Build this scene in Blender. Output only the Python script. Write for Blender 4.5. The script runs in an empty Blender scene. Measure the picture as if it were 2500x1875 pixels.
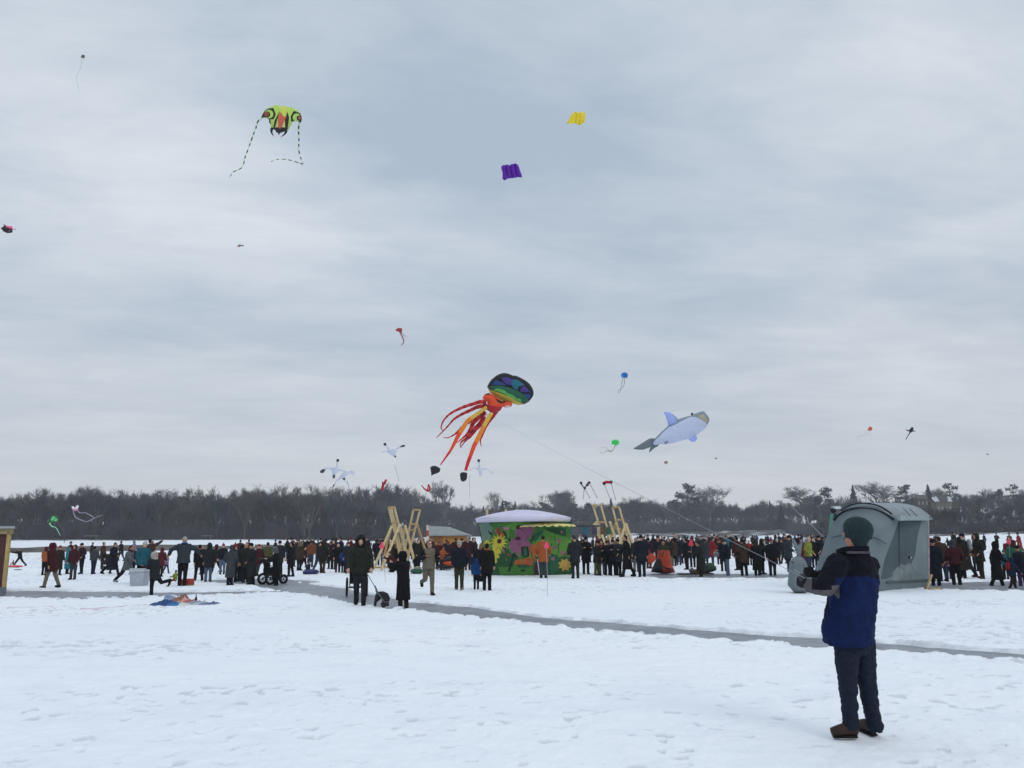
import bpy, bmesh, math, random
import numpy as np
from mathutils import Vector, Matrix, geometry, noise

# ------------------------------------------------------------------ camera, world, sun, exposure
SC = bpy.context.scene
COL = SC.collection
SRCW, SRCH, F = 2500.0, 1875.0, 2020.0
CAMZ = 1.70
PITCH = math.atan((1311.5 - 937.5) / F)
ROLL = math.radians(0.527)
CAM = Vector((0, 0, CAMZ))
FWD = Vector((0, math.cos(PITCH), math.sin(PITCH)))
_U = Vector((0, -math.sin(PITCH), math.cos(PITCH)))
_X = Vector((1, 0, 0))
RT = _X * math.cos(ROLL) - _U * math.sin(ROLL)
UP = _X * math.sin(ROLL) + _U * math.cos(ROLL)

cam_data = bpy.data.cameras.new('camera')
cam = bpy.data.objects.new('camera', cam_data)
COL.objects.link(cam)
cam.matrix_world = Matrix(((RT.x, UP.x, -FWD.x, CAM.x), (RT.y, UP.y, -FWD.y, CAM.y), (RT.z, UP.z, -FWD.z, CAM.z), (0, 0, 0, 1)))
cam_data.sensor_width = 36.0
cam_data.lens = F / SRCW * 36.0
cam_data.clip_start = 0.05
cam_data.clip_end = 9000
SC.camera = cam
SC.render.resolution_x = 1024
SC.render.resolution_y = 768

SUN_EL, SUN_AZ = math.radians(34), math.radians(150)      # direction to the veiled sun, behind and to the right
world = bpy.data.worlds.new('World')
SC.world = world
world.use_nodes = True


def build_world():
    nt = world.node_tree
    N, L = nt.nodes, nt.links
    N.clear()

    def nd(t, **kw):
        n = N.new(t)
        for k, v in kw.items():
            setattr(n, k, v)
        return n

    def mth(op, a, b=None, c=None):
        n = nd('ShaderNodeMath', operation=op)
        for i, v in enumerate((a, b, c)):
            if v is None:
                continue
            if isinstance(v, (int, float)):
                n.inputs[i].default_value = v
            else:
                L.new(v, n.inputs[i])
        return n.outputs[0]
    out = nd('ShaderNodeOutputWorld')
    bg1 = nd('ShaderNodeBackground'); bg2 = nd('ShaderNodeBackground'); add = nd('ShaderNodeAddShader')
    sky = nd('ShaderNodeTexSky', sky_type='NISHITA')
    sky.sun_disc = False; sky.sun_elevation = SUN_EL; sky.sun_rotation = SUN_AZ
    L.new(sky.outputs[0], bg1.inputs[0]); bg1.inputs[1].default_value = 0.008
    tc = nd('ShaderNodeTexCoord')
    nrm = nd('ShaderNodeVectorMath', operation='NORMALIZE'); L.new(tc.outputs['Generated'], nrm.inputs[0])
    sep = nd('ShaderNodeSeparateXYZ'); L.new(nrm.outputs[0], sep.inputs[0])
    x, y, z = sep.outputs
    zc = mth('MAXIMUM', z, 0.0)
    den = mth('ADD', zc, 0.10)
    u = mth('DIVIDE', x, den); v = mth('DIVIDE', y, den)

    def cloud(su, sv, scale, detail, rough, dist, off, rot=0.0):
        cb = nd('ShaderNodeCombineXYZ')
        uu = mth('ADD', mth('MULTIPLY', u, math.cos(rot)), mth('MULTIPLY', v, math.sin(rot)))
        vv = mth('SUBTRACT', mth('MULTIPLY', v, math.cos(rot)), mth('MULTIPLY', u, math.sin(rot)))
        L.new(mth('MULTIPLY', uu, su), cb.inputs[0]); L.new(mth('MULTIPLY', vv, sv), cb.inputs[1])
        cb.inputs[2].default_value = off
        n = nd('ShaderNodeTexNoise'); n.inputs['Scale'].default_value = scale
        n.inputs['Detail'].default_value = detail; n.inputs['Roughness'].default_value = rough
        n.inputs['Distortion'].default_value = dist
        L.new(cb.outputs[0], n.inputs['Vector'])
        return n.outputs['Fac']

    def blob(px, py, size, amp):
        d = (RT * ((px - 1250) / F) + UP * ((937.5 - py) / F) + FWD).normalized()
        dt = nd('ShaderNodeVectorMath', operation='DISTANCE'); L.new(nrm.outputs[0], dt.inputs[0]); dt.inputs[1].default_value = d
        g = mth('DIVIDE', dt.outputs['Value'], size / F)
        return mth('MULTIPLY', mth('EXPONENT', mth('MULTIPLY', mth('MULTIPLY', g, g), -1.0)), amp)
    big = cloud(0.55, 1.0, 0.9, 3.0, 0.5, 0.2, 3.1, 0.35)
    mid = cloud(0.8, 1.3, 2.3, 7.0, 0.60, 0.35, 8.4, 0.2)
    fine = cloud(0.7, 1.6, 7.0, 6.0, 0.62, 0.5, 1.7, 0.1)
    s = mth('ADD', mth('MULTIPLY', mth('SUBTRACT', big, 0.5), 1.3), mth('MULTIPLY', mth('SUBTRACT', mid, 0.5), 1.35))
    s = mth('ADD', s, mth('MULTIPLY', mth('SUBTRACT', fine, 0.5), 0.34))
    for b in ((1020, 90, 420, -0.26), (1250, 420, 430, -0.30), (1600, 700, 380, -0.22), (560, 20, 300, -0.12), (420, 170, 230, 0.20), (2250, 250, 560, 0.22),
              (350, 450, 330, 0.14), (760, 700, 420, 0.20), (2150, 700, 420, 0.10), (1350, 830, 300, 0.06), (60, 150, 300, 0.12), (60, 1000, 400, -0.05)):
        s = mth('ADD', s, blob(*b))
    s = mth('ADD', s, 0.42)
    ramp = nd('ShaderNodeValToRGB'); L.new(s, ramp.inputs[0])
    cr = ramp.color_ramp
    cr.elements[0].position = 0.0; cr.elements[0].color = (0.350, 0.425, 0.508, 1)
    cr.elements[1].position = 1.0; cr.elements[1].color = (0.635, 0.670, 0.712, 1)
    e = cr.elements.new(0.45); e.color = (0.470, 0.528, 0.595, 1)
    # towards the horizon the layer evens out to a pale warm grey
    hz = mth('POWER', mth('SUBTRACT', 1.0, mth('MINIMUM', mth('MULTIPLY', zc, 3.2), 1.0)), 1.6)
    mix = nd('ShaderNodeMix', data_type='RGBA')
    L.new(mth('MULTIPLY', hz, 0.92), mix.inputs['Factor']); L.new(ramp.outputs[0], mix.inputs[6])
    mix.inputs[7].default_value = (0.560, 0.565, 0.585, 1)
    L.new(mix.outputs[2], bg2.inputs[0])
    # an overcast sky is brightest overhead
    hi = mth('MINIMUM', mth('MULTIPLY', mth('MAXIMUM', mth('SUBTRACT', z, 0.60), 0.0), 3.0), 1.0)
    L.new(mth('ADD', 1.22, mth('MULTIPLY', hi, 0.95)), bg2.inputs[1])
    L.new(bg1.outputs[0], add.inputs[0]); L.new(bg2.outputs[0], add.inputs[1]); L.new(add.outputs[0], out.inputs[0])


build_world()
sd = bpy.data.lights.new('sun', 'SUN')
sd.energy = 0.75; sd.angle = math.radians(25); sd.color = (1.0, 0.97, 0.93)
sun = bpy.data.objects.new('sun', sd); COL.objects.link(sun)
_sd = Vector((math.sin(SUN_AZ) * math.cos(SUN_EL), math.cos(SUN_AZ) * math.cos(SUN_EL), math.sin(SUN_EL)))
sun.rotation_euler = _sd.to_track_quat('Z', 'Y').to_euler()
sun.location = (30, -60, 60)
SC.view_settings.view_transform = 'Standard'
SC.view_settings.look = 'None'
SC.view_settings.exposure = 0.0
SC.view_settings.gamma = 1.0
SC.render.engine = 'CYCLES'
SC.cycles.max_bounces = 6
SC.cycles.transparent_max_bounces = 12


# ------------------------------------------------------------------ picture measurements to places in the world
def ray(px, py):
    return RT * ((px - 1250) / F) + UP * ((937.5 - py) / F) + FWD


def K(px, py, D):
    return CAM + ray(px, py) * D


def G(px, py, z=0.0):
    r = ray(px, py)
    t = (z - CAMZ) / r.z
    return CAM + r * t


def depth(P):
    return (P - CAM).dot(FWD)


def horizon(px):
    return 1311.5 - (px - 1250) * math.tan(ROLL)


def proj(P):
    d = P - CAM
    t = d.dot(FWD)
    return 1250 + d.dot(RT) / t * F, 937.5 - d.dot(UP) / t * F


def zf(ox, oy, s):
    def f(*c):
        return [(ox + c[i] / s, oy + c[i + 1] / s) for i in range(0, len(c), 2)]
    return f


# ------------------------------------------------------------------ materials
def lin(h):
    h = h.lstrip('#')
    o = []
    for i in (0, 2, 4):
        c = int(h[i:i + 2], 16) / 255
        o.append(c / 12.92 if c <= 0.04045 else ((c + 0.055) / 1.055) ** 2.4)
    return tuple(o) + (1.0,)


_M = {}


def mat(kind, h, rough=0.85, scale=8.0, var=0.22, bump=0.3, trans=0.0, metal=0.0, spec=0.3):
    key = (kind, h, rough, scale, var, bump, trans, metal)
    if key in _M:
        return _M[key]
    m = bpy.data.materials.new(kind)
    m.use_nodes = True
    nt = m.node_tree; N = nt.nodes; L = nt.links
    b = N['Principled BSDF']
    b.inputs['Roughness'].default_value = rough
    b.inputs['Metallic'].default_value = metal
    b.inputs['Specular IOR Level'].default_value = spec
    tc = N.new('ShaderNodeTexCoord')
    n = N.new('ShaderNodeTexNoise'); n.inputs['Scale'].default_value = scale; n.inputs['Detail'].default_value = 4
    L.new(tc.outputs['Object'], n.inputs['Vector'])
    c = lin(h)
    r = N.new('ShaderNodeValToRGB'); L.new(n.outputs['Fac'], r.inputs[0])
    r.color_ramp.elements[0].position = 0.3; r.color_ramp.elements[1].position = 0.7
    r.color_ramp.elements[0].color = tuple(x * (1 - var) for x in c[:3]) + (1,)
    r.color_ramp.elements[1].color = tuple(min(1, x * (1 + var)) for x in c[:3]) + (1,)
    L.new(r.outputs[0], b.inputs['Base Color'])
    if bump:
        bp = N.new('ShaderNodeBump'); bp.inputs['Strength'].default_value = bump; bp.inputs['Distance'].default_value = 0.02
        L.new(n.outputs['Fac'], bp.inputs['Height']); L.new(bp.outputs[0], b.inputs['Normal'])
    if trans:
        t = N.new('ShaderNodeBsdfTranslucent'); L.new(r.outputs[0], t.inputs[0])
        mx = N.new('ShaderNodeMixShader'); mx.inputs[0].default_value = trans
        L.new(b.outputs[0], mx.inputs[1]); L.new(t.outputs[0], mx.inputs[2])
        L.new(mx.outputs[0], N['Material Output'].inputs[0])
    _M[key] = m
    return m


def dim(h, k):
    h = h.lstrip('#')
    g = sum(int(h[i:i + 2], 16) for i in (0, 2, 4)) / 3
    return ''.join('%02x' % int(max(0, min(255, (int(h[i:i + 2], 16) * .88 + g * .12) * k))) for i in (0, 2, 4))


def cloth(h):
    return mat('cloth', dim(h, .80), 0.9, 14.0, 0.25, 0.5, spec=0.15)


def sail(h, tr=0.45):
    h = ''.join('%02x' % min(250, int(int(h[i:i + 2], 16) * 1.13)) for i in (0, 2, 4))
    return mat('ripstop', h, 0.55, 3.0, 0.06, 0.15, trans=tr)


def wood(h):
    return mat('timber', h, 0.8, 9.0, 0.18, 0.3)


# ------------------------------------------------------------------ mesh building
class MB:
    def __init__(self):
        self.v = []; self.f = []; self.m = []

    def add(self, vs, fs, mi=0):
        o = len(self.v)
        self.v.extend(tuple(x) for x in vs)
        self.f.extend(tuple(i + o for i in f) for f in fs)
        self.m.extend([mi] * len(fs))

    def tube(self, pts, rad, n=8, side=None, mi=0, cap=True, mis=None):
        pts = [Vector(p) for p in pts]
        rings = []
        for i, p in enumerate(pts):
            if i == 0:
                t = pts[1] - p
            elif i == len(pts) - 1:
                t = p - pts[i - 1]
            else:
                t = (pts[i + 1] - p).normalized() + (p - pts[i - 1]).normalized()
            if t.length < 1e-9:
                t = Vector((0, 0, 1))
            t.normalize()
            s = Vector(side) if side is not None else (Vector((1, 0, 0)) if abs(t.x) < 0.9 else Vector((0, 1, 0)))
            a = s - t * s.dot(t)
            if a.length < 1e-6:
                a = t.orthogonal()
            a.normalize()
            b = t.cross(a)
            r = rad[i] if isinstance(rad, (list, tuple)) else rad
            ra, rb = r if isinstance(r, (list, tuple)) else (r, r)
            rings.append([p + a * (ra * math.cos(2 * math.pi * k / n)) + b * (rb * math.sin(2 * math.pi * k / n)) for k in range(n)])
        o = len(self.v)
        for r in rings:
            self.v.extend(tuple(q) for q in r)
        for i in range(len(rings) - 1):
            mm = mis[i] if mis else mi
            for k in range(n):
                k2 = (k + 1) % n
                self.f.append((o + i * n + k, o + i * n + k2, o + (i + 1) * n + k2, o + (i + 1) * n + k)); self.m.append(mm)
        if cap:
            self.f.append(tuple(o + k for k in reversed(range(n)))); self.m.append(mis[0] if mis else mi)
            self.f.append(tuple(o + (len(rings) - 1) * n + k for k in range(n))); self.m.append(mis[-1] if mis else mi)

    def ball(self, c, r, seg=12, rings=8, mi=0, ax=None):
        c = Vector(c)
        rx, ry, rz = r if isinstance(r, (list, tuple)) else (r, r, r)
        vs = [(0, 0, 1)]
        for i in range(1, rings):
            th = math.pi * i / rings
            for k in range(seg):
                ph = 2 * math.pi * k / seg
                vs.append((math.sin(th) * math.cos(ph), math.sin(th) * math.sin(ph), math.cos(th)))
        vs.append((0, 0, -1))
        P = []
        for v in vs:
            q = Vector((v[0] * rx, v[1] * ry, v[2] * rz))
            if ax is not None:
                q = ax @ q
            P.append(c + q)
        fs = [(0, 1 + k, 1 + (k + 1) % seg) for k in range(seg)]
        for i in range(rings - 2):
            for k in range(seg):
                a = 1 + i * seg + k; b = 1 + i * seg + (k + 1) % seg
                fs.append((a, a + seg, b + seg, b))
        last = len(vs) - 1
        fs += [(last, 1 + (rings - 2) * seg + (k + 1) % seg, 1 + (rings - 2) * seg + k) for k in range(seg)]
        self.add(P, fs, mi)

    def beam(self, a, b, w, h, mi=0, up=(0, 0, 1)):
        a = Vector(a); b = Vector(b)
        t = (b - a).normalized()
        u = Vector(up) - t * Vector(up).dot(t)
        if u.length < 1e-4:
            u = t.orthogonal()
        u.normalize(); s = t.cross(u)
        vs = []
        for p in (a, b):
            for i, j in ((-1, -1), (1, -1), (1, 1), (-1, 1)):
                vs.append(p + s * (i * w / 2) + u * (j * h / 2))
        self.add(vs, [(3, 2, 1, 0), (4, 5, 6, 7), (0, 1, 5, 4), (1, 2, 6, 5), (2, 3, 7, 6), (3, 0, 4, 7)], mi)

    def box(self, c, s, mi=0, rz=0.0):
        c = Vector(c); R = Matrix.Rotation(rz, 3, 'Z')
        vs = [c + R @ Vector((i * s[0] / 2, j * s[1] / 2, k * s[2] / 2)) for i in (-1, 1) for j in (-1, 1) for k in (-1, 1)]
        self.add(vs, [(0, 1, 3, 2), (4, 6, 7, 5), (0, 4, 5, 1), (2, 3, 7, 6), (0, 2, 6, 4), (1, 5, 7, 3)], mi)

    def mesh(self, name, mats=(), smooth=False, off=(0, 0, 0)):
        me = bpy.data.meshes.new(name)
        o = Vector(off)
        me.from_pydata([tuple(Vector(v) - o) for v in self.v], [], self.f)
        for m in mats:
            me.materials.append(m)
        if len(mats) > 1:
            me.polygons.foreach_set('material_index', self.m)
        if smooth:
            me.polygons.foreach_set('use_smooth', [True] * len(me.polygons))
        me.update()
        return me

    def build(self, name, mats, parent=None, smooth=False, at=None):
        if not isinstance(mats, (list, tuple)):
            mats = [mats]
        off = parent_world(parent) if parent else Vector(at or (0, 0, 0))
        o = bpy.data.objects.new(name, self.mesh(name, mats, smooth, off))
        COL.objects.link(o)
        if parent:
            o.parent = parent
        else:
            o.location = off
        return o


def parent_world(p):
    v = Vector((0, 0, 0))
    while p:
        v += p.location; p = p.parent
    return v


def tag(o, label=None, cat=None, group=None, kind=None):
    if label: o['label'] = label
    if cat: o['category'] = cat
    if group: o['group'] = group
    if kind: o['kind'] = kind
    return o


def empty(name, loc, label=None, cat=None, group=None):
    o = bpy.data.objects.new(name, None)
    o.empty_display_size = 0.2
    COL.objects.link(o); o.location = loc
    return tag(o, label, cat, group)


def fuse(mb, voxel, smooth=6, name='m', disp=0.0, dscale=6.0, extra=None, mats=()):
    """join overlapping tubes into one continuous surface; returns a mesh"""
    me = mb.mesh(name)
    o = bpy.data.objects.new('tmp', me); COL.objects.link(o)
    r = o.modifiers.new('r', 'REMESH'); r.mode = 'VOXEL'; r.voxel_size = voxel
    s = o.modifiers.new('s', 'SMOOTH'); s.factor = 0.5; s.iterations = smooth
    dg = bpy.context.evaluated_depsgraph_get()
    res = bpy.data.meshes.new_from_object(o.evaluated_get(dg))
    bpy.data.objects.remove(o); bpy.data.meshes.remove(me)
    res.name = name
    if disp:
        ns = [v.normal.copy() for v in res.vertices]
        for v, n in zip(res.vertices, ns):
            p = v.co * dscale
            q = Vector((p.x, p.y, p.z * 2.1))
            v.co += n * (disp * (noise.noise(q) + 0.5 * noise.noise(q * 2.3)))
    if extra:
        bm = bmesh.new(); bm.from_mesh(res)
        base = [bm.verts.new(v) for v in extra.v]
        for f, mi in zip(extra.f, extra.m):
            try:
                q = bm.faces.new([base[i] for i in f]); q.material_index = mi
            except ValueError:
                pass
        bm.to_mesh(res); bm.free()
    for m in mats:
        res.materials.append(m)
    res.polygons.foreach_set('use_smooth', [True] * len(res.polygons))
    res.update()
    return res


def place(me, name, parent=None, loc=(0, 0, 0), scale=1.0, rz=0.0):
    o = bpy.data.objects.new(name, me); COL.objects.link(o)
    o.location = loc; o.scale = (scale,) * 3; o.rotation_euler = (0, 0, rz)
    if parent:
        o.parent = parent
    return o


def inside(poly, x, y):
    c = False; n = len(poly); j = n - 1
    for i in range(n):
        xi, yi = poly[i]; xj, yj = poly[j]
        if (yi > y) != (yj > y) and x < (xj - xi) * (y - yi) / (yj - yi) + xi:
            c = not c
        j = i
    return c


def densify(poly, step):
    o = []
    for i, a in enumerate(poly):
        b = poly[(i + 1) % len(poly)]
        n = max(1, int(math.hypot(b[0] - a[0], b[1] - a[1]) / step))
        for k in range(n):
            o.append((a[0] + (b[0] - a[0]) * k / n, a[1] + (b[1] - a[1]) * k / n))
    return o


def circ(cx, cy, r, n=18, ry=None):
    return [(cx + r * math.cos(2 * math.pi * k / n), cy + (ry or r) * math.sin(2 * math.pi * k / n)) for k in range(n)]


def sheet(mb, outline, panels, step, fn, back=None, wall=False):
    """triangulated patch of the outline, panels = [(polygon, material index)] inlaid; fn(px,py,dist)->world point.
    back: second function for the rear skin; the two skins share their rim or are joined by a wall."""
    ol = densify(outline, step)
    n0 = len(ol)
    verts = [Vector((p[0], p[1])) for p in ol]
    edges = [(i, (i + 1) % n0) for i in range(n0)]
    for poly, _ in panels:
        dp = densify(poly, step); o = len(verts)
        verts += [Vector((p[0] + 1e-3 * math.sin(i), p[1] + 1e-3 * math.cos(i))) for i, p in enumerate(dp)]
        edges += [(o + i, o + (i + 1) % len(dp)) for i in range(len(dp))]
    xs = [p[0] for p in ol]; ys = [p[1] for p in ol]
    A = np.array(ol); B = np.roll(A, -1, axis=0)

    def dist(x, y):
        d = B - A; w = np.array((x, y)) - A
        t = np.clip((w * d).sum(1) / np.maximum((d * d).sum(1), 1e-12), 0, 1)
        q = w - d * t[:, None]
        return math.sqrt(float((q * q).sum(1).min()))
    x = min(xs) + step * 0.5
    r = 0
    while x < max(xs):
        y = min(ys) + step * (0.5 if r % 2 else 0.0)
        while y < max(ys):
            if inside(ol, x, y) and dist(x, y) > step * 0.35:
                verts.append(Vector((x + 0.01 * math.sin(y), y + 0.01 * math.cos(x))))
            y += step
        x += step; r += 1
    res = geometry.delaunay_2d_cdt(verts, edges, [], 1, 1e-5)
    vo, fo = res[0], res[2]
    ds = [dist(v.x, v.y) for v in vo]
    ds = [0.0 if d < 1e-3 * step + 2e-3 else d for d in ds]
    tris, mis = [], []
    for f in fo:
        cx = sum(vo[i].x for i in f) / len(f); cy = sum(vo[i].y for i in f) / len(f)
        if not inside(ol, cx, cy):
            continue
        mi = 0
        for poly, m in panels:
            if inside(poly, cx, cy):
                mi = m
        tris.append(tuple(f)); mis.append(mi)
    o = len(mb.v)
    for v, d in zip(vo, ds):
        mb.v.append(tuple(fn(v.x, v.y, d)))
    for t, m in zip(tris, mis):
        mb.f.append(tuple(o + i for i in t)); mb.m.append(m)
    if back:
        o2 = len(mb.v); idx = {}
        for i, (v, d) in enumerate(zip(vo, ds)):
            if d == 0.0 and not wall:
                idx[i] = o + i
            else:
                idx[i] = len(mb.v); mb.v.append(tuple(back(v.x, v.y, d)))
        for t, m in zip(tris, mis):
            mb.f.append(tuple(idx[i] for i in reversed(t))); mb.m.append(m)
        if wall:
            cnt = {}
            for t in tris:
                for a, b in ((t[0], t[1]), (t[1], t[2]), (t[2], t[0])):
                    cnt[(a, b)] = 1
            for (a, b) in list(cnt):
                if (b, a) not in cnt:
                    mb.f.append((o + b, o + a, idx[a], idx[b])); mb.m.append(0)


def pillow(mb, outline, D, thick, panels=(), step=2.0, prof=None, dfn=None):
    """an air-filled fabric body whose seam is the outline, at distance D, thick metres through"""
    w = prof or 12.0

    def off(d):
        t = min(d / w, 1.0)
        return thick / 2 * math.sqrt(max(0.0, 1 - (1 - t) ** 2))
    g = dfn or (lambda x, y: 0.0)
    sheet(mb, outline, panels, step, lambda x, y, d: K(x, y, D + g(x, y) - off(d)), lambda x, y, d: K(x, y, D + g(x, y) + off(d)))


def spline(pts, n=5):
    """Catmull-Rom through points"""
    P = [Vector(p) for p in pts]
    P = [P[0] * 2 - P[1]] + P + [P[-1] * 2 - P[-2]]
    o = []
    for i in range(1, len(P) - 2):
        for k in range(n):
            t = k / n
            a, b, c, d = P[i - 1], P[i], P[i + 1], P[i + 2]
            o.append(0.5 * ((2 * b) + (c - a) * t + (2 * a - 5 * b + 4 * c - d) * t * t + (3 * b - a - 3 * c + d) * t ** 3))
    o.append(P[-2])
    return o


# ------------------------------------------------------------------ ground: snow sheet, lake ice, far shore
def vnoise(x, y, seed=0):
    xi = np.floor(x).astype(np.int64); yi = np.floor(y).astype(np.int64)
    fx = x - xi; fy = y - yi
    fx = fx * fx * (3 - 2 * fx); fy = fy * fy * (3 - 2 * fy)

    def h(a, b):
        n = (a * 374761393 + b * 668265263 + seed * 1442695041) & 0xFFFFFFFF
        n = ((n ^ (n >> 13)) * 1274126177) & 0xFFFFFFFF
        return ((n ^ (n >> 16)) & 0xFFFF) / 65535.0
    return (h(xi, yi) * (1 - fx) + h(xi + 1, yi) * fx) * (1 - fy) + (h(xi, yi + 1) * (1 - fx) + h(xi + 1, yi + 1) * fx) * fy


def npproj(x, y, z):
    dx, dy, dz = x, y, z - CAMZ
    t = dx * FWD.x + dy * FWD.y + dz * FWD.z
    t = np.where(t > 0.1, t, 0.1)
    return 1250 + (dx * RT.x + dy * RT.y + dz * RT.z) / t * F, 937.5 - (dx * UP.x + dy * UP.y + dz * UP.z) / t * F


PATHS = [  # (upper edge, lower edge) of the cleared ice paths, as picture measurements
    ([(600, 1420), (640, 1411), (700, 1419), (770, 1427), (850, 1437), (900, 1449), (998, 1468), (1144, 1480), (1307, 1503), (1429, 1514), (1592, 1526), (1714, 1536), (1800, 1542), (2023, 1557), (2500, 1594), (2700, 1609)],
     [(600, 1421), (640, 1433), (700, 1443), (800, 1456), (870, 1470), (930, 1480), (1002, 1484), (1063, 1496), (1185, 1508), (1307, 1521), (1408, 1533), (1592, 1548), (1730, 1557), (1800, 1562), (2023, 1577), (2500, 1613), (2700, 1628)]),
    ([(-300, 1442), (0, 1442), (130, 1442), (260, 1443), (400, 1446), (560, 1443), (690, 1442)],
     [(-300, 1457), (0, 1456), (140, 1459), (260, 1457), (400, 1453), (560, 1449), (690, 1443)]),
    ([(1560, 1402), (1620, 1399), (1930, 1402), (1960, 1404)], [(1560, 1403), (1620, 1409), (1930, 1409), (1960, 1405)]),
    ([(2255, 1424), (2270, 1423), (2500, 1417), (2700, 1414)], [(2255, 1437), (2270, 1438), (2500, 1438), (2700, 1439)]),
    ([(500, 1417), (560, 1414), (620, 1412), (700, 1414), (780, 1419)], [(500, 1418), (560, 1421), (620, 1424), (700, 1421), (780, 1420)]),
]


def path_mask(px, py, x, y, D):
    """positive inside a cleared path, in metres on the ground"""
    best = np.full(px.shape, -9.0)
    j1 = (vnoise(x * 1.8, y * 1.2, 5) - 0.5) + 0.7 * (vnoise(x * 5, y * 3, 6) - 0.5)
    j2 = 0.8 * (vnoise(x * 1.5, y * 1.0, 7) - 0.5) + 1.1 * (vnoise(x * 4.5, y * 3, 8) - 0.5) + 0.6 * (vnoise(x * 9, y * 6, 18) - 0.5)
    for up, lo in PATHS:
        u = np.interp(px, [p[0] for p in up], [p[1] for p in up])
        l = np.interp(px, [p[0] for p in lo], [p[1] for p in lo])
        u2 = u - 1.0 + j1 * 3.0 * np.clip((py - 1380) / 90, 0.3, 1)
        l2 = l + 1.0 + j2 * 6.0 * np.clip((py - 1380) / 90, 0.3, 1)
        d = np.minimum(py - u2, l2 - py)
        d = np.where((px < up[0][0]) | (px > up[-1][0]), -9, d)
        best = np.maximum(best, d)
    return best


def snow_height(x, y):
    D = np.hypot(x, y)
    px, py = npproj(x, y, np.zeros_like(x))
    m = path_mask(px, py, x, y, D)
    near = np.clip(60.0 / np.maximum(D, 1), 0, 1)
    h = (0.030 * (vnoise(x * 0.33, y * 0.25, 1) - 0.5) + 0.016 * (vnoise(x * 1.1, y * 0.9, 2) - 0.5)) * np.clip(14 / np.maximum(D, 1), 0.25, 1)
    h += 0.013 * (vnoise(x * 3.3, y * 3.1, 3) - 0.5) + 0.008 * (vnoise(x * 9, y * 8.3, 4) - 0.5)
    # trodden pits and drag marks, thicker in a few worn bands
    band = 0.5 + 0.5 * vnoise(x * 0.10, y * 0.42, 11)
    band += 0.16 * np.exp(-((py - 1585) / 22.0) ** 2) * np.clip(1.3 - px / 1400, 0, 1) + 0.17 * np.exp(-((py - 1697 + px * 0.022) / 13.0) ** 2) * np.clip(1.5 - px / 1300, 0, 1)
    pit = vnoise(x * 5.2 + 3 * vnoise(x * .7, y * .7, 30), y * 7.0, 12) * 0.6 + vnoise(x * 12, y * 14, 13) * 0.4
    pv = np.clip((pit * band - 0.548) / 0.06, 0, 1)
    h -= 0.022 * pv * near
    bw = np.exp(-((m + 2.2) / 2.6) ** 2) * (m > -8)
    h += 0.055 * bw * (0.1 + vnoise(x * 5.5, y * 4, 9) ** 1.5) * (D < 60) * np.clip(16 / np.maximum(D, 1), 0.3, 1)
    h += 0.010 * np.clip((vnoise(x * 5.2, y * 4.6, 50) * .6 + vnoise(x * 11, y * 10, 51) * .4 - .52) / .2, -.5, 1) * np.clip(16 / np.maximum(D, 1), .15, 1)
    h = np.maximum(h, -0.028)
    pv = np.maximum(pv, 1.5 * np.clip(1 - np.abs(m + 0.4) / 2.2, 0, 1) * np.clip((vnoise(x * 6, y * 4, 60) - .25) * 2, 0, 1) * (D < 60))  # path margins take the same grey: slushy fringe and painted bank shade
    t = np.clip(m / 1.6 + 0.5, 0, 1)
    h = h * (1 - t) - 0.12 * t
    return h, pv


def hill_height(x, y):
    r = np.hypot(x, y)
    px = 1250 + F * 1.017 * x / np.maximum(y, 1)
    sh = np.interp(px, [0, 700, 850, 1000, 1400, 1800, 2050, 2250, 2500], [150, 152, 185, 330, 430, 430, 300, 196, 176])
    sh = sh * (1 + 0.05 * (vnoise(x * 0.03, y * 0.03, 40) - 0.5))
    bk = np.interp(px, [0, 850, 1100, 2600], [0.85, 0.75, 0.5, 0.4])
    zf_ = np.interp(px, [0, 800, 1100, 1500, 2000, 2300, 2500], [4, 3, 2.5, 3, 4, 6.5, 7])
    t = np.clip((r - sh) / 7, 0, 1); t = t * t * (3 - 2 * t)
    z = -0.3 + (bk + 0.3) * t
    q = np.clip((r - sh) / np.maximum(450 - sh, 20), 0, 1)
    z = z + (zf_ - bk) * q ** 1.1
    z = z + np.clip(r - 450, 0, 450) * np.interp(px, [0, 1500, 2000, 2500], [0.012, 0.015, 0.03, 0.045])
    z += t * (0.5 * (vnoise(x * 0.05, y * 0.05, 41) - 0.5) + 0.22 * (vnoise(x * 0.3, y * 0.3, 42) - 0.5))
    return z, r - sh


def polar(az, rad):
    A, R = np.meshgrid(az, rad)
    return R * np.sin(A), R * np.cos(A)


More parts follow.
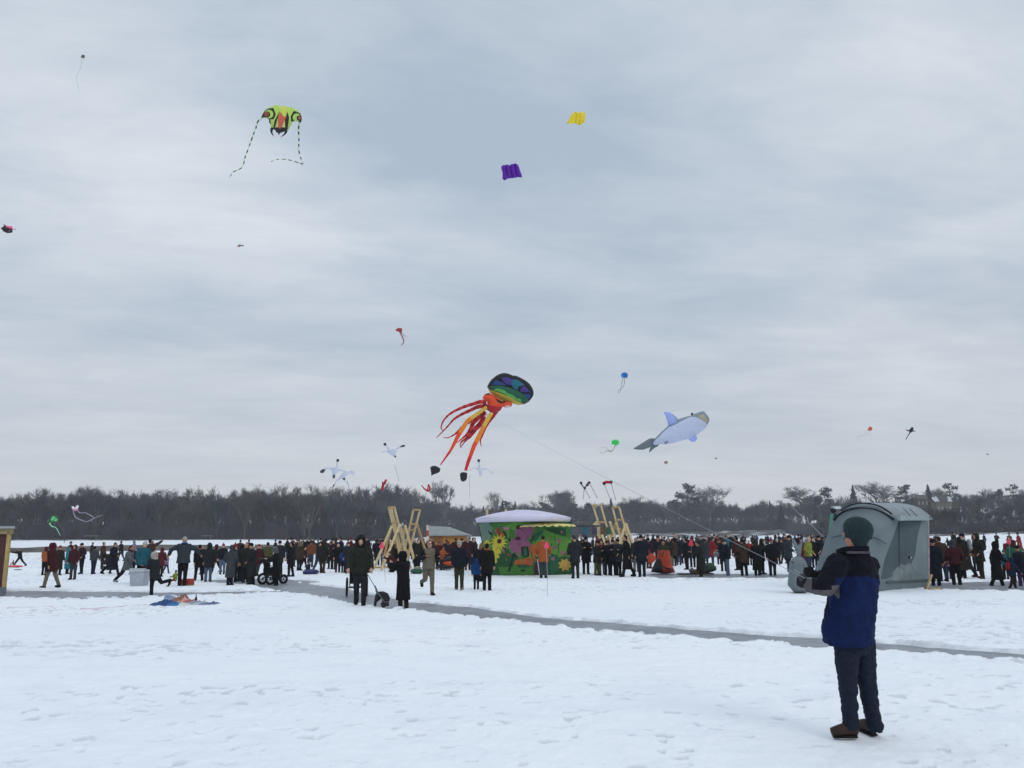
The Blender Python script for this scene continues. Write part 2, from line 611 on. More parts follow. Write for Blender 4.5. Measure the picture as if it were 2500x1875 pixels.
def grid_obj(name, x, y, z, mats, idx=None, smooth=True, keep=None, closed=False):
    nr, na = x.shape
    co = np.stack([x, y, z], -1).reshape(-1, 3).astype(np.float32)
    i = np.arange(nr - 1)[:, None] * na + np.arange(na - 1)[None, :]
    f = np.stack([i, i + na, i + na + 1, i + 1], -1).reshape(-1, 4)[:, ::-1]
    if keep is not None:
        f = f[keep.reshape(-1)]
    me = bpy.data.meshes.new(name)
    me.vertices.add(len(co)); me.vertices.foreach_set('co', co.ravel())
    me.loops.add(f.size); me.loops.foreach_set('vertex_index', f.ravel().astype(np.int32))
    me.polygons.add(len(f))
    me.polygons.foreach_set('loop_start', np.arange(0, f.size, 4, dtype=np.int32))
    me.polygons.foreach_set('loop_total', np.full(len(f), 4, dtype=np.int32))
    for m in mats:
        me.materials.append(m)
    if idx is not None:
        k = idx.reshape(-1)
        if keep is not None:
            k = k[keep.reshape(-1)]
        me.polygons.foreach_set('material_index', k.astype(np.int32))
    me.polygons.foreach_set('use_smooth', np.ones(len(f), dtype=bool))
    me.update(calc_edges=True); me.validate()
    o = bpy.data.objects.new(name, me); COL.objects.link(o)
    o['kind'] = 'structure'
    return o


def snow_mat():
    m = bpy.data.materials.new('snow'); m.use_nodes = True
    nt = m.node_tree; N = nt.nodes; L = nt.links
    b = N['Principled BSDF']
    b.inputs['Roughness'].default_value = 0.75
    b.inputs['Specular IOR Level'].default_value = 0.25
    geo = N.new('ShaderNodeNewGeometry')
    n1 = N.new('ShaderNodeTexNoise'); n1.inputs['Scale'].default_value = 1.4; n1.inputs['Detail'].default_value = 8; n1.inputs['Roughness'].default_value = 0.65
    n2 = N.new('ShaderNodeTexNoise'); n2.inputs['Scale'].default_value = 26; n2.inputs['Detail'].default_value = 5
    n3 = N.new('ShaderNodeTexNoise'); n3.inputs['Scale'].default_value = 0.12; n3.inputs['Detail'].default_value = 4
    mp = N.new('ShaderNodeMapping'); mp.inputs['Scale'].default_value = (0.6, 1.0, 1.0)
    L.new(geo.outputs['Position'], mp.inputs[0])
    for n in (n1, n3): L.new(mp.outputs[0], n.inputs['Vector'])
    L.new(geo.outputs['Position'], n2.inputs['Vector'])
    at = N.new('ShaderNodeAttribute'); at.attribute_name = 'slush_shade'
    # pits and path edges greyed: slush tone with shade put into the colour
    r = N.new('ShaderNodeValToRGB'); L.new(n1.outputs['Fac'], r.inputs[0])
    r.color_ramp.elements[0].position = 0.30; r.color_ramp.elements[0].color = (0.81, 0.825, 0.855, 1)
    r.color_ramp.elements[1].position = 0.50; r.color_ramp.elements[1].color = (0.87, 0.882, 0.90, 1)
    r3 = N.new('ShaderNodeValToRGB'); L.new(n3.outputs['Fac'], r3.inputs[0])
    r3.color_ramp.elements[0].position = 0.35; r3.color_ramp.elements[0].color = (0.93, 0.95, 0.97, 1)
    r3.color_ramp.elements[1].position = 0.6; r3.color_ramp.elements[1].color = (1, 1, 1, 1)
    mu = N.new('ShaderNodeMix'); mu.data_type = 'RGBA'; mu.blend_type = 'MULTIPLY'; mu.inputs[0].default_value = 1
    L.new(r.outputs[0], mu.inputs[6]); L.new(r3.outputs[0], mu.inputs[7])
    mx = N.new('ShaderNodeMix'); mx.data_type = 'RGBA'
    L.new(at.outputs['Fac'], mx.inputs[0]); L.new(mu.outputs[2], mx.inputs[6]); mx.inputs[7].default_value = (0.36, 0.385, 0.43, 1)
    L.new(mx.outputs[2], b.inputs['Base Color'])
    bp = N.new('ShaderNodeBump'); bp.inputs['Strength'].default_value = 0.35; bp.inputs['Distance'].default_value = 0.03
    L.new(n2.outputs['Fac'], bp.inputs['Height']); L.new(bp.outputs[0], b.inputs['Normal'])
    return m


def ice_mat():
    m = bpy.data.materials.new('lake_ice'); m.use_nodes = True
    nt = m.node_tree; N = nt.nodes; L = nt.links
    b = N['Principled BSDF']
    geo = N.new('ShaderNodeNewGeometry')
    n1 = N.new('ShaderNodeTexNoise'); n1.inputs['Scale'].default_value = 1.6; n1.inputs['Detail'].default_value = 9; n1.inputs['Roughness'].default_value = 0.7; n1.inputs['Distortion'].default_value = 1.0
    L.new(geo.outputs['Position'], n1.inputs['Vector'])
    r = N.new('ShaderNodeValToRGB'); L.new(n1.outputs['Fac'], r.inputs[0])
    r.color_ramp.elements[0].position = 0.3; r.color_ramp.elements[0].color = (0.150, 0.160, 0.180, 1)
    r.color_ramp.elements[1].position = 0.7; r.color_ramp.elements[1].color = (0.30, 0.315, 0.345, 1)
    L.new(r.outputs[0], b.inputs['Base Color'])
    b.inputs['Roughness'].default_value = 0.45
    b.inputs['Specular IOR Level'].default_value = 0.25
    return m


def floor_mat():
    m = bpy.data.materials.new('wood_floor'); m.use_nodes = True
    nt = m.node_tree; N = nt.nodes; L = nt.links
    b = N['Principled BSDF']; b.inputs['Roughness'].default_value = 0.95
    geo = N.new('ShaderNodeNewGeometry')
    n1 = N.new('ShaderNodeTexNoise'); n1.inputs['Scale'].default_value = 0.16; n1.inputs['Detail'].default_value = 6
    L.new(geo.outputs['Position'], n1.inputs['Vector'])
    r = N.new('ShaderNodeValToRGB'); L.new(n1.outputs['Fac'], r.inputs[0])
    r.color_ramp.elements[0].position = 0.50; r.color_ramp.elements[0].color = (0.055, 0.048, 0.042, 1)
    r.color_ramp.elements[1].position = 0.60; r.color_ramp.elements[1].color = (0.55, 0.58, 0.62, 1)
    L.new(r.outputs[0], b.inputs['Base Color'])
    return m


def build_ground():
    rows = []
    D = 1.2
    while D < 4.5: rows.append(D); D += 0.09
    while D < 95:
        rows.append(D); D += max(0.024, 1.1 * D * D / (F * CAMZ))
        if D > 45: D += 0.004 * D
    while D < 640: rows.append(D); D *= 1.05
    rows.append(640)
    rad = np.array([0.01, 0.4, 0.8] + rows)
    fine = np.radians(np.arange(-37, 37.01, 0.055))
    az = np.concatenate([np.radians(np.linspace(-180, -38, 40)), fine, np.radians(np.linspace(38, 180, 40))])
    x, y = polar(az, rad)
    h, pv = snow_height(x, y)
    h = np.where(y < 0.5, np.clip(h, -0.02, 0.1), h)
    h = h * np.clip((250 - np.hypot(x, y)) / 100, 0.15, 1)
    o = grid_obj('snow', x, y, h, [snow_mat()])
    at = o.data.attributes.new('slush_shade', 'FLOAT', 'POINT')
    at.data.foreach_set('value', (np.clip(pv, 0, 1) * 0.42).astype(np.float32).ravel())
    ice = MB(); n = 96
    ice.add([(0, 0, -0.035)] + [(638 * math.cos(2 * math.pi * k / n), 638 * math.sin(2 * math.pi * k / n), -0.035) for k in range(n)], [(0, 1 + k, 1 + (k + 1) % n) for k in range(n)])
    io = ice.build('frozen_lake', ice_mat()); io['kind'] = 'structure'
    # far shore: bank, snowy slopes, forest floor
    az = np.radians(np.linspace(-48, 48, 420))
    rad = np.concatenate([np.linspace(140, 260, 60), np.linspace(264, 520, 64), np.linspace(530, 640, 10)])
    x, y = polar(az, rad)
    z, e = hill_height(x, y)
    px = 1250 + F * 1.017 * x / np.maximum(y, 1)
    r = np.hypot(x, y)
    grass = (e > -2) & (e < np.interp(px, [0, 700, 860], [5.5, 4.5, -3])) & (z > -0.1)
    tl = np.interp(px, [0, 900, 1050, 1500, 2000, 2200, 2500], [255, 262, 440, 440, 400, 226, 220])
    idx = np.where(grass, 2, np.where(r > tl, 1, 0))[:-1, :-1]
    snowm = bpy.data.materials['snow']
    gm = mat('dry_bank_grass', '57514a', 0.95, 0.4, 0.6, 0.3)
    grid_obj('hills', x, y, z, [snowm, floor_mat(), gm], idx, keep=(e > -12)[:-1, :-1])


build_ground()


def hz_at(x, y):
    z, e = hill_height(np.array([float(x)]), np.array([float(y)]))
    return float(z[0])


def sz_at(x, y):
    h, _ = snow_height(np.array([float(x)]), np.array([float(y)]))
    return float(h[0])


# ------------------------------------------------------------------ trees
def bare_tree(seed, spread=0.55, start=0.1, up=0.62, levels=5, density=0.75, twigw=0.0028):
    """unit-height bare broadleaf tree: a trunk mesh and a crown mesh of limbs and twigs"""
    R = random.Random(seed)
    T, Cn = MB(), MB()
    lean = Vector((R.uniform(-.04, .04), R.uniform(-.04, .04), 1)).normalized()
    h0 = start + R.uniform(0, 0.10)
    T.tube([(0, 0, -0.05), lean * h0 * 0.5, lean * h0], [0.022, 0.017, 0.014], 6)

    def seg(a, b, ra, rb, k):
        d = (b - a).normalized(); s = d.orthogonal().normalized(); t = d.cross(s)
        vs = [a + (s * math.cos(2 * math.pi * i / k) + t * math.sin(2 * math.pi * i / k)) * ra for i in range(k)]
        vs += [b + (s * math.cos(2 * math.pi * i / k) + t * math.sin(2 * math.pi * i / k)) * rb for i in range(k)]
        Cn.add(vs, [(i, (i + 1) % k, k + (i + 1) % k, k + i) for i in range(k)])

    def grow(p, d, ln, r, lv):
        q = p; n = 2 if lv < 3 else 1
        for _ in range(n):
            d = (d + Vector((R.uniform(-.22, .22), R.uniform(-.22, .22), R.uniform(-.05, .2)))).normalized()
            q2 = q + d * ln / n
            seg(q, q2, r, r * 0.72, 3 if lv > 1 else 4)
            q = q2; r *= 0.72
        if lv == 0 or ln < 0.02:
            for _ in range(int(7 * density)):
                e = (d * 0.7 + Vector((R.gauss(0, 1), R.gauss(0, 1), R.gauss(0.15, 0.8))) * 0.5).normalized()
                l2 = R.uniform(0.03, 0.085)
                m1 = q - d * ln * R.uniform(0, 0.9)
                s = e.orthogonal().normalized() * twigw * R.uniform(0.6, 1.3)
                tip = m1 + e * l2
                f2 = (e + Vector((R.uniform(-.6, .6), R.uniform(-.6, .6), R.uniform(-.2, .5)))).normalized()
                Cn.add([m1 - s, m1 + s, tip], [(0, 1, 2)])
                mid = m1 + e * l2 * 0.5
                Cn.add([mid - s * .8, mid + s * .8, mid + f2 * l2 * 0.6], [(0, 1, 2)])
            return
        for i in range(3 if lv > 1 else R.choice((2, 3))):
            a = R.uniform(0, 2 * math.pi)
            side = Vector((math.cos(a), math.sin(a), 0))
            e = (d * up + side * spread * R.uniform(0.5, 1.2) + Vector((0, 0, 0.22))).normalized()
            grow(p.lerp(q, R.uniform(0.55, 1.0)), e, ln * R.uniform(0.62, 0.82), r * 0.8, lv - 1)
    top = lean * h0
    for i in range(R.choice((3, 4, 4))):
        a = 2 * math.pi * i / 4 + R.uniform(-.5, .5)
        e = (Vector((math.cos(a) * spread, math.sin(a) * spread, 1.0)) + Vector((R.uniform(-.1, .1), R.uniform(-.1, .1), 0))).normalized()
        grow(top - lean * R.uniform(0, 0.06), e, 0.24 * R.uniform(0.85, 1.15), 0.012, levels - 1)
    grow(top, lean, 0.26, 0.013, levels - 1)
    zm = max(v[2] for v in Cn.v)
    k = 1.0 / zm
    for M in (T, Cn):
        M.v = [(v[0] * k, v[1] * k, v[2] * k) for v in M.v]
    return T, Cn


def spruce(seed, w=0.23):
    R = random.Random(seed); T, Cn = MB(), MB()
    T.tube([(0, 0, -0.05), (0, 0, 0.5), (0, 0, 0.98)], [0.02, 0.012, 0.002], 6)
    for i in range(420):
        t = R.random() ** 0.8
        z = 0.08 + 0.9 * t; rr = w * (1 - t) ** 0.9 * R.uniform(0.35, 1.3) + 0.006
        a = R.uniform(0, 2 * math.pi)
        d = Vector((math.cos(a), math.sin(a), 0)); s = Vector((-d.y, d.x, 0))
        b = Vector((0, 0, z)); m_ = b + d * rr * 0.55 + Vector((0, 0, -0.01)); tip = b + d * rr + Vector((0, 0, -0.035 * R.uniform(.4, 1.4)))
        wd = 0.028 * (1 - 0.5 * t)
        Cn.add([b, m_ - s * wd, tip, m_ + s * wd], [(0, 1, 2, 3)])
        dn = Vector((0, 0, -0.035 * (1 - .4 * t)))
        Cn.add([b, m_ + dn, tip], [(0, 1, 2)])
    return T, Cn


def pine(seed):
    R = random.Random(seed); T, Cn = MB(), MB()
    T.tube([(0, 0, -0.05), (0.01, 0, 0.5), (0, 0.01, 0.95)], [0.02, 0.014, 0.004], 6)
    for i in range(26):
        z = R.uniform(0.3, 0.98); a = R.uniform(0, 6.28); rr = (0.24 * (1.1 - z) + 0.06) * R.uniform(.5, 1.2)
        c = Vector((math.cos(a) * rr, math.sin(a) * rr, z + R.uniform(0, .04)))
        b = Vector((0, 0, z - 0.05))
        T.tube([b, c], [0.006, 0.003], 3)
        for j in range(60):
            e = Vector((R.gauss(0, 1), R.gauss(0, 1), R.gauss(0, .55))).normalized()
            p = c + e * 0.055 * R.uniform(.1, 1.1); s = e.orthogonal().normalized() * 0.012
            Cn.add([p - s, p + s, p + e * 0.035 + Vector((0, 0, .01))], [(0, 1, 2)])
    return T, Cn


def bush(seed):
    R = random.Random(seed); Cn = MB()
    for i in range(260):
        a = R.uniform(0, 6.28); e = Vector((math.cos(a) * R.uniform(0, 1), math.sin(a) * R.uniform(0, 1), R.uniform(.4, 1.2))).normalized()
        b = Vector((R.uniform(-.5, .5), R.uniform(-.5, .5), 0)); s = e.orthogonal().normalized() * 0.02
        Cn.add([b - s, b + s, b + e * R.uniform(.5, 1)], [(0, 1, 2)])
    return Cn


BARK = [mat('bark', h, 0.95, 6, 0.3, 0) for h in ('4b4a4d', '57534f', '45474b', '5f5a55')]
TWIG = [mat('twigs', h, 0.95, 0.5, 0.25, 0) for h in ('4c4d52', '55534f', '444a52', '5e5c5d', '4b4a4c')]
NEEDLE = [mat('needles', h, 0.9, 0.5, 0.3, 0) for h in ('2b3733', '333f37', '27302f')]

MODELS = {}


def tree_meshes(kind, i, tm, cm):
    key = (kind, i, tm.name, cm.name)
    if key not in MODELS:
        base = (kind, i)
        if base not in MODELS:
            if kind == 'bare': MODELS[base] = bare_tree(100 + i, 0.36 + 0.05 * (i % 4), 0.06 + 0.02 * (i % 3), 0.72)
            elif kind == 'round': MODELS[base] = bare_tree(300 + i, 0.78, 0.26, 0.5, 5, 1.1, 0.0028)
            elif kind == 'tall': MODELS[base] = bare_tree(400 + i, 0.34, 0.3, 0.9, 5, 0.7, 0.0026)
            elif kind == 'spruce': MODELS[base] = spruce(i)
            elif kind == 'pine': MODELS[base] = pine(i)
        T, Cn = MODELS[base]
        MODELS[key] = (T.mesh('trunk', [tm]), Cn.mesh('crown', [cm]))
    return MODELS[key]


TR = random.Random(7)


def tree(kind, px, topy, D, label, group=None, wide=1.0, i=None, mi=None, name=None):
    """a tree standing on the far shore D metres away, grown to the height its top shows"""
    p = K(px, horizon(px), D)
    zb = hz_at(p.x, p.y)
    h = K(px, topy, D).z - zb
    if i is None: i = TR.randrange(6 if kind == 'bare' else 3)
    cm = (NEEDLE if kind in ('spruce', 'pine') else TWIG)
    cm = cm[mi if mi is not None else TR.randrange(len(cm))]
    tm = BARK[TR.randrange(4)]
    a, b = tree_meshes(kind, i, tm, cm)
    o = empty(name or {'bare': 'bare_tree', 'round': 'bare_tree', 'tall': 'bare_tree', 'spruce': 'spruce_tree', 'pine': 'pine_tree'}[kind], (p.x, p.y, zb), label, 'tree', group)
    o.scale = (h * wide, h * wide, h); o.rotation_euler = (0, 0, TR.uniform(0, 6.28))
    for nm, me in (('trunk', a), ('crown', b)):
        c = bpy.data.objects.new(nm, me); COL.objects.link(c); c.parent = o
    return o


SKY = [(-80, 1192), (0, 1196), (60, 1186), (120, 1184), (170, 1190), (230, 1181), (300, 1191), (380, 1190), (430, 1188), (520, 1197), (600, 1186), (680, 1177), (760, 1178), (800, 1188), (860, 1191),
       (900, 1183), (960, 1180), (1010, 1192), (1050, 1206), (1110, 1226), (1350, 1222), (1400, 1225), (1480, 1229), (1530, 1216), (1560, 1208), (1590, 1210), (1630, 1224), (1660, 1208), (1760, 1216), (1800, 1224),
       (1930, 1220), (2040, 1208), (2100, 1208), (2230, 1203), (2300, 1204), (2360, 1196), (2420, 1196), (2500, 1186), (2600, 1188)]


def skyline(px):
    return float(np.interp(px, [s[0] for s in SKY], [s[1] for s in SKY]))


def build_trees():
    # single trees that stand out against the sky
    tree('tall', 1085, 1166, 430, 'tall thin bare tree rising alone just left of the octopus kite\'s tail cups', wide=1.0, i=0, mi=3)
    tree('tall', 1210, 1192, 450, 'thin bare tree poking above the dark trees over the mural hut roof', wide=0.9, i=1, mi=3)
    tree('round', 1368, 1190, 455, 'round bare crown beside the dark square block above the mural hut', wide=1.1, i=0, mi=3)
    tree('spruce', 1494, 1212, 450, 'small dark pointed evergreen between the two leaning ladders and the sky', wide=1.2)
    tree('pine', 1682, 1180, 440, 'dark ragged evergreen rising highest beside a wide bare crown, right of centre', wide=1.1, mi=0)
    tree('round', 1735, 1176, 440, 'wide bare crown right of the dark ragged evergreen, over the crowd', wide=1.2, i=1, mi=3)
    tree('round', 1972, 1178, 430, 'broad bare crown left of the grey whale shaped hut, pale twigs', wide=1.45, i=2, mi=3)
    tree('pine', 2020, 1190, 425, 'dark rounded evergreen against the right side of the broad bare crown', wide=1.1, mi=0)
    tree('spruce', 2091, 1180, 420, 'slim pointed spruce above the grey hut roof, left of the largest bare crown', wide=1.15, mi=0)
    tree('round', 2155, 1168, 415, 'largest bare crown, rounded, above the grey hut roof', wide=1.4, i=0, mi=3)
    tree('pine', 2222, 1184, 400, 'dark bushy evergreen right of the largest bare crown', wide=1.2, mi=1)
    tree('spruce', 2276, 1178, 390, 'pointed spruce behind the house with the snowy gables', wide=1.3, mi=0)
    tree('pine', 2328, 1181, 390, 'windswept pine above the house on the hillside', wide=1.3, mi=0)
    tree('round', 2296, 1184, 400, 'thin bare tree between the spruce and the windswept pine on the hillside', wide=1.0, i=1, mi=3)
    n = 0
    # front rows, tree by tree
    for row, (off, d0) in enumerate(((7, 264), (0, 286))):
        px = -200 + row * 14
        while px < 1010:
            tree('bare', px, skyline(px) + off * TR.uniform(0.2, 2.4) + TR.uniform(-13, 13), d0 + TR.uniform(-6, 12) + max(0, px - 860) * 1.0,
                 'bare winter tree in the wood along the left shore', 'bare trees of the left shore', wide=TR.uniform(0.85, 1.2))
            n += 1; px += TR.uniform(24, 38)
    for row, (off, d0) in enumerate(((8, 448), (2, 475))):
        px = 1040 + row * 11
        while px < 2010:
            k = 'bare' if TR.random() > 0.17 else TR.choice(('spruce', 'pine', 'pine', 'pine', 'pine'))
            tree(k, px, skyline(px) + off * TR.uniform(0.3, 2) + TR.uniform(-11, 11), d0 + TR.uniform(-8, 14) - max(0, px - 1800) * 0.3,
                 {'bare': 'bare winter tree in the wood along the distant middle shore', 'spruce': 'dark evergreen in the wood along the distant middle shore', 'pine': 'dark evergreen in the wood along the distant middle shore'}[k],
                 {'bare': 'bare trees of the middle shore', 'spruce': 'evergreens of the middle shore', 'pine': 'evergreens of the middle shore'}[k], wide=TR.uniform(0.85, 1.25))
            n += 1; px += TR.uniform(19, 30)
    for row, (off, d0, y0) in enumerate(((14, 222, 64), (14, 262, 44), (12, 310, 24), (0, 372, 0))):
        px = 2010 + row * 9
        while px < 2720:
            k = 'bare' if TR.random() > 0.18 else TR.choice(('spruce', 'pine', 'pine', 'pine', 'pine'))
            if not (2240 < px < 2350 and row in (1, 2)) and not (2240 < px < 2350 and row == 0 and TR.random() < 0.6):
                tree(k, px, skyline(px) + y0 + off * TR.uniform(0.0, .8) + TR.uniform(-12, 10), d0 + TR.uniform(-10, 14),
                     {'bare': 'bare winter tree on the hillside behind the right of the crowd', 'spruce': 'dark evergreen on the hillside behind the right of the crowd', 'pine': 'dark evergreen on the hillside behind the right of the crowd'}[k],
                     {'bare': 'bare trees of the right hillside', 'spruce': 'evergreens of the right hillside', 'pine': 'evergreens of the right hillside'}[k], wide=TR.uniform(0.85, 1.2))
                n += 1
            px += TR.uniform(24, 38)
    for px in range(2236, 2362, 9):
        tree('bare', px, 1233 + TR.uniform(-6, 8), 246 + TR.uniform(-6, 6), 'low bare tree in front of the houses on the right hillside', 'bare trees before the hillside houses', wide=1.1)
    # the mass of trees behind, nobody could count
    R = random.Random(21)
    mods = []
    for i in range(6):
        T, Cn = MODELS.get(('bare', i)) or bare_tree(100 + i)
        v = np.array(T.v + Cn.v, dtype=np.float32)
        o = len(T.v)
        tri = []
        for f in T.f + [tuple(j + o for j in q) for q in Cn.f]:
            tri.append(f if len(f) == 4 else (f[0], f[1], f[2], f[2]))
        q = np.array([f for f in tri if len(f) == 4], dtype=np.int32)
        keep = np.random.RandomState(i).rand(len(q)) < 0.8
        mods.append((v, q[keep]))
    vs, fs, n0 = [], [], 0

    def put(px, top, D, m):
        nonlocal n0
        p = K(px, horizon(px), D); zb = hz_at(p.x, p.y)
        h = max(2.0, K(px, top, D).z - zb); w = h * R.uniform(0.9, 1.3); a = R.uniform(0, 6.28)
        v, q = mods[m]
        c, s = math.cos(a), math.sin(a)
        vv = np.stack([(v[:, 0] * c - v[:, 1] * s) * w + p.x, (v[:, 0] * s + v[:, 1] * c) * w + p.y, v[:, 2] * h + zb], -1)
        vs.append(vv); fs.append(q + n0); n0 += len(v)
    for (x0, x1, dd, stp) in ((-420, 1060, (305, 325, 345, 365), 30), (1030, 2060, (500, 530, 565), 23), (1990, 2950, (242, 285, 400, 430), 26)):
        for k, D in enumerate(dd):
            px = x0 + 7 * k
            while px < x1:
                y0 = 0
                if x0 > 1900: y0 = (52, 32, 2, 0)[k]
                if not (x0 > 1900 and k < 2 and 2240 < px < 2350):
                    put(px, skyline(px) + (16 if px < 1030 else 5) + y0 + R.uniform(-4, 20), D + R.uniform(-8, 8), R.randrange(6))
                px += R.uniform(0.7, 1.3) * stp
    # scrub at the foot of the wood
    bm_ = bush(3); bv = np.array(bm_.v, dtype=np.float32); bq = np.array([(f[0], f[1], f[2], f[2]) for f in bm_.f], dtype=np.int32)
    mods.append((bv, bq))
    for px in np.arange(-420, 2950, 1.8):
        D = float(np.interp(px, [0, 880, 1050, 1900, 2050, 2600], [262, 268, 442, 436, 222, 214])) + R.uniform(-3, 60)
        p = K(px, horizon(px), D); zb = hz_at(p.x, p.y)
        hh = R.uniform(2.0, 9.0) * float(np.interp(px, [0, 900, 1100, 1900, 2100], [1, 1, 1.3, 1.1, 0.35]))
        a = R.uniform(0, 6.28); w = R.uniform(2.5, 5.5)
        c, s = math.cos(a), math.sin(a)
        vv = np.stack([(bv[:, 0] * c - bv[:, 1] * s) * w + p.x, (bv[:, 0] * s + bv[:, 1] * c) * w + p.y, bv[:, 2] * hh + zb - 0.1], -1)
        vs.append(vv); fs.append(bq + n0); n0 += len(bv)
    V = np.concatenate(vs).astype(np.float32); Q = np.concatenate(fs)
    tri = Q[:, 2] == Q[:, 3]
    ls = np.where(tri, 3, 4); starts = np.concatenate([[0], np.cumsum(ls)[:-1]])
    flat = Q[np.arange(4)[None, :] < ls[:, None]]
    me = bpy.data.meshes.new('woodland')
    me.vertices.add(len(V)); me.vertices.foreach_set('co', V.ravel())
    me.loops.add(len(flat)); me.loops.foreach_set('vertex_index', flat.astype(np.int32))
    me.polygons.add(len(Q)); me.polygons.foreach_set('loop_start', starts.astype(np.int32)); me.polygons.foreach_set('loop_total', ls.astype(np.int32))
    me.materials.append(mat('woodland_twigs', '4b4a4d', 0.95, 0.05, 0.3, 0))
    me.update(calc_edges=True)
    o = bpy.data.objects.new('woodland', me); COL.objects.link(o)
    tag(o, 'dark mass of leafless woodland and scrub filling the far shore behind the single trees', 'woodland', kind='stuff')
    print('trees', n, 'woodland faces', len(Q))


build_trees()


# ------------------------------------------------------------------ haze: the damp air over the lake
def build_haze():
    mb = MB()
    mb.box((0, 0, 79), (1300, 1300, 162))
    m = bpy.data.materials.new('haze'); m.use_nodes = True
    nt = m.node_tree; nt.nodes.remove(nt.nodes['Principled BSDF'])
    v = nt.nodes.new('ShaderNodeVolumePrincipled')
    v.inputs['Color'].default_value = (0.84, 0.88, 0.95, 1); v.inputs['Density'].default_value = 0.00052; v.inputs['Anisotropy'].default_value = 0.0
    nt.links.new(v.outputs[0], nt.nodes['Material Output'].inputs['Volume'])
    o = mb.build('haze', m)
    tag(o, 'thin even haze in the air over the frozen lake', 'haze', kind='stuff')


build_haze()


# ------------------------------------------------------------------ kites
def kpath(pts, D, n=4, dD=0.0):
    return spline([K(x, y, D + dD * i / max(1, len(pts) - 1)) for i, (x, y) in enumerate(pts)], n)


def ribbon(mb, pts, w, t=0.012, mi=0, mis=None, taper=None):
    """a flat fabric streamer"""
    n = len(pts)
    r = []
    for i in range(n):
        k = (taper(i / (n - 1)) if taper else 1.0)
        r.append((w / 2 * k, t * k))
    mb.tube(pts, r, 6, side=RT, mi=mi, mis=mis)


def tapered(a, b):
    return lambda t: a + (b - a) * t


def kite_root(name, px, py, D, label, group=None, cat='kite'):
    return empty(name, K(px, py, D), label, cat, group)


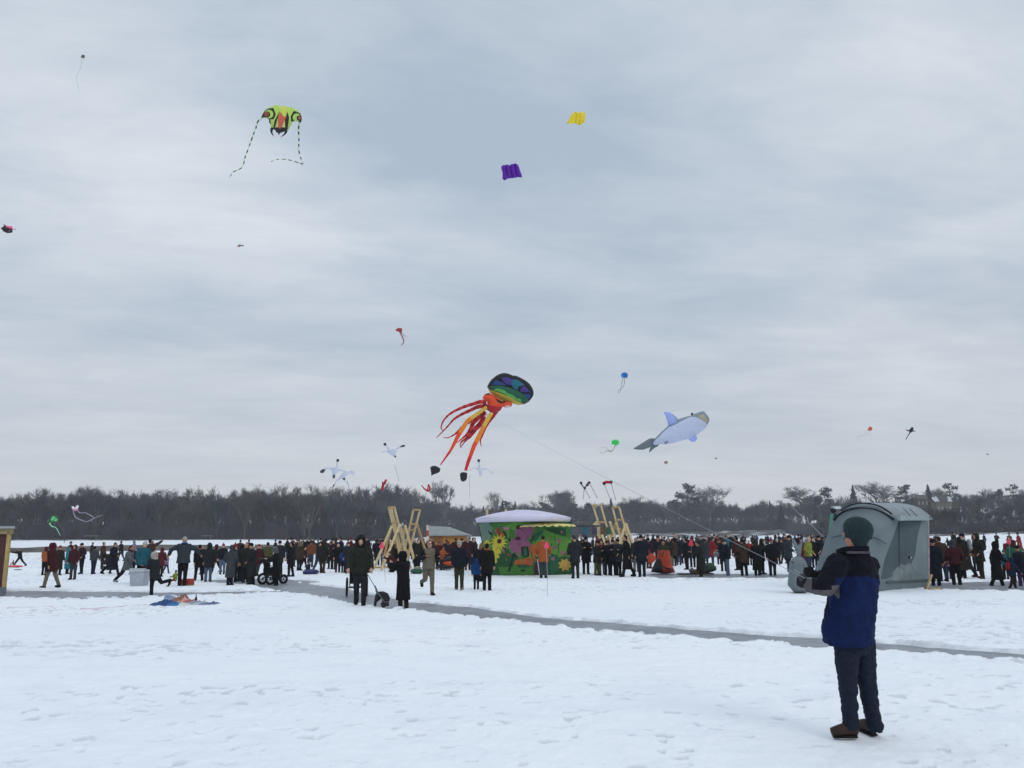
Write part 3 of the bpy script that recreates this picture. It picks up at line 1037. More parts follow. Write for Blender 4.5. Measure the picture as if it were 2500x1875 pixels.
def build_kites():
    # --- the big octopus
    D = 72.0
    Z = zf(1030, 890, 5.53)
    r = kite_root('octopus_kite', 1180, 990, D, 'giant octopus kite with rainbow domed head and long red and orange arms')
    m = [sail('15171f'), sail('4a3c8c'), sail('1f6f86'), sail('2f4c8c'), sail('2f6a52'), sail('66c060'), sail('d2c650')]
    mb = MB()
    pillow(mb, Z(880, 300, 905, 250, 940, 200, 1010, 145, 1060, 122, 1110, 112, 1170, 122, 1230, 148, 1270, 150, 1310, 165, 1400, 215, 1450, 255, 1490, 310, 1510, 370, 1505, 420, 1480, 460, 1440, 505, 1390, 532, 1350, 540, 1290, 545, 1230, 525, 1100, 490, 1000, 430, 920, 380), D, 1.9,
           [(Z(1070, 175, 1160, 172, 1220, 200, 1215, 262, 1180, 280, 1110, 240), 1), (Z(1225, 200, 1290, 205, 1390, 275, 1305, 296, 1290, 350, 1230, 310, 1205, 262), 2),
            (Z(1390, 290, 1470, 375, 1330, 370, 1330, 320), 1), (Z(950, 262, 1000, 205, 1115, 258, 1140, 285, 950, 270), 3), (Z(1380, 395, 1460, 402, 1470, 432, 1430, 470), 3),
            (Z(905, 300, 950, 288, 1050, 285, 1180, 310, 1300, 360, 1400, 420, 1440, 490, 1390, 512, 1350, 500, 1290, 440, 1230, 420, 1100, 368, 1020, 325, 945, 345), 4),
            (Z(955, 352, 1000, 325, 1030, 322, 1120, 352, 1150, 385, 1230, 412, 1290, 455, 1330, 462, 1352, 503, 1310, 495, 1200, 448, 1110, 392, 1010, 358), 5),
            (Z(895, 308, 925, 345, 1010, 368, 1110, 402, 1210, 450, 1300, 500, 1372, 524, 1340, 540, 1290, 545, 1230, 525, 1100, 490, 1000, 430, 920, 380), 6)], step=3.2, prof=26)
    mb.build('head', m, r, smooth=True)
    m = [sail('e85a34'), sail('241c1e'), sail('c98a50'), sail('e8dcd8'), sail('b02a38')]
    mb = MB()
    pillow(mb, Z(820, 440, 850, 400, 905, 382, 1000, 425, 1100, 488, 1215, 512, 1222, 540, 1200, 575, 1150, 585, 1090, 570, 1062, 620, 1000, 655, 930, 650, 860, 600, 885, 540, 880, 505, 820, 475), D - 0.5, 1.3,
           [(Z(980, 425, 1020, 470, 1090, 498, 1150, 488, 1110, 522, 1060, 525, 1015, 500), 1), (Z(1025, 432, 1150, 482, 1080, 500, 1040, 472), 2), (Z(845, 402, 905, 383, 918, 405, 880, 410), 1),
            (Z(820, 455, 890, 490, 885, 505, 820, 475), 3), (Z(1115, 560, 1180, 545, 1200, 575, 1150, 585), 3), (Z(860, 600, 880, 545, 960, 560, 1080, 575, 1062, 620, 1000, 655, 930, 650), 4)], step=2.6, prof=14)
    mb.build('face', m, r, smooth=True)
    arms = [((870, 510, 780, 505, 700, 530, 600, 560, 500, 600, 420, 640, 350, 690, 290, 760, 262, 830, 262, 870, 285, 888), 62, 10, -1),
            ((880, 560, 760, 570, 650, 620, 560, 660, 480, 705, 420, 750, 360, 820, 290, 895, 230, 955, 195, 992), 62, 8, -.6),
            ((830, 680, 740, 720, 650, 770, 590, 800, 530, 860, 480, 910, 430, 950, 350, 988, 280, 985), 78, 7, .3),
            ((860, 640, 780, 700, 700, 780, 650, 880, 600, 950, 540, 1000, 470, 1060), 95, 9, .8),
            ((850, 700, 790, 790, 700, 880, 630, 970, 550, 1030, 520, 1070, 525, 1130), 75, 8, 1.1),
            ((870, 720, 800, 810, 730, 880, 660, 970, 590, 1030, 550, 1080, 528, 1120), 62, 8, 1.4),
            ((1010, 620, 960, 700, 900, 780, 850, 870, 815, 960, 790, 1020, 795, 1070, 806, 1108), 60, 8, -.3)]
    am = [sail('cc3a36'), sail('a4262e')]
    for pts, w0, w1, dd in arms:
        mb = MB()
        P = kpath(Z(*pts), D + dd, 4)
        n = len(P)
        k = D / F / 5.53 / 2
        mb.tube(P, [(w0 + (w1 - w0) * (i / (n - 1)) ** 0.8) * k * (1 + 0.10 * math.sin(i * 2.1)) for i in range(n)], 10, mis=[0 if (i // 2) % 2 else 1 for i in range(n)])
        mb.build('arm', am, r, smooth=True)
    lm = [sail('d4bc50'), sail('f09434'), sail('ea5c30'), sail('d0343a')]
    for pts, w, dd in (((875, 570, 800, 630, 700, 700, 620, 760, 560, 850, 490, 960, 430, 1080, 380, 1170, 310, 1270, 250, 1355), (46, 60, 14), -.9), ((940, 655, 900, 720, 850, 810, 790, 930, 740, 1030, 700, 1110, 660, 1220, 620, 1330, 590, 1432), (50, 62, 40), -1.2)):
        mb = MB(); P = kpath(Z(*pts), D + dd, 5); n = len(P); k = D / F / 5.53 / 2
        ws = [np.interp(i / (n - 1), [0, .5, 1], w) * k for i in range(n)]
        mb.tube(P, ws, 10, mis=[min(3, int(4.0 * i / n)) for i in range(n)])
        mb.build('long_arm', lm, r, smooth=True)
    mb = MB()
    for q in ((880, 620, 860, 740), (890, 640, 845, 700)):
        mb.tube(kpath(Z(*q), D - 2.5, 3), 0.02, 5)
    mb.build('bridle', sail('d8d2c8'), r)
    bk = [sail('1a1c20', 0.15)]
    for q in ((112, 1390, 135, 1370, 180, 1365, 225, 1385, 252, 1405, 240, 1450, 205, 1470, 165, 1482, 128, 1502, 122, 1450), (512, 1480, 530, 1455, 570, 1452, 612, 1462, 612, 1520, 600, 1562, 552, 1585, 522, 1560)):
        mb = MB(); pillow(mb, Z(*q), D - 0.8, 0.55, step=2.4, prof=8)
        mb.build('tail_cup', bk, r, smooth=True)
    # line from the octopus down to the hands of the man in front
    hand = K(1966, 1412, 6.95)
    a = K(1186, 1006, D - 2.5)
    pts = []
    for i in range(41):
        t = i / 40; p = a.lerp(hand, t); p.z -= 0.5 * t * (1 - t); pts.append(p)
    mb = MB(); mb.tube(pts, [0.0027 for i in range(41)], 5)
    tag(mb.build('kite_line', mat('line', '8b8d92', 0.8, 1, 0.1, 0), at=tuple(hand)), 'long grey kite line slanting from the foreground man\'s hands up to the octopus kite', 'kite line')

    # --- bug-faced kite
    D = 88.0
    Z = zf(540, 230, 7.54)
    r = kite_root('bug_kite', 685, 280, D, 'lime green and black bug faced kite with orange stripe and two striped tails')
    m = [sail('c4f070', .5), sail('14201a', .2), sail('b9ee78', .5), sail('1a1a1c', .2), sail('c05a44'), sail('d8e070', .5), sail('ff6a50', .5), sail('e8f09a', .5), sail('7a2a24')]
    mb = MB()
    pillow(mb, Z(733, 445, 745, 395, 770, 345, 800, 300, 850, 258, 905, 235, 965, 215, 1010, 200, 1060, 203, 1095, 222, 1140, 212, 1200, 220, 1225, 242, 1280, 232, 1330, 248, 1375, 280, 1430, 318, 1465, 355, 1482, 410, 1485, 470, 1470, 520, 1450, 535, 1432, 512, 1390, 500, 1335, 502, 1300, 520, 1295, 560, 1268, 600, 1240, 655, 1215, 690, 1165, 690, 1110, 705, 1080, 725, 1062, 755, 1045, 720, 1010, 700, 990, 660, 950, 640, 912, 625, 915, 575, 880, 520, 880, 470, 840, 438, 790, 428), D, 1.3,
           [(Z(733, 445, 760, 370, 800, 305, 860, 265, 962, 252, 1006, 375, 970, 460, 905, 462, 915, 560, 880, 520, 875, 460, 840, 438, 790, 428), 1), (Z(*[c for p in circ(880, 366, 80) for c in p]), 2), (Z(*[c for p in circ(850, 372, 55) for c in p]), 3), (Z(*[c for p in circ(838, 368, 40) for c in p]), 4), (Z(*[c for p in circ(845, 372, 18, 10) for c in p]), 8),
            (Z(1338, 305, 1400, 325, 1450, 350, 1483, 420, 1485, 470, 1465, 525, 1430, 512, 1335, 502, 1285, 500, 1280, 400), 1), (Z(*[c for p in circ(1388, 430, 72, ry=78) for c in p]), 2), (Z(*[c for p in circ(1435, 438, 47) for c in p]), 3), (Z(*[c for p in circ(1442, 438, 28) for c in p]), 4),
            (Z(1088, 300, 1040, 380, 985, 480, 960, 610, 995, 610, 1030, 480, 1060, 390), 1), (Z(1215, 318, 1252, 430, 1222, 650, 1178, 625, 1172, 480, 1200, 380), 1),
            (Z(1095, 225, 1145, 215, 1212, 228, 1200, 350, 1155, 412, 1108, 340), 5), (Z(1088, 325, 1155, 418, 1205, 395, 1172, 480, 1120, 600, 1080, 635, 1052, 605, 1042, 450), 6), (Z(1040, 485, 1050, 605, 990, 608), 7), (Z(1165, 490, 1178, 612, 1118, 602), 7),
            (Z(915, 612, 960, 612, 1052, 608, 1080, 636, 1110, 605, 1220, 618, 1215, 690, 1165, 690, 1110, 705, 1080, 725, 1062, 755, 1045, 720, 1010, 700, 990, 660, 950, 640, 912, 628), 3)], step=2.0, prof=9)
    mb.build('face', m, r, smooth=True)
    k = D / F / 7.54
    for q in ((935, 630, 925, 680, 940, 730, 980, 778), (1205, 640, 1190, 700, 1150, 750, 1088, 795)):
        mb = MB(); P = kpath(Z(*q), D, 4); n = len(P)
        mb.tube(P, [(30 - 26 * i / (n - 1)) * k for i in range(n)], 8, mis=[0 if i < n * 0.72 else 1 for i in range(n)])
        mb.build('claw', [sail('17161c', .2), sail('e07a80')], r, smooth=True)
    for q in ((735, 450, 685, 490, 655, 555, 640, 620, 600, 720, 550, 860, 500, 1000, 440, 1160, 410, 1290, 370, 1360, 280, 1405, 200, 1440, 188, 1480, 140, 1555),
              (1438, 530, 1428, 600, 1425, 690, 1430, 800, 1430, 900, 1430, 1040, 1460, 1160, 1500, 1278, 1440, 1268, 1300, 1222, 1170, 1197, 1040, 1200, 920, 1240)):
        mb = MB(); P = kpath(Z(*q), D, 6); n = len(P)
        acc = 0; mis = []
        for i in range(n - 1):
            acc += (P[i + 1] - P[i]).length; mis.append(int(acc / (58 * k)) % 2)
        mis.append(mis[-1])
        mb.tube(P, [(15 - 9 * i / (n - 1)) * k for i in range(n)], 8, mis=mis)
        mb.build('tail', [sail('cfeec4', .5), sail('1e2a36', .2)], r, smooth=True)

    # --- whale
    D = 95.0
    Z = zf(1520, 980, 9.217)
    r = kite_root('whale_kite', 1640, 1052, D, 'inflated whale kite with pale lavender belly, grey back and tail flukes')
    gy, lv, tn = sail('7b858c', .3), sail('c9cee4', .55), sail('a39a80', .3)
    mb = MB()
    pillow(mb, Z(665, 920, 730, 830, 870, 690, 1030, 545, 1140, 470, 1250, 405, 1380, 358, 1530, 318, 1600, 285, 1700, 250, 1770, 225, 1835, 222, 1870, 270, 1925, 330, 1955, 390, 1945, 450, 1905, 530, 1870, 590, 1800, 660, 1650, 770, 1450, 850, 1300, 895, 1150, 935, 1050, 958, 940, 965, 830, 962, 760, 985, 700, 975), D, 1.9,
           [(Z(680, 935, 720, 900, 870, 740, 1040, 580, 1180, 525, 1290, 462, 1420, 395, 1540, 345, 1650, 352, 1760, 400, 1850, 460, 1900, 525, 1870, 590, 1800, 660, 1650, 770, 1450, 850, 1300, 895, 1150, 935, 1050, 958, 940, 965, 830, 962, 760, 985, 700, 975), 1),
            (Z(1700, 325, 1760, 300, 1825, 290, 1860, 340, 1905, 420, 1895, 495, 1820, 430), 2), (Z(930, 920, 970, 895, 1035, 885, 1030, 915, 985, 960, 950, 958), 0)], step=3.0, prof=24)
    mb.build('body', [gy, lv, tn], r, smooth=True)
    mb = MB(); pillow(mb, Z(232, 1065, 400, 960, 530, 880, 600, 835, 650, 828, 730, 835, 690, 905, 690, 955, 740, 985, 790, 945, 828, 965, 780, 1020, 730, 1040, 600, 1155, 598, 1110, 630, 1022, 560, 1055, 450, 1090, 330, 1085), D + .3, 0.35, step=2.2, prof=7)
    mb.build('tail_flukes', [sail('6d777c', .3)], r, smooth=True)
    mb = MB(); pillow(mb, Z(920, 240, 1070, 240, 1130, 290, 1205, 350, 1285, 455, 1200, 525, 1110, 540, 1025, 545, 1000, 420, 960, 310), D - .4, 0.4, [(Z(1090, 265, 1130, 290, 1205, 350, 1285, 455, 1260, 470, 1180, 350), 1)], step=2.4, prof=7)
    mb.build('fin', [sail('aab6de', .5), gy], r, smooth=True)
    mb = MB(); pillow(mb, Z(1480, 850, 1560, 800, 1640, 750, 1670, 800, 1675, 850, 1625, 910, 1540, 905), D - .9, 0.35, [(Z(1635, 750, 1655, 755, 1680, 830, 1665, 830), 1)], step=2.4, prof=7)
    mb.build('fin', [sail('aab6de', .5), gy], r, smooth=True)
    mb = MB(); mb.ball(K(*Z(1562, 280)[0], D), 0.14); mb.build('eye', sail('121418', 0), r, smooth=True)

    # --- parafoils
    D = 70.0
    Z = zf(1200, 260, 8.296)
    r = kite_root('parafoil_kite', 1248, 419, D, 'small dark purple square parafoil kite with four rounded cells')
    for q in ((192, 1235, 215, 1195, 250, 1180, 280, 1188, 300, 1300, 330, 1460, 290, 1485, 262, 1497, 220, 1465, 222, 1340), (278, 1186, 318, 1172, 345, 1180, 368, 1196, 400, 1330, 425, 1452, 380, 1456, 332, 1462, 300, 1300),
              (368, 1196, 390, 1170, 420, 1160, 458, 1162, 490, 1290, 520, 1435, 470, 1445, 425, 1452, 400, 1330), (458, 1162, 484, 1148, 520, 1165, 548, 1200, 580, 1300, 622, 1412, 605, 1438, 520, 1432, 490, 1290)):
        mb = MB(); pillow(mb, Z(*q), D, 0.42, step=1.6, prof=4.5)
        mb.build('cell', [sail('6418a4', .4)], r, smooth=True)
    Z = zf(1200, 260, 8.296); D = 80.0
    r = kite_root('parafoil_kite', 1407, 289, D, 'yellow parafoil kite slanting like a leaning square, highest on the right side')
    for q in ((1512, 355, 1560, 270, 1640, 128, 1700, 108, 1720, 200, 1690, 345, 1600, 345), (1700, 108, 1745, 112, 1780, 128, 1800, 250, 1770, 375, 1735, 358, 1690, 345, 1720, 200), (1780, 128, 1830, 104, 1880, 115, 1905, 170, 1895, 300, 1840, 355, 1785, 385, 1770, 375, 1800, 250)):
        mb = MB(); pillow(mb, Z(*q), D, 0.4, step=1.8, prof=4.5)
        mb.build('cell', [sail('dccf42', .5)], r, smooth=True)

    # --- small distant ones
    def flat(root, nm, Z_, coords, D_, mats, th=0.12, panels=(), step=1.4, prof=3):
        mb = MB(); pillow(mb, Z_(*coords), D_, th, panels, step=step, prof=prof)
        return mb.build(nm, mats, root, smooth=True)

    def tails(root, Z_, paths, D_, h, w, s, nm='tail', mi2=None):
        for q in paths:
            mb = MB(); P = kpath(Z_(*q), D_, 4); n = len(P)
            kk = D_ / F / s
            ribbon(mb, P, w * kk, 0.02, taper=tapered(1, .45))
            mb.build(nm, [sail(h, .5)], root, smooth=True)
    D = 120.0; Z = zf(170, 120, 12.77)
    r = kite_root('sled_kite', 202, 138, D, 'tiny dark square kite high in the upper left corner of the sky')
    flat(r, 'panel', Z, (380, 175, 440, 172, 485, 205, 470, 250, 440, 298, 400, 275, 342, 252), D, [sail('55504c', .2), sail('7a6a5c', .3)], .25, [(Z(395, 190, 430, 200, 410, 250, 375, 240), 1)], .8, 2)
    tails(r, Z, [(385, 290, 370, 420, 330, 620, 240, 780, 225, 950, 245, 1120, 290, 1280, 310, 1390)], D, 'a9b4c2', 12, 12.77)
    D = 75.0; Z = zf(0, 530, 27.65)
    r = kite_root('box_kite', 18, 560, D, 'black and pink box kite cut by the left edge of the sky')
    flat(r, 'cell', Z, (40, 745, 200, 650, 300, 540, 380, 590, 500, 700, 520, 780, 430, 900, 470, 1080, 300, 1010, 230, 960), D, [sail('20181e', .15), sail('8a3c58', .3)], .3, [(Z(300, 600, 440, 660, 480, 820, 420, 760), 1)], 1.0, 4)
    flat(r, 'cell', Z, (500, 700, 680, 750, 850, 810, 850, 1030, 700, 1075, 470, 1090, 430, 900, 520, 780), D + .3, [sail('3c1222', .2), sail('b07a90', .3)], .3, [(Z(520, 950, 620, 890, 720, 890, 680, 950, 560, 985), 1)], 1.0, 4)
    flat(r, 'wing', Z, (340, 520, 500, 610, 780, 600, 870, 740, 840, 810, 680, 760, 480, 700), D - .3, [sail('f070a0', .5)], .15, (), 1.0, 4)
    mb = MB(); mb.tube([K(*Z(240, 480)[0], D), K(*Z(500, 690)[0], D), K(*Z(1080, 850)[0], D)], .035, 5); mb.build('spar', sail('6a4a60', 0), r)
    D = 120.0; Z = zf(560, 580, 36.87)
    r = kite_root('plane_kite', 585, 601, D, 'tiny brown and grey winged kite below the striped tails of the bug kite')
    flat(r, 'wing', Z, (830, 640, 900, 600, 1040, 650, 1250, 660, 1310, 720, 1220, 820, 1080, 750, 1020, 800, 880, 820, 720, 750, 650, 840, 620, 800, 700, 730), D, [sail('7a6c6c', .2)], .2, (), .7, 2)
    flat(r, 'body', Z, (720, 740, 860, 700, 980, 720, 1000, 800, 900, 840, 880, 920, 800, 850), D - .2, [sail('9c8078', .3)], .3, (), .7, 2)
    # small octopus kites
    D = 85.0; Z = zf(940, 780, 20.74)
    r = kite_root('small_octopus_kite', 975, 805, D, 'small red kite with a puffed head and one thick curved pink tail')
    flat(r, 'head', Z, (525, 515, 600, 470, 680, 420, 740, 435, 800, 425, 850, 455, 872, 520, 860, 600, 840, 650, 760, 665, 700, 630, 650, 590, 590, 615), D, [sail('9c1a22', .35), sail('c8343c', .4)], .7, [(Z(640, 490, 760, 520, 820, 540, 780, 600, 680, 580), 1)], 1.0, 5)
    tails(r, Z, [(770, 640, 830, 780, 900, 930, 950, 1060, 940, 1150, 890, 1240, 820, 1310)], D, 'b07884', 85, 20.74)
    tails(r, Z, [(840, 640, 900, 730, 980, 800, 1060, 830, 1130, 870, 1200, 900), (840, 650, 930, 780, 1000, 890, 1100, 900)], D + .3, 'a8a0ac', 26, 20.74)
    D = 95.0; Z = zf(1440, 890, 6.6375)
    r = kite_root('small_octopus_kite', 1523, 915, D, 'bright blue domed kite with two thin tails above the whale kite')
    flat(r, 'head', Z, (510, 150, 535, 132, 570, 126, 605, 138, 620, 165, 612, 195, 605, 222, 580, 212, 550, 218, 515, 212, 508, 180), D, [sail('1a78b8', .5), sail('4fa8e8', .5)], .8, [(Z(520, 190, 540, 165, 552, 190, 548, 215, 515, 212), 1)], .9, 4)
    tails(r, Z, [(540, 220, 520, 290, 505, 345, 520, 380, 470, 410, 455, 460), (568, 220, 562, 290, 545, 350, 500, 400, 490, 440, 460, 462)], D, '9c9484', 11, 6.64)
    r = kite_root('small_octopus_kite', 1502, 1080, D, 'bright green domed kite with cream tails streaming left, left of the whale kite')
    flat(r, 'head', Z, (350, 1245, 375, 1222, 415, 1214, 455, 1220, 475, 1245, 470, 1290, 440, 1310, 400, 1300, 360, 1298), D, [sail('48c868', .5)], .8, (), .9, 4)
    tails(r, Z, [(405, 1300, 390, 1360, 350, 1405, 300, 1395, 245, 1398), (430, 1310, 395, 1350, 350, 1400, 300, 1380, 260, 1345, 165, 1350), (380, 1370, 345, 1412, 280, 1400, 200, 1440, 160, 1385, 120, 1398)], D, 'b8b09a', 10, 6.64)
    D = 110.0; Z = zf(2080, 1020, 6.144)
    r = kite_root('small_octopus_kite', 2124, 1046, D, 'tiny orange red kite with faint tails, right side of the sky')
    flat(r, 'head', Z, (232, 180, 255, 140, 280, 128, 308, 155, 300, 185, 262, 200), D, [sail('c8503a', .4), sail('f0a080', .5)], .6, [(Z(240, 175, 262, 155, 270, 180), 1)], .8, 3)
    tails(r, Z, [(235, 185, 205, 215, 190, 245), (270, 215, 240, 245, 180, 265, 100, 275, 95, 300, 130, 305)], D, 'b0b2bc', 5, 6.14)
    r = kite_root('bird_kite', 2223, 1056, 100, 'black bird shaped kite with long forked tail, far right in the sky')
    flat(r, 'body', Z, (880, 150, 905, 136, 925, 150, 922, 178, 915, 205, 880, 225, 850, 262, 828, 300, 815, 328, 805, 322, 822, 285, 850, 240, 862, 212, 850, 190, 868, 172), 100, [sail('1d1f2a', .15)], .35, (), .9, 3)
    flat(r, 'wing', Z, (795, 175, 830, 180, 868, 184, 868, 205, 845, 202, 815, 190), 100, [sail('23252f', .15)], .1, (), .9, 2)
    flat(r, 'wing', Z, (915, 185, 935, 195, 962, 206, 935, 208, 910, 205), 100, [sail('23252f', .15)], .1, (), .9, 2)
    Z = zf(1520, 980, 9.217)
    r = kite_root('diamond_kite', 1627, 1128, 120, 'tiny brown diamond kite under the whale kite')
    flat(r, 'panel', Z, (932, 1370, 975, 1330, 1028, 1362, 990, 1418, 940, 1392), 120, [sail('8c6a58', .3), sail('c09070', .3)], .2, [(Z(960, 1380, 985, 1350, 1005, 1375, 985, 1400), 1)], .7, 2)
    for (x, y), lb in (((1748, 1119), 'speck of a kite low in the sky right of the tiny brown diamond kite'), ((2411, 1109), 'grey speck of a kite low in the sky near the right edge')):
        r = kite_root('distant_kite', x, y, 190, lb)
        flat(r, 'panel', lambda *c: [(x + c[i], y + c[i + 1]) for i in range(0, len(c), 2)], (-3.2, 0, -1, -2.2, 3, -1, 2.4, 1.4, -1, 2.2), 190, [sail('6e767c', .2)], .2, (), .8, 1.5)
    # green and pink-white kites over the trees
    D = 60.0; Z = zf(0, 1160, 5.267)
    r = kite_root('small_octopus_kite', 130, 1268, D, 'glowing green kite with one wavy tail against the dark trees at left')
    flat(r, 'head', Z, (640, 575, 650, 540, 690, 520, 735, 535, 750, 570, 730, 600, 700, 598, 670, 600, 655, 625, 640, 610), D, [sail('1f8a3c', .4), sail('9cf8b0', .6)], .4, [(Z(655, 570, 680, 532, 712, 540, 690, 570, 665, 590), 1), (Z(690, 590, 715, 550, 740, 570, 725, 595), 1)], .8, 3)
    tails(r, Z, [(650, 600, 645, 625, 670, 660, 705, 668, 735, 695, 755, 740, 778, 775)], D, 'a8e8c0', 13, 5.267)
    r = kite_root('small_octopus_kite', 184, 1240, D, 'pinkish white kite with two pale looping tails against the trees at left')
    flat(r, 'head', Z, (918, 400, 945, 402, 965, 418, 985, 392, 1005, 382, 1012, 410, 998, 432, 1010, 450, 985, 462, 935, 458, 928, 430), D, [sail('f4eef6', .5), sail('c88aa8', .5)], .4, [(Z(930, 432, 1000, 435, 1010, 450, 985, 462, 935, 458), 1)], .8, 3)
    tails(r, Z, [(940, 460, 955, 510, 985, 550, 1050, 580, 1115, 598, 1165, 575, 1210, 555, 1260, 530, 1320, 515), (1000, 462, 1040, 488, 1090, 480, 1140, 505, 1190, 535, 1205, 560, 1165, 575, 1190, 590)], D, 'b8b0c0', 11, 5.267)

    # --- white bird kites
    D = 85.0; Z = zf(760, 1070, 4.809)
    wm = [sail('c9cdd6', .5), sail('3c4048', .2)]

    def bird(label, body, wings, D_, head=None, headp=None):
        c = Z(*body)
        r_ = kite_root('bird_kite', sum(p[0] for p in c) / len(c), sum(p[1] for p in c) / len(c), D_, label, 'white bird kites over the trees')
        flat(r_, 'body', Z, body, D_, wm, .4, [(Z(*headp), 1)] if headp else (), 1.0, 3)
        for w, tipp in wings:
            flat(r_, 'wing', Z, w, D_ + .1, wm, .12, [(Z(*tipp), 1)] if tipp else (), 1.0, 2)
        if head:
            mb = MB(); mb.tube(kpath(Z(*head), D_, 3), 0.07, 6); mb.ball(K(*Z(*head[-2:])[0], D_), .16, mi=1); mb.build('neck', wm, r_, smooth=True)
    bird('white goose shaped kite with dark wing tips, upper of the overlapping pair at left', (230, 345, 290, 335, 325, 355, 320, 385, 285, 420, 275, 470, 252, 472, 248, 430, 240, 390),
         [((235, 345, 180, 345, 140, 358, 105, 380, 100, 405, 140, 410, 170, 375, 200, 358, 238, 362), (105, 378, 140, 358, 165, 372, 140, 410, 100, 405)), ((320, 358, 380, 370, 420, 395, 480, 375, 515, 400, 490, 438, 440, 405, 400, 395, 322, 380), None)], D, (298, 335, 305, 290, 310, 260), (248, 432, 282, 430, 275, 472, 252, 472))
    bird('white goose shaped kite tilted head down, lower of the overlapping pair at left', (330, 455, 370, 400, 410, 385, 440, 425, 400, 450, 398, 490, 370, 488),
         [((335, 455, 290, 495, 262, 540, 240, 590, 262, 572, 300, 510, 345, 475), (262, 540, 240, 590, 262, 572, 280, 540)), ((390, 490, 420, 510, 450, 550, 442, 562, 415, 530, 385, 500), None)], D + 3, None, (370, 465, 398, 465, 398, 490, 370, 488))
    bird('white goose shaped kite with one raised dark wing tip, alone left of the octopus', (905, 130, 950, 128, 1000, 120, 1005, 150, 988, 185, 1000, 222, 980, 228, 930, 190, 890, 155),
         [((990, 125, 1030, 98, 1080, 75, 1105, 82, 1095, 100, 1050, 108, 1010, 130), (1045, 90, 1080, 75, 1105, 82, 1095, 100, 1050, 108)), ((900, 152, 850, 150, 820, 152, 825, 165, 860, 162, 895, 162), None)], D, (912, 130, 885, 95, 865, 70), (975, 205, 1000, 200, 1002, 222, 985, 230))
    bird('grey white goose shaped kite with drooping wings, right of the octopus tail cups', (1955, 335, 1985, 335, 2005, 365, 2010, 395, 1990, 452, 1980, 452, 1965, 400, 1945, 360),
         [((1955, 345, 1910, 345, 1870, 362, 1840, 392, 1860, 382, 1905, 355, 1950, 358), None), ((2005, 350, 2050, 350, 2100, 380, 2155, 430, 2110, 400, 2060, 368, 2010, 365), None)], D, (1972, 335, 1968, 290, 1966, 262))
    # --- red framed kites low over the trees
    D = 70.0
    rm = [sail('b01c34', .35), sail('6a1424', .2)]
    r = kite_root('stunt_kite', 937, 1183, D, 'red bow shaped kite over the trees left of the tail cups')
    flat(r, 'sail', Z, (870, 480, 890, 485, 885, 510, 855, 560, 848, 590, 862, 620, 835, 610, 822, 595, 828, 555, 845, 520), D, rm, .25, (), .9, 3)
    flat(r, 'wing', Z, (835, 500, 845, 520, 842, 560, 828, 575, 830, 530), D - .1, [rm[1]], .1, (), .9, 2)
    r = kite_root('stunt_kite', 1040, 1192, D, 'curved red and pink kite over the trees just below the left tail cup')
    flat(r, 'sail', Z, (1285, 548, 1300, 552, 1330, 585, 1355, 600, 1362, 575, 1368, 540, 1385, 540, 1400, 580, 1395, 610, 1378, 632, 1350, 622, 1320, 598), D, [rm[0], sail('d8a0a8', .5)], .25, [(Z(1362, 575, 1378, 565, 1385, 600, 1370, 612), 1)], .9, 3)
    Z5 = zf(1400, 1160, 5.267); D = 52.0
    r = kite_root('quad_line_kite', 1428, 1186, D, 'thin zigzag kite on three lines left of the red bar kite over the ladders')
    mb = MB(); mb.tube([K(*p, D) for p in Z5(90, 95, 140, 170, 200, 90)], [.06, .06, .07], 6); mb.build('spar', sail('5a3a44', .1), r)
    for c in ((98, 100), (145, 165), (180, 125), (203, 95)):
        mb = MB(); mb.ball(K(*Z5(*c)[0], D), .09, 8, 6); mb.build('end_cap', sail('3c2c38', .1), r, smooth=True)
    ln = mat('line', '8b8d92', 0.8, 1, 0.1, 0)
    for q in ((100, 100, 215, 300), (203, 95, 310, 300), (140, 165, 125, 310)):
        mb = MB(); mb.tube([K(*p, D) for p in Z5(*q)], .02, 4); mb.build('line', ln, r)
    r = kite_root('quad_line_kite', 1484, 1182, D, 'red bar shaped kite on two lines above the right wooden ladders')
    mb = MB(); mb.tube([K(*p, D) for p in Z5(390, 98, 430, 88, 485, 95)], [.09, .1, .09], 6); mb.build('sail', rm[0], r)
    for q in ((388, 88, 402, 122), (482, 72, 484, 105)):
        mb = MB(); mb.tube([K(*p, D) for p in Z5(*q)], .10, 6); mb.build('end_cap', sail('4a2034', .1), r)
    for q in ((400, 120, 465, 290), (484, 105, 545, 320)):
        mb = MB(); mb.tube([K(*p, D) for p in Z5(*q)], .02, 4); mb.build('line', ln, r)
    for (x0, y0, x1, y1, w), lb in (((1147, 1160, 1146, 1215, 85), 'faint kite line hanging below the grey white goose kite right of the tail cups'), ((964, 1135, 974, 1175, 85), 'faint kite line hanging below the lone goose kite'),
                                    ((848, 1175, 858, 1225, 85), 'faint kite line hanging below the overlapping pair of goose kites'), ((1930, 1235, 2010, 1310, 40), 'faint kite line against the trees left of the grey hut')):
        mb = MB(); mb.tube([K(x0, y0, w), K(x1, y1, w)], .018, 4); tag(mb.build('kite_line', ln, at=tuple(K(x1, y1, w))), lb, 'kite line')


build_kites()


# ------------------------------------------------------------------ built things on the ice
def edgeD(px, py):
    return depth(G(px, py))


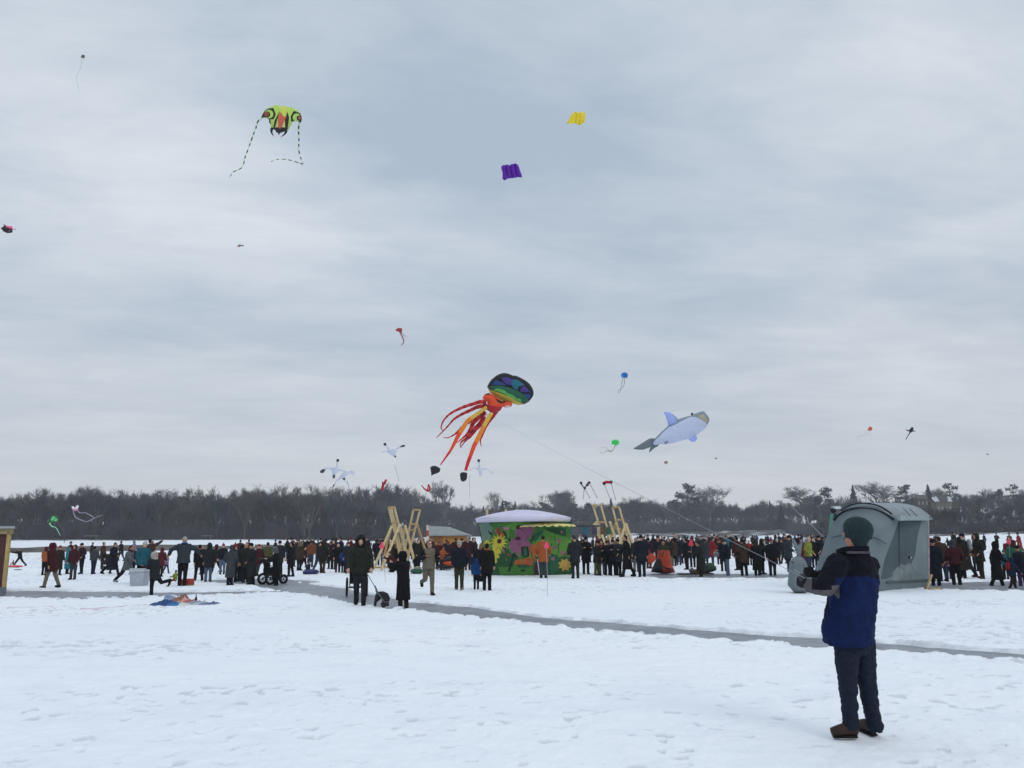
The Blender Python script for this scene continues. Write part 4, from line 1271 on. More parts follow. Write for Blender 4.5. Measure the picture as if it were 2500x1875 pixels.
def build_mural_hut():
    Z = zf(1100, 1160, 5.267)
    D = edgeD(1280, 1405)                   # nearest point of the bowed wall
    cx, hw, bow = 1282.0, 116.0, 1.35
    root = empty('mural_hut', G(1282, 1405) + Vector((0, 1.3, 0)), 'round hut painted with giant flowers on green under a lilac domed roof', 'hut')

    def front(x, y, d):
        t = max(-1, min(1, (x - cx) / hw))
        P = K(x, y, D + bow * (1 - math.sqrt(1 - t * t * 0.98)) )
        return P
    out = Z(362, 620, 560, 602, 900, 600, 1300, 598, 1490, 600, 1555, 640, 1556, 830, 1555, 1060, 1552, 1290, 1300, 1302, 1000, 1300, 760, 1292, 530, 1288, 500, 1180, 455, 1020, 410, 850)
    C = {k: i for i, k in enumerate(('3f7030', '668072', '234a2c', '8fa040x', 'b8ab38', '82506c', 'a0552e', '8c342f', '17231c', '568c38', 'b39249', '94596f', '3e2029', '295a42', 'b86c8c'))}
    ms = [mat('painted_board', k[:6], 0.8, 6, 0.18, 0.2) for k in C]
    g, sage, dk, ol, ye, pu, orr, rd, bk, lg, tn, pk, mr, te, pp = range(15)

    def P(mi, *c): return (Z(*c), mi)

    def daisy(cx_, cy_, r1, r2, n, mi, ph=0.0):
        o = []
        for i in range(n * 2):
            a = ph + math.pi * i / n; r = r1 if i % 2 else r2
            o += [cx_ + r * math.cos(a), cy_ + r * math.sin(a) * 0.95]
        return (Z(*o), mi)
    panels = [P(sage, 362, 620, 520, 605, 535, 700, 500, 850, 470, 900, 420, 880), P(dk, 470, 1060, 700, 1000, 800, 1080, 1090, 1060, 1250, 980, 1400, 1060, 1552, 1040, 1552, 1290, 1300, 1300, 1000, 1298, 530, 1286),
              P(lg, 820, 600, 1000, 600, 1090, 640, 900, 660, 840, 720, 700, 660), P(lg, 1060, 860, 1240, 715, 1400, 770, 1554, 832, 1552, 1040, 1450, 1010, 1400, 1060, 1270, 990, 1120, 1000),
              P(dk, 1205, 680, 1485, 680, 1485, 785, 1360, 760, 1245, 715), P(te, 1060, 760, 1190, 700, 1200, 730, 1090, 860, 1040, 820), P(te, 1280, 1040, 1380, 1020, 1400, 1200, 1300, 1290, 1280, 1180),  # first dark green wedge: shade on the right wall, put in as colour
              P(orr, 1020, 880, 1095, 900, 1105, 1030, 1005, 1065, 1000, 960), P(orr, 805, 1155, 835, 1085, 930, 1080, 1050, 1040, 1100, 1070, 1085, 1140, 1030, 1165, 930, 1145),
              P(g, 700, 1100, 800, 1120, 900, 1200, 1090, 1170, 1080, 1280, 640, 1285, 610, 1180), P(dk, 690, 880, 780, 1010, 880, 1080, 820, 1100, 800, 1180, 620, 1180, 640, 1000),
              P(bk, 735, 1238, 790, 1060, 800, 1000, 820, 1000, 812, 1060, 762, 1240), P(bk, 660, 720, 690, 722, 760, 800, 775, 850, 750, 850), P(bk, 1010, 860, 1080, 770, 1085, 790, 1030, 870),
              P(pu, 832, 700, 870, 660, 930, 655, 1060, 662, 1080, 700, 1035, 790, 980, 838, 925, 900, 880, 830, 838, 780), P(mr, 838, 668, 868, 632, 905, 650, 908, 690, 842, 694),
              P(pu, 752, 870, 800, 815, 880, 800, 960, 840, 1020, 850, 1035, 930, 985, 905, 960, 940, 912, 920, 905, 1000, 885, 1062, 840, 980, 800, 1005, 760, 940), P(mr, 828, 800, 870, 788, 905, 805, 900, 835, 835, 838),
              P(rd, 585, 670, 612, 680, 640, 690, 650, 770, 665, 800, 622, 790, 598, 740), P(orr, 655, 720, 690, 760, 680, 810, 640, 818), P(pp, 670, 670, 735, 668, 758, 700, 700, 708), P(lg, 715, 715, 755, 690, 748, 830, 730, 800),
              P(bk, 905, 920, 1000, 920, 1015, 1045, 930, 1060, 910, 1000), P(te, 935, 940, 975, 935, 990, 1030, 940, 1045), P(bk, 810, 1000, 880, 1060, 820, 1058),
              daisy(620, 862, 66, 122, 13, ye, .2), P(mr, 598, 830, 640, 815, 660, 850, 640, 882, 605, 878), P(ye, 545, 900, 640, 950, 650, 1010, 610, 1010, 632, 1060, 590, 1070, 600, 1115, 565, 1150, 530, 1130, 535, 1020),
              daisy(470, 870, 30, 52, 7, ye, .1), P(bk, 900, 1215, 960, 1212, 958, 1240, 905, 1240), daisy(1470, 1152, 62, 95, 8, tn, .3), daisy(1400, 848, 24, 38, 5, pk), daisy(1440, 1000, 24, 40, 5, pk, .4),
              daisy(1315, 1075, 16, 30, 5, pk, .2), daisy(1345, 925, 18, 34, 6, pu), P(te, 1380, 880, 1395, 880, 1392, 1000, 1380, 1000), daisy(748, 1022, 16, 26, 5, rd), P(te, 1285, 1140, 1305, 1135, 1300, 1230, 1280, 1228),
              P(bk, 495, 605, 530, 625, 545, 660, 515, 640), P(bk, 478, 705, 540, 760, 548, 785, 500, 760), P(te, 1050, 1140, 1110, 1080, 1110, 1290, 1080, 1292), P(mr, 1085, 1130, 1128, 1090, 1120, 1290, 1070, 1292)]
    Rm = random.Random(12); daubs = []
    for _ in range(75):
        x_, y_ = Rm.uniform(560, 1530), Rm.uniform(630, 1270); L_ = Rm.uniform(14, 42); w_ = Rm.uniform(5, 13); a_ = Rm.uniform(-.5, .5) + math.pi / 2
        ca, sa = math.cos(a_), math.sin(a_)
        daubs.append((Z(*[c for u, v in ((-L_, 0), (-L_ * .3, w_), (L_, 0), (-L_ * .2, -w_)) for c in (x_ + u * ca - v * sa, y_ + u * sa + v * ca)]), Rm.choice((lg, dk, te, g, lg, dk, pk, rd, pp, te)) if y_ > 700 else Rm.choice((lg, g, te))))
    panels = panels[:14] + daubs + panels[14:]
    mb = MB()
    sheet(mb, out, panels, 3.0, front)
    mb.build('painted_wall', ms, root, smooth=False)
    # plain rear and side walls
    mb = MB(); v = []
    for i in range(15):
        a = math.pi * i / 14
        c = K(cx, 1350, D + bow); w = hw * (D + bow) / F
        x = c.x - w * math.cos(a) * 0.99; y = c.y + 2.6 * math.sin(a)
        v += [(x + 0.45 * math.cos(a) * (1 if i < 7 else 0.1), y, -0.05), (x, y, 2.42)]
    mb.add(v, [(2 * i, 2 * i + 1, 2 * i + 3, 2 * i + 2) for i in range(14)])
    mb.build('rear_wall', ms[0], root)
    # domed lilac roof
    Cc = K(1277, 1262, D + 1.3); hwR = 120 * (D + 0.4) / F; zr = K(1277, 1269, D + 1.3).z - 0.02
    top = K(1290, 1244, D + 1.2).z
    mb = MB(); n = 48; R = 7
    vs = []
    for j in range(R + 1):
        t = j / R
        for k in range(n):
            a = 2 * math.pi * k / n; rr = 1 - t
            vs.append((Cc.x + hwR * rr * math.cos(a), Cc.y + 2.3 * rr * math.sin(a), zr + 0.10 + (top - zr - 0.1) * (1 - rr ** 1.7)))
    for k in range(n):
        a = 2 * math.pi * k / n
        vs.append((Cc.x + hwR * 0.97 * math.cos(a), Cc.y + 2.25 * math.sin(a), zr - 0.09))
    fs = []
    for j in range(R):
        for k in range(n): fs.append((j * n + k, j * n + (k + 1) % n, (j + 1) * n + (k + 1) % n, (j + 1) * n + k))
    o = (R + 1) * n
    for k in range(n): fs.append((o + k, o + (k + 1) % n, (k + 1) % n, k))
    fs.append(tuple(o + k for k in reversed(range(n))))
    mb.add(vs, fs)
    mb.build('roof', mat('painted_roof', 'cdc9dc', 0.7, 2, 0.08, 0.1), root, smooth=True)
    # yellow petal awning over the doorway
    mb = MB()
    c = K(1338, 1282, D - 0.15); vs = [c + Vector((0, 0.3, 0.12))]
    m_ = 44
    for i in range(m_ + 1):
        a = math.pi + math.pi * i / m_
        rr = 1.18 + 0.10 * abs(math.sin(i * 2 * math.pi / 8))
        vs.append(c + Vector((rr * math.cos(a), 0.75 * rr * math.sin(a) + 0.3, 0.02 - 0.07 * abs(math.sin(i * 2 * math.pi / 8)))))
    k = len(vs)
    vs += [v - Vector((0, 0, 0.035)) for v in vs]
    fs = [(0, i, i + 1) for i in range(1, k - 1)] + [(k, k + i + 1, k + i) for i in range(1, k - 1)] + [(i, k + i, k + i + 1, i + 1) for i in range(1, k - 1)]
    mb.add(vs, fs); mb.build('petal_awning', mat('painted_board', 'dcd08a', 0.8, 6, .18, .2), root)
    for x, h in ((1189, 1245), (1235, 1244), (1261, 1243)):
        mb = MB(); p = K(x, h, D + 1.9)
        mb.box((p.x, p.y, p.z - 0.3), (0.11, 0.09, 0.62)); mb.build('roof_post', wood('c8b080'), root)
    mb = MB(); mb.beam(K(1402, 1285, D + 1), K(1478, 1284, D + 9.5), 0.07, 0.09); mb.build('rope_pole', mat('pole', '17171c', .6, 4, .1, 0), root)
    for i, (x, h) in enumerate(((1384, '4f7fae'), (1423, '3f86a8'), (1445, '5f5a78'), (1465, '8a5a4a'), (1478, '3f7a5c'))):
        a = K(x, 1287, D + 1 + i * 1.7); b = K(x + 13, 1305, D + 1 + i * 1.7)
        mb = MB(); mb.box(((a.x + b.x) / 2, a.y, (a.z + b.z) / 2), (abs(b.x - a.x), 0.02, abs(a.z - b.z))); mb.build('hanging_banner', cloth(h), root)
    mb = MB(); mb.tube([G(1318, 1407), K(1312, 1366, D - .4)], .02, 6); mb.tube([K(1312, 1366, D - .4), K(1330, 1363, D - .4)], .02, 6)
    mb.build('door_rail', mat('painted_metal', 'b8bcc0', .5, 4, .1, 0), root)


def build_frames():
    W = wood('c9b48c'); W2 = wood('b09666')
    lum = [W, W2]

    def drop(a, b):
        if abs(a.z - b.z) < .3: return b
        t = (a.z - 0.02) / (a.z - b.z)
        return a.lerp(b, t) if t < 2.6 else b

    def frame(label, ladder, rungs, legs, Zc, baseD, spread, base=None):
        px, py = Zc(*ladder[0][:2])[0]
        root = empty('ladder_seesaw', G(px, horizon(px) + 1), label, 'wooden structure', 'tall wooden ladder structures')
        root.location = G(Zc(*ladder[0][2:4])[0][0], horizon(1300) + F * CAMZ / baseD)
        for x0, y0, x1, y1, d0, d1 in ladder:
            a, b = Zc(x0, y0, x1, y1)
            mb = MB(); mb.beam(K(*a, baseD + d0), drop(K(*a, baseD + d0), K(*b, baseD + d1)), .10, .16, up=(0, 1, 0)); mb.build('ladder_rail', W, root)
        for x0, y0, x1, y1, d in rungs:
            a, b = Zc(x0, y0, x1, y1)
            mb = MB(); mb.beam(K(*a, baseD + d), K(*b, baseD + d), .09, .11, up=(0, 1, 0)); mb.build('rung', W2, root)
        for x0, y0, x1, y1, d0, d1 in legs:
            a, b = Zc(x0, y0, x1, y1)
            mb = MB(); mb.beam(K(*a, baseD + d0), drop(K(*a, baseD + d0), K(*b, baseD + d1)), .12, .17, up=(0, 1, 0)); mb.build('leg', W if d0 < 0.5 else W2, root)
        if base:
            for x0, y0, x1, y1, d0, d1 in base:
                a, b = Zc(x0, y0, x1, y1)
                mb = MB(); mb.beam(K(*a, baseD + d0), K(*b, baseD + d1), .10, .10); mb.build('ground_beam', W2, root)
        return root
    Z = zf(800, 1160, 5.267)
    frame('pale wooden frame whose ladder leans left at the top, left one of the left pair', [(785, 412, 905, 905, .3, .3), (858, 412, 965, 850, .3, .3), (820, 430, 925, 880, .9, .9)], [(780, 412, 862, 412, .2), (828, 608, 905, 606, .2)],
          [(828, 650, 600, 1175, -.1, -.6), (815, 690, 770, 850, 1.0, 1.2), (770, 850, 722, 1080, 1.1, 1.2), (930, 635, 705, 1182, -.5, -1.2), (930, 640, 990, 905, -.3, .4), (862, 700, 900, 900, .9, 1.4), (900, 730, 860, 880, .6, .9)], Z, 45.5, 1, [(560, 1188, 830, 1182, -.7, -.7)])
    frame('pale wooden frame whose ladder leans right at the top, right one of the left pair', [(1103, 448, 1010, 880, .3, .3), (1187, 450, 1085, 850, .3, .3)], [(1095, 446, 1192, 446, .2), (1065, 630, 1150, 628, .2), (1055, 705, 1125, 702, .2)],
          [(1000, 655, 950, 910, -.1, .4), (1000, 660, 1105, 1060, -.4, -1.0), (1020, 700, 1080, 980, .6, 1.2), (960, 700, 975, 900, .5, .9), (1140, 625, 1078, 850, .9, 1.4), (1148, 625, 1222, 860, .7, 1.1), (965, 900, 1060, 1170, .8, .9)], Z, 47, 1)
    Z = zf(1400, 1160, 5.267)
    frame('pale wooden frame with the taller leaning ladder, left one of the right pair', [(250, 392, 400, 850, .3, .3), (355, 392, 475, 830, .3, .3), (262, 620, 330, 800, .9, .9)], [(245, 390, 358, 388, .2), (320, 606, 412, 604, .2)],
          [(288, 600, 345, 810, -.2, -.2), (345, 700, 400, 860, -.3, -.5), (470, 602, 548, 830, .4, .8), (545, 620, 482, 800, .5, .8), (470, 700, 440, 830, .9, 1.2)], Z, 47, 1)
    frame('pale wooden frame with the shorter leaning ladder, rightmost of the four', [(503, 420, 605, 800, .3, .3), (588, 412, 690, 770, .3, .3)], [(498, 420, 592, 408, .2), (528, 578, 625, 572, .2)],
          [(672, 618, 605, 830, -.2, -.5), (674, 618, 748, 830, -.2, -.5), (600, 690, 640, 830, .6, .8), (650, 700, 700, 840, .5, .8), (560, 680, 620, 830, .9, 1.1)], Z, 49, 1)


def build_shed():
    Z = zf(800, 1160, 5.267); D = 58.0
    root = empty('wooden_shed', G(1090, horizon(1090) + F * CAMZ / D), 'low tan shed with a grey sloping roof beside the mural hut', 'shed')
    zr = K(1090, 1306, D).z; a = K(*Z(1305, 770)[0], D); b = K(*Z(1760, 770)[0], D)
    h = a.z; cx = (a.x + b.x) / 2; w = b.x - a.x
    mb = MB(); mb.box((cx, a.y + 1.6, h / 2), (w, 3.2, h)); mb.build('wall', wood('a8763c'), root)
    mb = MB(); mb.box((K(*Z(1412, 850)[0], D).x, a.y - 0.02, h / 2), (0.75, 0.05, h * 0.96)); mb.build('door', wood('86562c'), root)
    mb = MB(); p0 = K(*Z(1300, 648)[0], D); p1 = K(*Z(1820, 762)[0], D)
    x0, x1 = a.x - 0.12, p1.x
    vs = [(x0, a.y - .25, h), (x1, a.y - .25, h), (x1, a.y + 3.4, h), (x0, a.y + 3.4, h), (x0, a.y + 1.0, p0.z), (x0 + 1.5, a.y + 1.0, p0.z - 0.10), (x1 - .3, a.y + 1.6, h + .12)]
    vs += [(v[0], v[1], v[2] - 0.07) for v in vs[:4]]
    mb.add(vs, [(0, 1, 6, 5, 4), (1, 2, 6), (2, 3, 4, 5, 6), (3, 0, 4), (7, 10, 9, 8), (0, 7, 8, 1), (1, 8, 9, 2), (2, 9, 10, 3), (3, 10, 7, 0)])
    mb.build('roof', mat('roof_felt', '8b908f', .9, 3, .12, .2), root)
    r = empty('striped_post', G(1043, horizon(1043) + F * CAMZ / 55), 'white post with red stripes at the left end of the tan shed', 'post')
    t = K(1043, 1281, 55); mb = MB(); n = 7
    for i in range(n):
        z0 = t.z * i / n; z1 = t.z * (i + 1) / n
        mb.tube([(r.location.x, r.location.y, z0), (r.location.x, r.location.y, z1)], .085, 8, mi=i % 2)
    mb.build('shaft', [wood('c8b8a8'), mat('paint', '9c3a34', .7)], r)


def build_whale_hut():
    Z = zf(1960, 1200, 6.379)
    root = empty('whale_hut', G(2200, 1437), 'big grey whale shaped hut with an arched roof behind the man in blue', 'hut')
    body = mat('grey_panel', '6a7579', .75, 1.6, .10, .25)
    lightp = mat('grey_panel', '748083', .75, 1.6, .10, .25)
    dark = mat('grey_panel', '4b565a', .8, 1.3, .16, .3)
    frost = mat('grey_panel', '717c7c', .85, 4, .25, .4)
    blk = mat('seam', '141a22', .7, 4, .1, 0)
    D = 25.0

    def dfront(x, y):      # the arched nose faces the camera and left, turning away to the left
        return D + 0.0 + 1.5 * max(0.0, (2120 - x) / 145.0) ** 1.6 + 0.35 * max(0, (1447 - y) / 200) - 0.0

    def dside(x, y):
        return D + 0.05 + (x - 2150) / 116.0 * 1.6 + 0.30 * max(0, (1447 - y) / 200)
    mb = MB()
    nose = Z(90, 1575, 170, 1255, 230, 1110, 300, 920, 350, 770, 400, 640, 440, 530, 480, 440, 540, 370, 640, 310, 760, 270, 870, 255, 980, 255, 1080, 268, 1180, 295, 1270, 335, 1350, 385, 1420, 435,
             1490, 440, 1430, 620, 1360, 820, 1300, 980, 1250, 1140, 1215, 1300, 1195, 1440, 1185, 1530, 1180, 1590)
    sheet(mb, nose, [], 6, lambda x, y, d: K(x, y, dfront(x, y) - 0.18 * min(1, d / 40)))
    mb.build('nose', body, root, smooth=True)
    mb = MB()
    side = Z(1490, 440, 1620, 438, 1760, 436, 1942, 432, 1945, 800, 1952, 1150, 1960, 1500, 1700, 1515, 1450, 1528, 1200, 1545, 1185, 1530, 1195, 1440, 1215, 1300, 1250, 1140, 1300, 980, 1360, 820, 1430, 620)
    sheet(mb, side, [(Z(1500, 442, 1850, 442, 1800, 640, 1770, 800, 1750, 980, 1690, 1130, 1660, 1110, 1590, 1150, 1510, 1120, 1470, 1180, 1410, 1250, 1380, 1330, 1300, 1360, 1215, 1370, 1250, 1140, 1300, 985, 1360, 825, 1440, 625), 1),
                     (Z(1870, 450, 1940, 450, 1950, 1100, 1955, 1420, 1880, 1300, 1760, 1240, 1690, 1140, 1755, 980, 1800, 640), 2),
                     (Z(1400, 1250, 1480, 1180, 1520, 1130, 1590, 1160, 1650, 1130, 1700, 1200, 1780, 1290, 1900, 1330, 1940, 1370, 1700, 1390, 1420, 1420, 1360, 1390, 1390, 1320), 3)], 5, lambda x, y, d: K(x, y, dside(x, y)))
    mb.build('side_wall', [body, dark, lightp, frost], root)
    # roof: loft between the front hoop and the rear hoop
    fr = [(462, 445, 1.2), (500, 390, .95), (560, 320, .7), (640, 262, .4), (740, 215, .2), (850, 185, .05), (960, 176, 0), (1080, 190, 0), (1190, 222, .05), (1290, 275, .1), (1370, 335, .15), (1430, 395, .2), (1480, 425, .25)]
    bk_ = [(1060, 430, 3.0), (1070, 380, 2.9), (1100, 320, 2.8), (1160, 260, 2.7), (1240, 215, 2.6), (1340, 190, 2.5), (1470, 180, 2.4), (1600, 190, 2.3), (1720, 215, 2.3), (1830, 260, 2.3), (1920, 320, 2.3), (1990, 380, 2.3), (2015, 402, 2.3)]
    mb = MB(); A = [K(*Z(a, b)[0], D + c + .3) for a, b, c in fr]; Bk = [K(*Z(a, b)[0], D + c) for a, b, c in bk_]
    n = len(A); st = 6; vs = []
    for j in range(st + 1):
        for a, b in zip(A, Bk): vs.append(a.lerp(b, j / st))
    o = len(vs)
    inn = [v - Vector((0, 0, 0.07)) for v in vs]
    fs = [(j * n + i, j * n + i + 1, (j + 1) * n + i + 1, (j + 1) * n + i) for j in range(st) for i in range(n - 1)]
    fs += [tuple(o + q for q in reversed(f)) for f in list(fs)]
    fs += [(i + 1, i, o + i, o + i + 1) for i in range(n - 1)] + [(st * n + i, st * n + i + 1, o + st * n + i + 1, o + st * n + i) for i in range(n - 1)]
    fs += [(j * n + n - 1, (j + 1) * n + n - 1, o + (j + 1) * n + n - 1, o + j * n + n - 1) for j in range(st)] + [((j + 1) * n, j * n, o + j * n, o + (j + 1) * n) for j in range(st)]
    mb.add(vs + inn, fs)
    mb.build('roof', mat('grey_roof', '858e93', .6, 2, .08, .15), root, smooth=True)
    # the strip between nose and roof, its two dark seams, roof seams, eave and other trim
    mb = MB(); low = [(482, 445), (540, 372), (640, 312), (760, 272), (870, 257), (980, 257), (1080, 270), (1180, 297), (1270, 337), (1350, 387), (1415, 437), (1490, 445)]
    L_ = spline([K(*Z(*p)[0], dfront(*Z(*p)[0]) + .02) for p in low], 4); U_ = spline([a - Vector((0, 0, .05)) for a in A], 4)
    m2 = 40
    Ls = [L_[int(i * (len(L_) - 1) / m2)] for i in range(m2 + 1)]; Us = [U_[int(i * (len(U_) - 1) / m2)] for i in range(m2 + 1)]
    mb.add(Ls + Us, [(i, i + 1, m2 + 2 + i, m2 + 1 + i) for i in range(m2)]); mb.build('roof_band', mat('grey_panel', '7d878b', .7, 2, .08, .15), root, smooth=True)
    mb = MB(); P = spline([K(*Z(*p)[0], dfront(*Z(*p)[0]) - .03) for p in low[:-1]], 4); n = len(P)
    mb.tube(P, [.012 + .035 * abs(2 * i / (n - 1) - 1) ** 1.5 for i in range(n)], 6); mb.build('arch_seam', blk, root)
    mb = MB(); P = spline([K(*Z(*p)[0], D + 0.22 + (1.0 if p[0] < 600 else .4 if p[0] < 700 else 0) - .12) for p in ((575, 310), (640, 265), (740, 216), (850, 188), (960, 182), (1080, 195), (1190, 228), (1290, 280), (1385, 350))], 4)
    mb.tube(P, .026, 6); mb.build('hood_edge', blk, root)
    for q in ((450, 718, 520, 698, 600, 682), (1020, 700, 1080, 708, 1150, 728, 1230, 775, 1290, 815)):
        mb = MB(); mb.tube(spline([K(*p, dfront(*p) - .2) for p in Z(*q)], 4), .02, 5); mb.build('mouth_seam', dark, root)
    for a, b in (((1556, 262), (1672, 384)), ((1652, 262), (1772, 384))):
        mb = MB(); pa = K(*Z(*a)[0], D + 1.0); pb = K(*Z(*b)[0], D + .9)
        mb.beam(pa + Vector((0, -.03, .0)), pb + Vector((0, -.03, 0)), .03, .02); mb.build('roof_seam', dark, root)
    mb = MB(); mb.beam(K(*Z(1490, 412)[0], D + .1), K(*Z(1940, 416)[0], D + 1.75), .10, .14); mb.build('eave', mat('grey_panel', '8a9899', .7, 3, .1, .1), root)
    mb = MB(); mb.beam(K(*Z(1300, 1418)[0], dside(*Z(1300, 1418)[0]) - .03), K(*Z(1955, 1375)[0], dside(*Z(1955, 1375)[0]) - .03), .05, .05); mb.build('base_rail', dark, root)
    p = Z(1658, 1022)[0]
    mb = MB(); mb.ball(K(p[0], p[1], dside(*p) - .02), .04, 12, 8, 0); mb.ball(K(p[0] + 3, p[1] + 1, dside(*p) - .01), .035, 10, 8, 1); mb.build('door_knob', [blk, mat('paint', 'a8b0b0', .7)], root, smooth=True)
    mb = MB(); q = Z(1500, 460, 1505, 1170); mb.beam(K(*q[0], dside(*q[0]) - .02), K(*q[1], dside(*q[1]) - .02), .02, .02, up=(0, 1, 0)); mb.build('door_edge', mat('seam', '3c484e', .8, 4, .1, 0), root)
    mb = MB(); q = Z(1953, 440, 1964, 1500); mb.beam(K(*q[0], dside(*q[0]) - .01), K(*q[1], dside(*q[1]) - .01), .05, .04, up=(0, 1, 0)); mb.build('corner_trim', mat('paint', 'a08f94', .8), root)
    # closing walls at the back
    mb = MB(); e = K(*Z(1950, 1500)[0], dside(*Z(1950, 1500)[0])); e2 = K(*Z(1942, 432)[0], dside(*Z(1942, 432)[0]))
    l0 = K(*Z(90, 1575)[0], dfront(*Z(90, 1575)[0])); l1 = K(*Z(480, 440)[0], dfront(*Z(480, 440)[0]))
    bb = Vector((e.x - .2, e.y + 1.4, 0)); bt = Vector((e2.x - .3, e2.y + 1.0, e2.z)); lb = Vector((l0.x + 1.6, l0.y + 2.0, 0)); lt = Vector((l1.x + 1.0, l1.y + 2.2, l1.z))
    mb.add([e, e2, bt, bb, lt, lb, l1, l0], [(0, 1, 2, 3), (3, 2, 4, 5), (5, 4, 6, 7)])
    mb.build('rear_wall', body, root)
    mb = MB(); c = G(2262, 1440)
    mb.beam(c, c + Vector((0.25, .1, .45)), .05, .05); mb.beam(c + Vector((.1, 0, .02)), c + Vector((.5, .1, .03)), .05, .05); mb.build('step', wood('b0966c'), root)
    # tail
    Z = zf(1820, 1290, 9.218)
    t = empty('whale_tail', G(1945, 1449), 'grey whale tail with upright flukes standing on the snow left of the whale hut', 'tail sculpture')
    Dt = edgeD(1945, 1449) + 0.3
    mb = MB()
    pillow(mb, Z(992, 745, 1030, 700, 1080, 655, 1140, 622, 1200, 618, 1270, 640, 1320, 690, 1365, 745, 1400, 860, 1440, 970, 1460, 1060, 1420, 1180, 1400, 1330, 1385, 1455, 1240, 1470, 1130, 1462, 1090, 1440, 1030, 1370, 945, 1270, 960, 1120, 972, 960), Dt, 0.9, step=3.0, prof=14)
    mb.build('stock', body, t, smooth=True)
    mb = MB(); pillow(mb, Z(1035, 205, 1075, 222, 1130, 290, 1180, 385, 1215, 345, 1262, 235, 1290, 222, 1280, 350, 1262, 480, 1246, 600, 1240, 655, 1165, 655, 1148, 560, 1105, 460, 1060, 330), Dt, .2, step=2.0, prof=4); mb.build('flukes', body, t, smooth=True)
    mb = MB(); mb.tube(spline([K(*p, Dt - .42) for p in Z(1035, 745, 1100, 800, 1200, 855, 1280, 850, 1320, 820)], 4), .015, 5); mb.build('seam', blk, t)
    mb = MB(); mb.tube([K(*p, Dt - .44) for p in Z(1080, 925, 1225, 1000)], .015, 5); mb.build('rib', mat('paint', '96a2a4', .7), t)
    # green pipe and tray behind
    r = empty('green_pump', G(2030, horizon(2030) + F * CAMZ / 32), 'green upright pipe with a snowy tray on top, left of the grey hut', 'post')
    Z = zf(1960, 1200, 6.379); Dp = 32
    mb = MB(); b = K(*Z(425, 600)[0], Dp); mb.tube([(b.x - .3, b.y, 0), b, K(*Z(455, 350)[0], Dp)], .06, 8); mb.build('pipe', mat('paint', '4f8a74', .6), r, smooth=True)
    mb = MB(); mb.tube([K(*Z(505, 340)[0], Dp), K(*Z(500, 600)[0], Dp)], .04, 6); mb.build('stay', mat('paint', '2f4c48', .6), r)
    mb = MB(); mb.ball(K(*Z(475, 295)[0], Dp), .11, 10, 6); mb.build('cap', blk, r, smooth=True)
    mb = MB(); p = K(*Z(520, 252)[0], Dp); mb.box(tuple(p), (.26, .22, .10), rz=.4); mb.build('tray', mat('paint', 'c8ced2', .8), r)


def build_booth():
    r = empty('wooden_booth', G(-40, 1452), 'wooden stall cut by the left edge, pale posts and dark red inside', 'stall')
    p = G(8, 1452); D = depth(p); ht = K(8, 1298, D).z
    bx = 2.0 * p.x / p.y
    W = wood('a8935f')
    for dx, dy in ((0, 0), (-2.2, 0), (0, 2.0), (-2.2, 2.0)):
        mb = MB(); mb.box((p.x + dx + (bx if dy else 0), p.y + dy, ht / 2), (.10, .10, ht)); mb.build('post', W, r)
    mb = MB(); mb.box((p.x - 1.1, p.y - .02, ht + .01), (2.46, .06, .16)); mb.beam((p.x + .05, p.y, ht), (p.x + .05 + bx, p.y + 2, ht), .06, .16); mb.build('beam', wood('9c8c66'), r)

    def skewbox(x0, x1, y0, y1, z0, z1):
        m_ = MB(); P = []
        for z in (z0, z1):
            for x, y in ((x0, y0), (x1, y0), (x1, y1), (x0, y1)): P.append((p.x + x + bx * y / 2, p.y + y, z))
        m_.add(P, [(3, 2, 1, 0), (4, 5, 6, 7), (0, 1, 5, 4), (1, 2, 6, 5), (2, 3, 7, 6), (3, 0, 4, 7)]); return m_
    skewbox(-2.4, .16, -.2, 2.2, ht + .10, ht + .18).build('roof', mat('roof_felt', '96989a', .9, 3, .12, .2), r)
    skewbox(-2.15, -.08, .06, 1.9, .05, ht - .08).build('panel', wood('4a2f30'), r)
    mb = MB(); mb.box((p.x - .02, p.y - .06, .12), (.2, .14, .24)); mb.build('footing', mat('stone', '6c747c', .9), r)


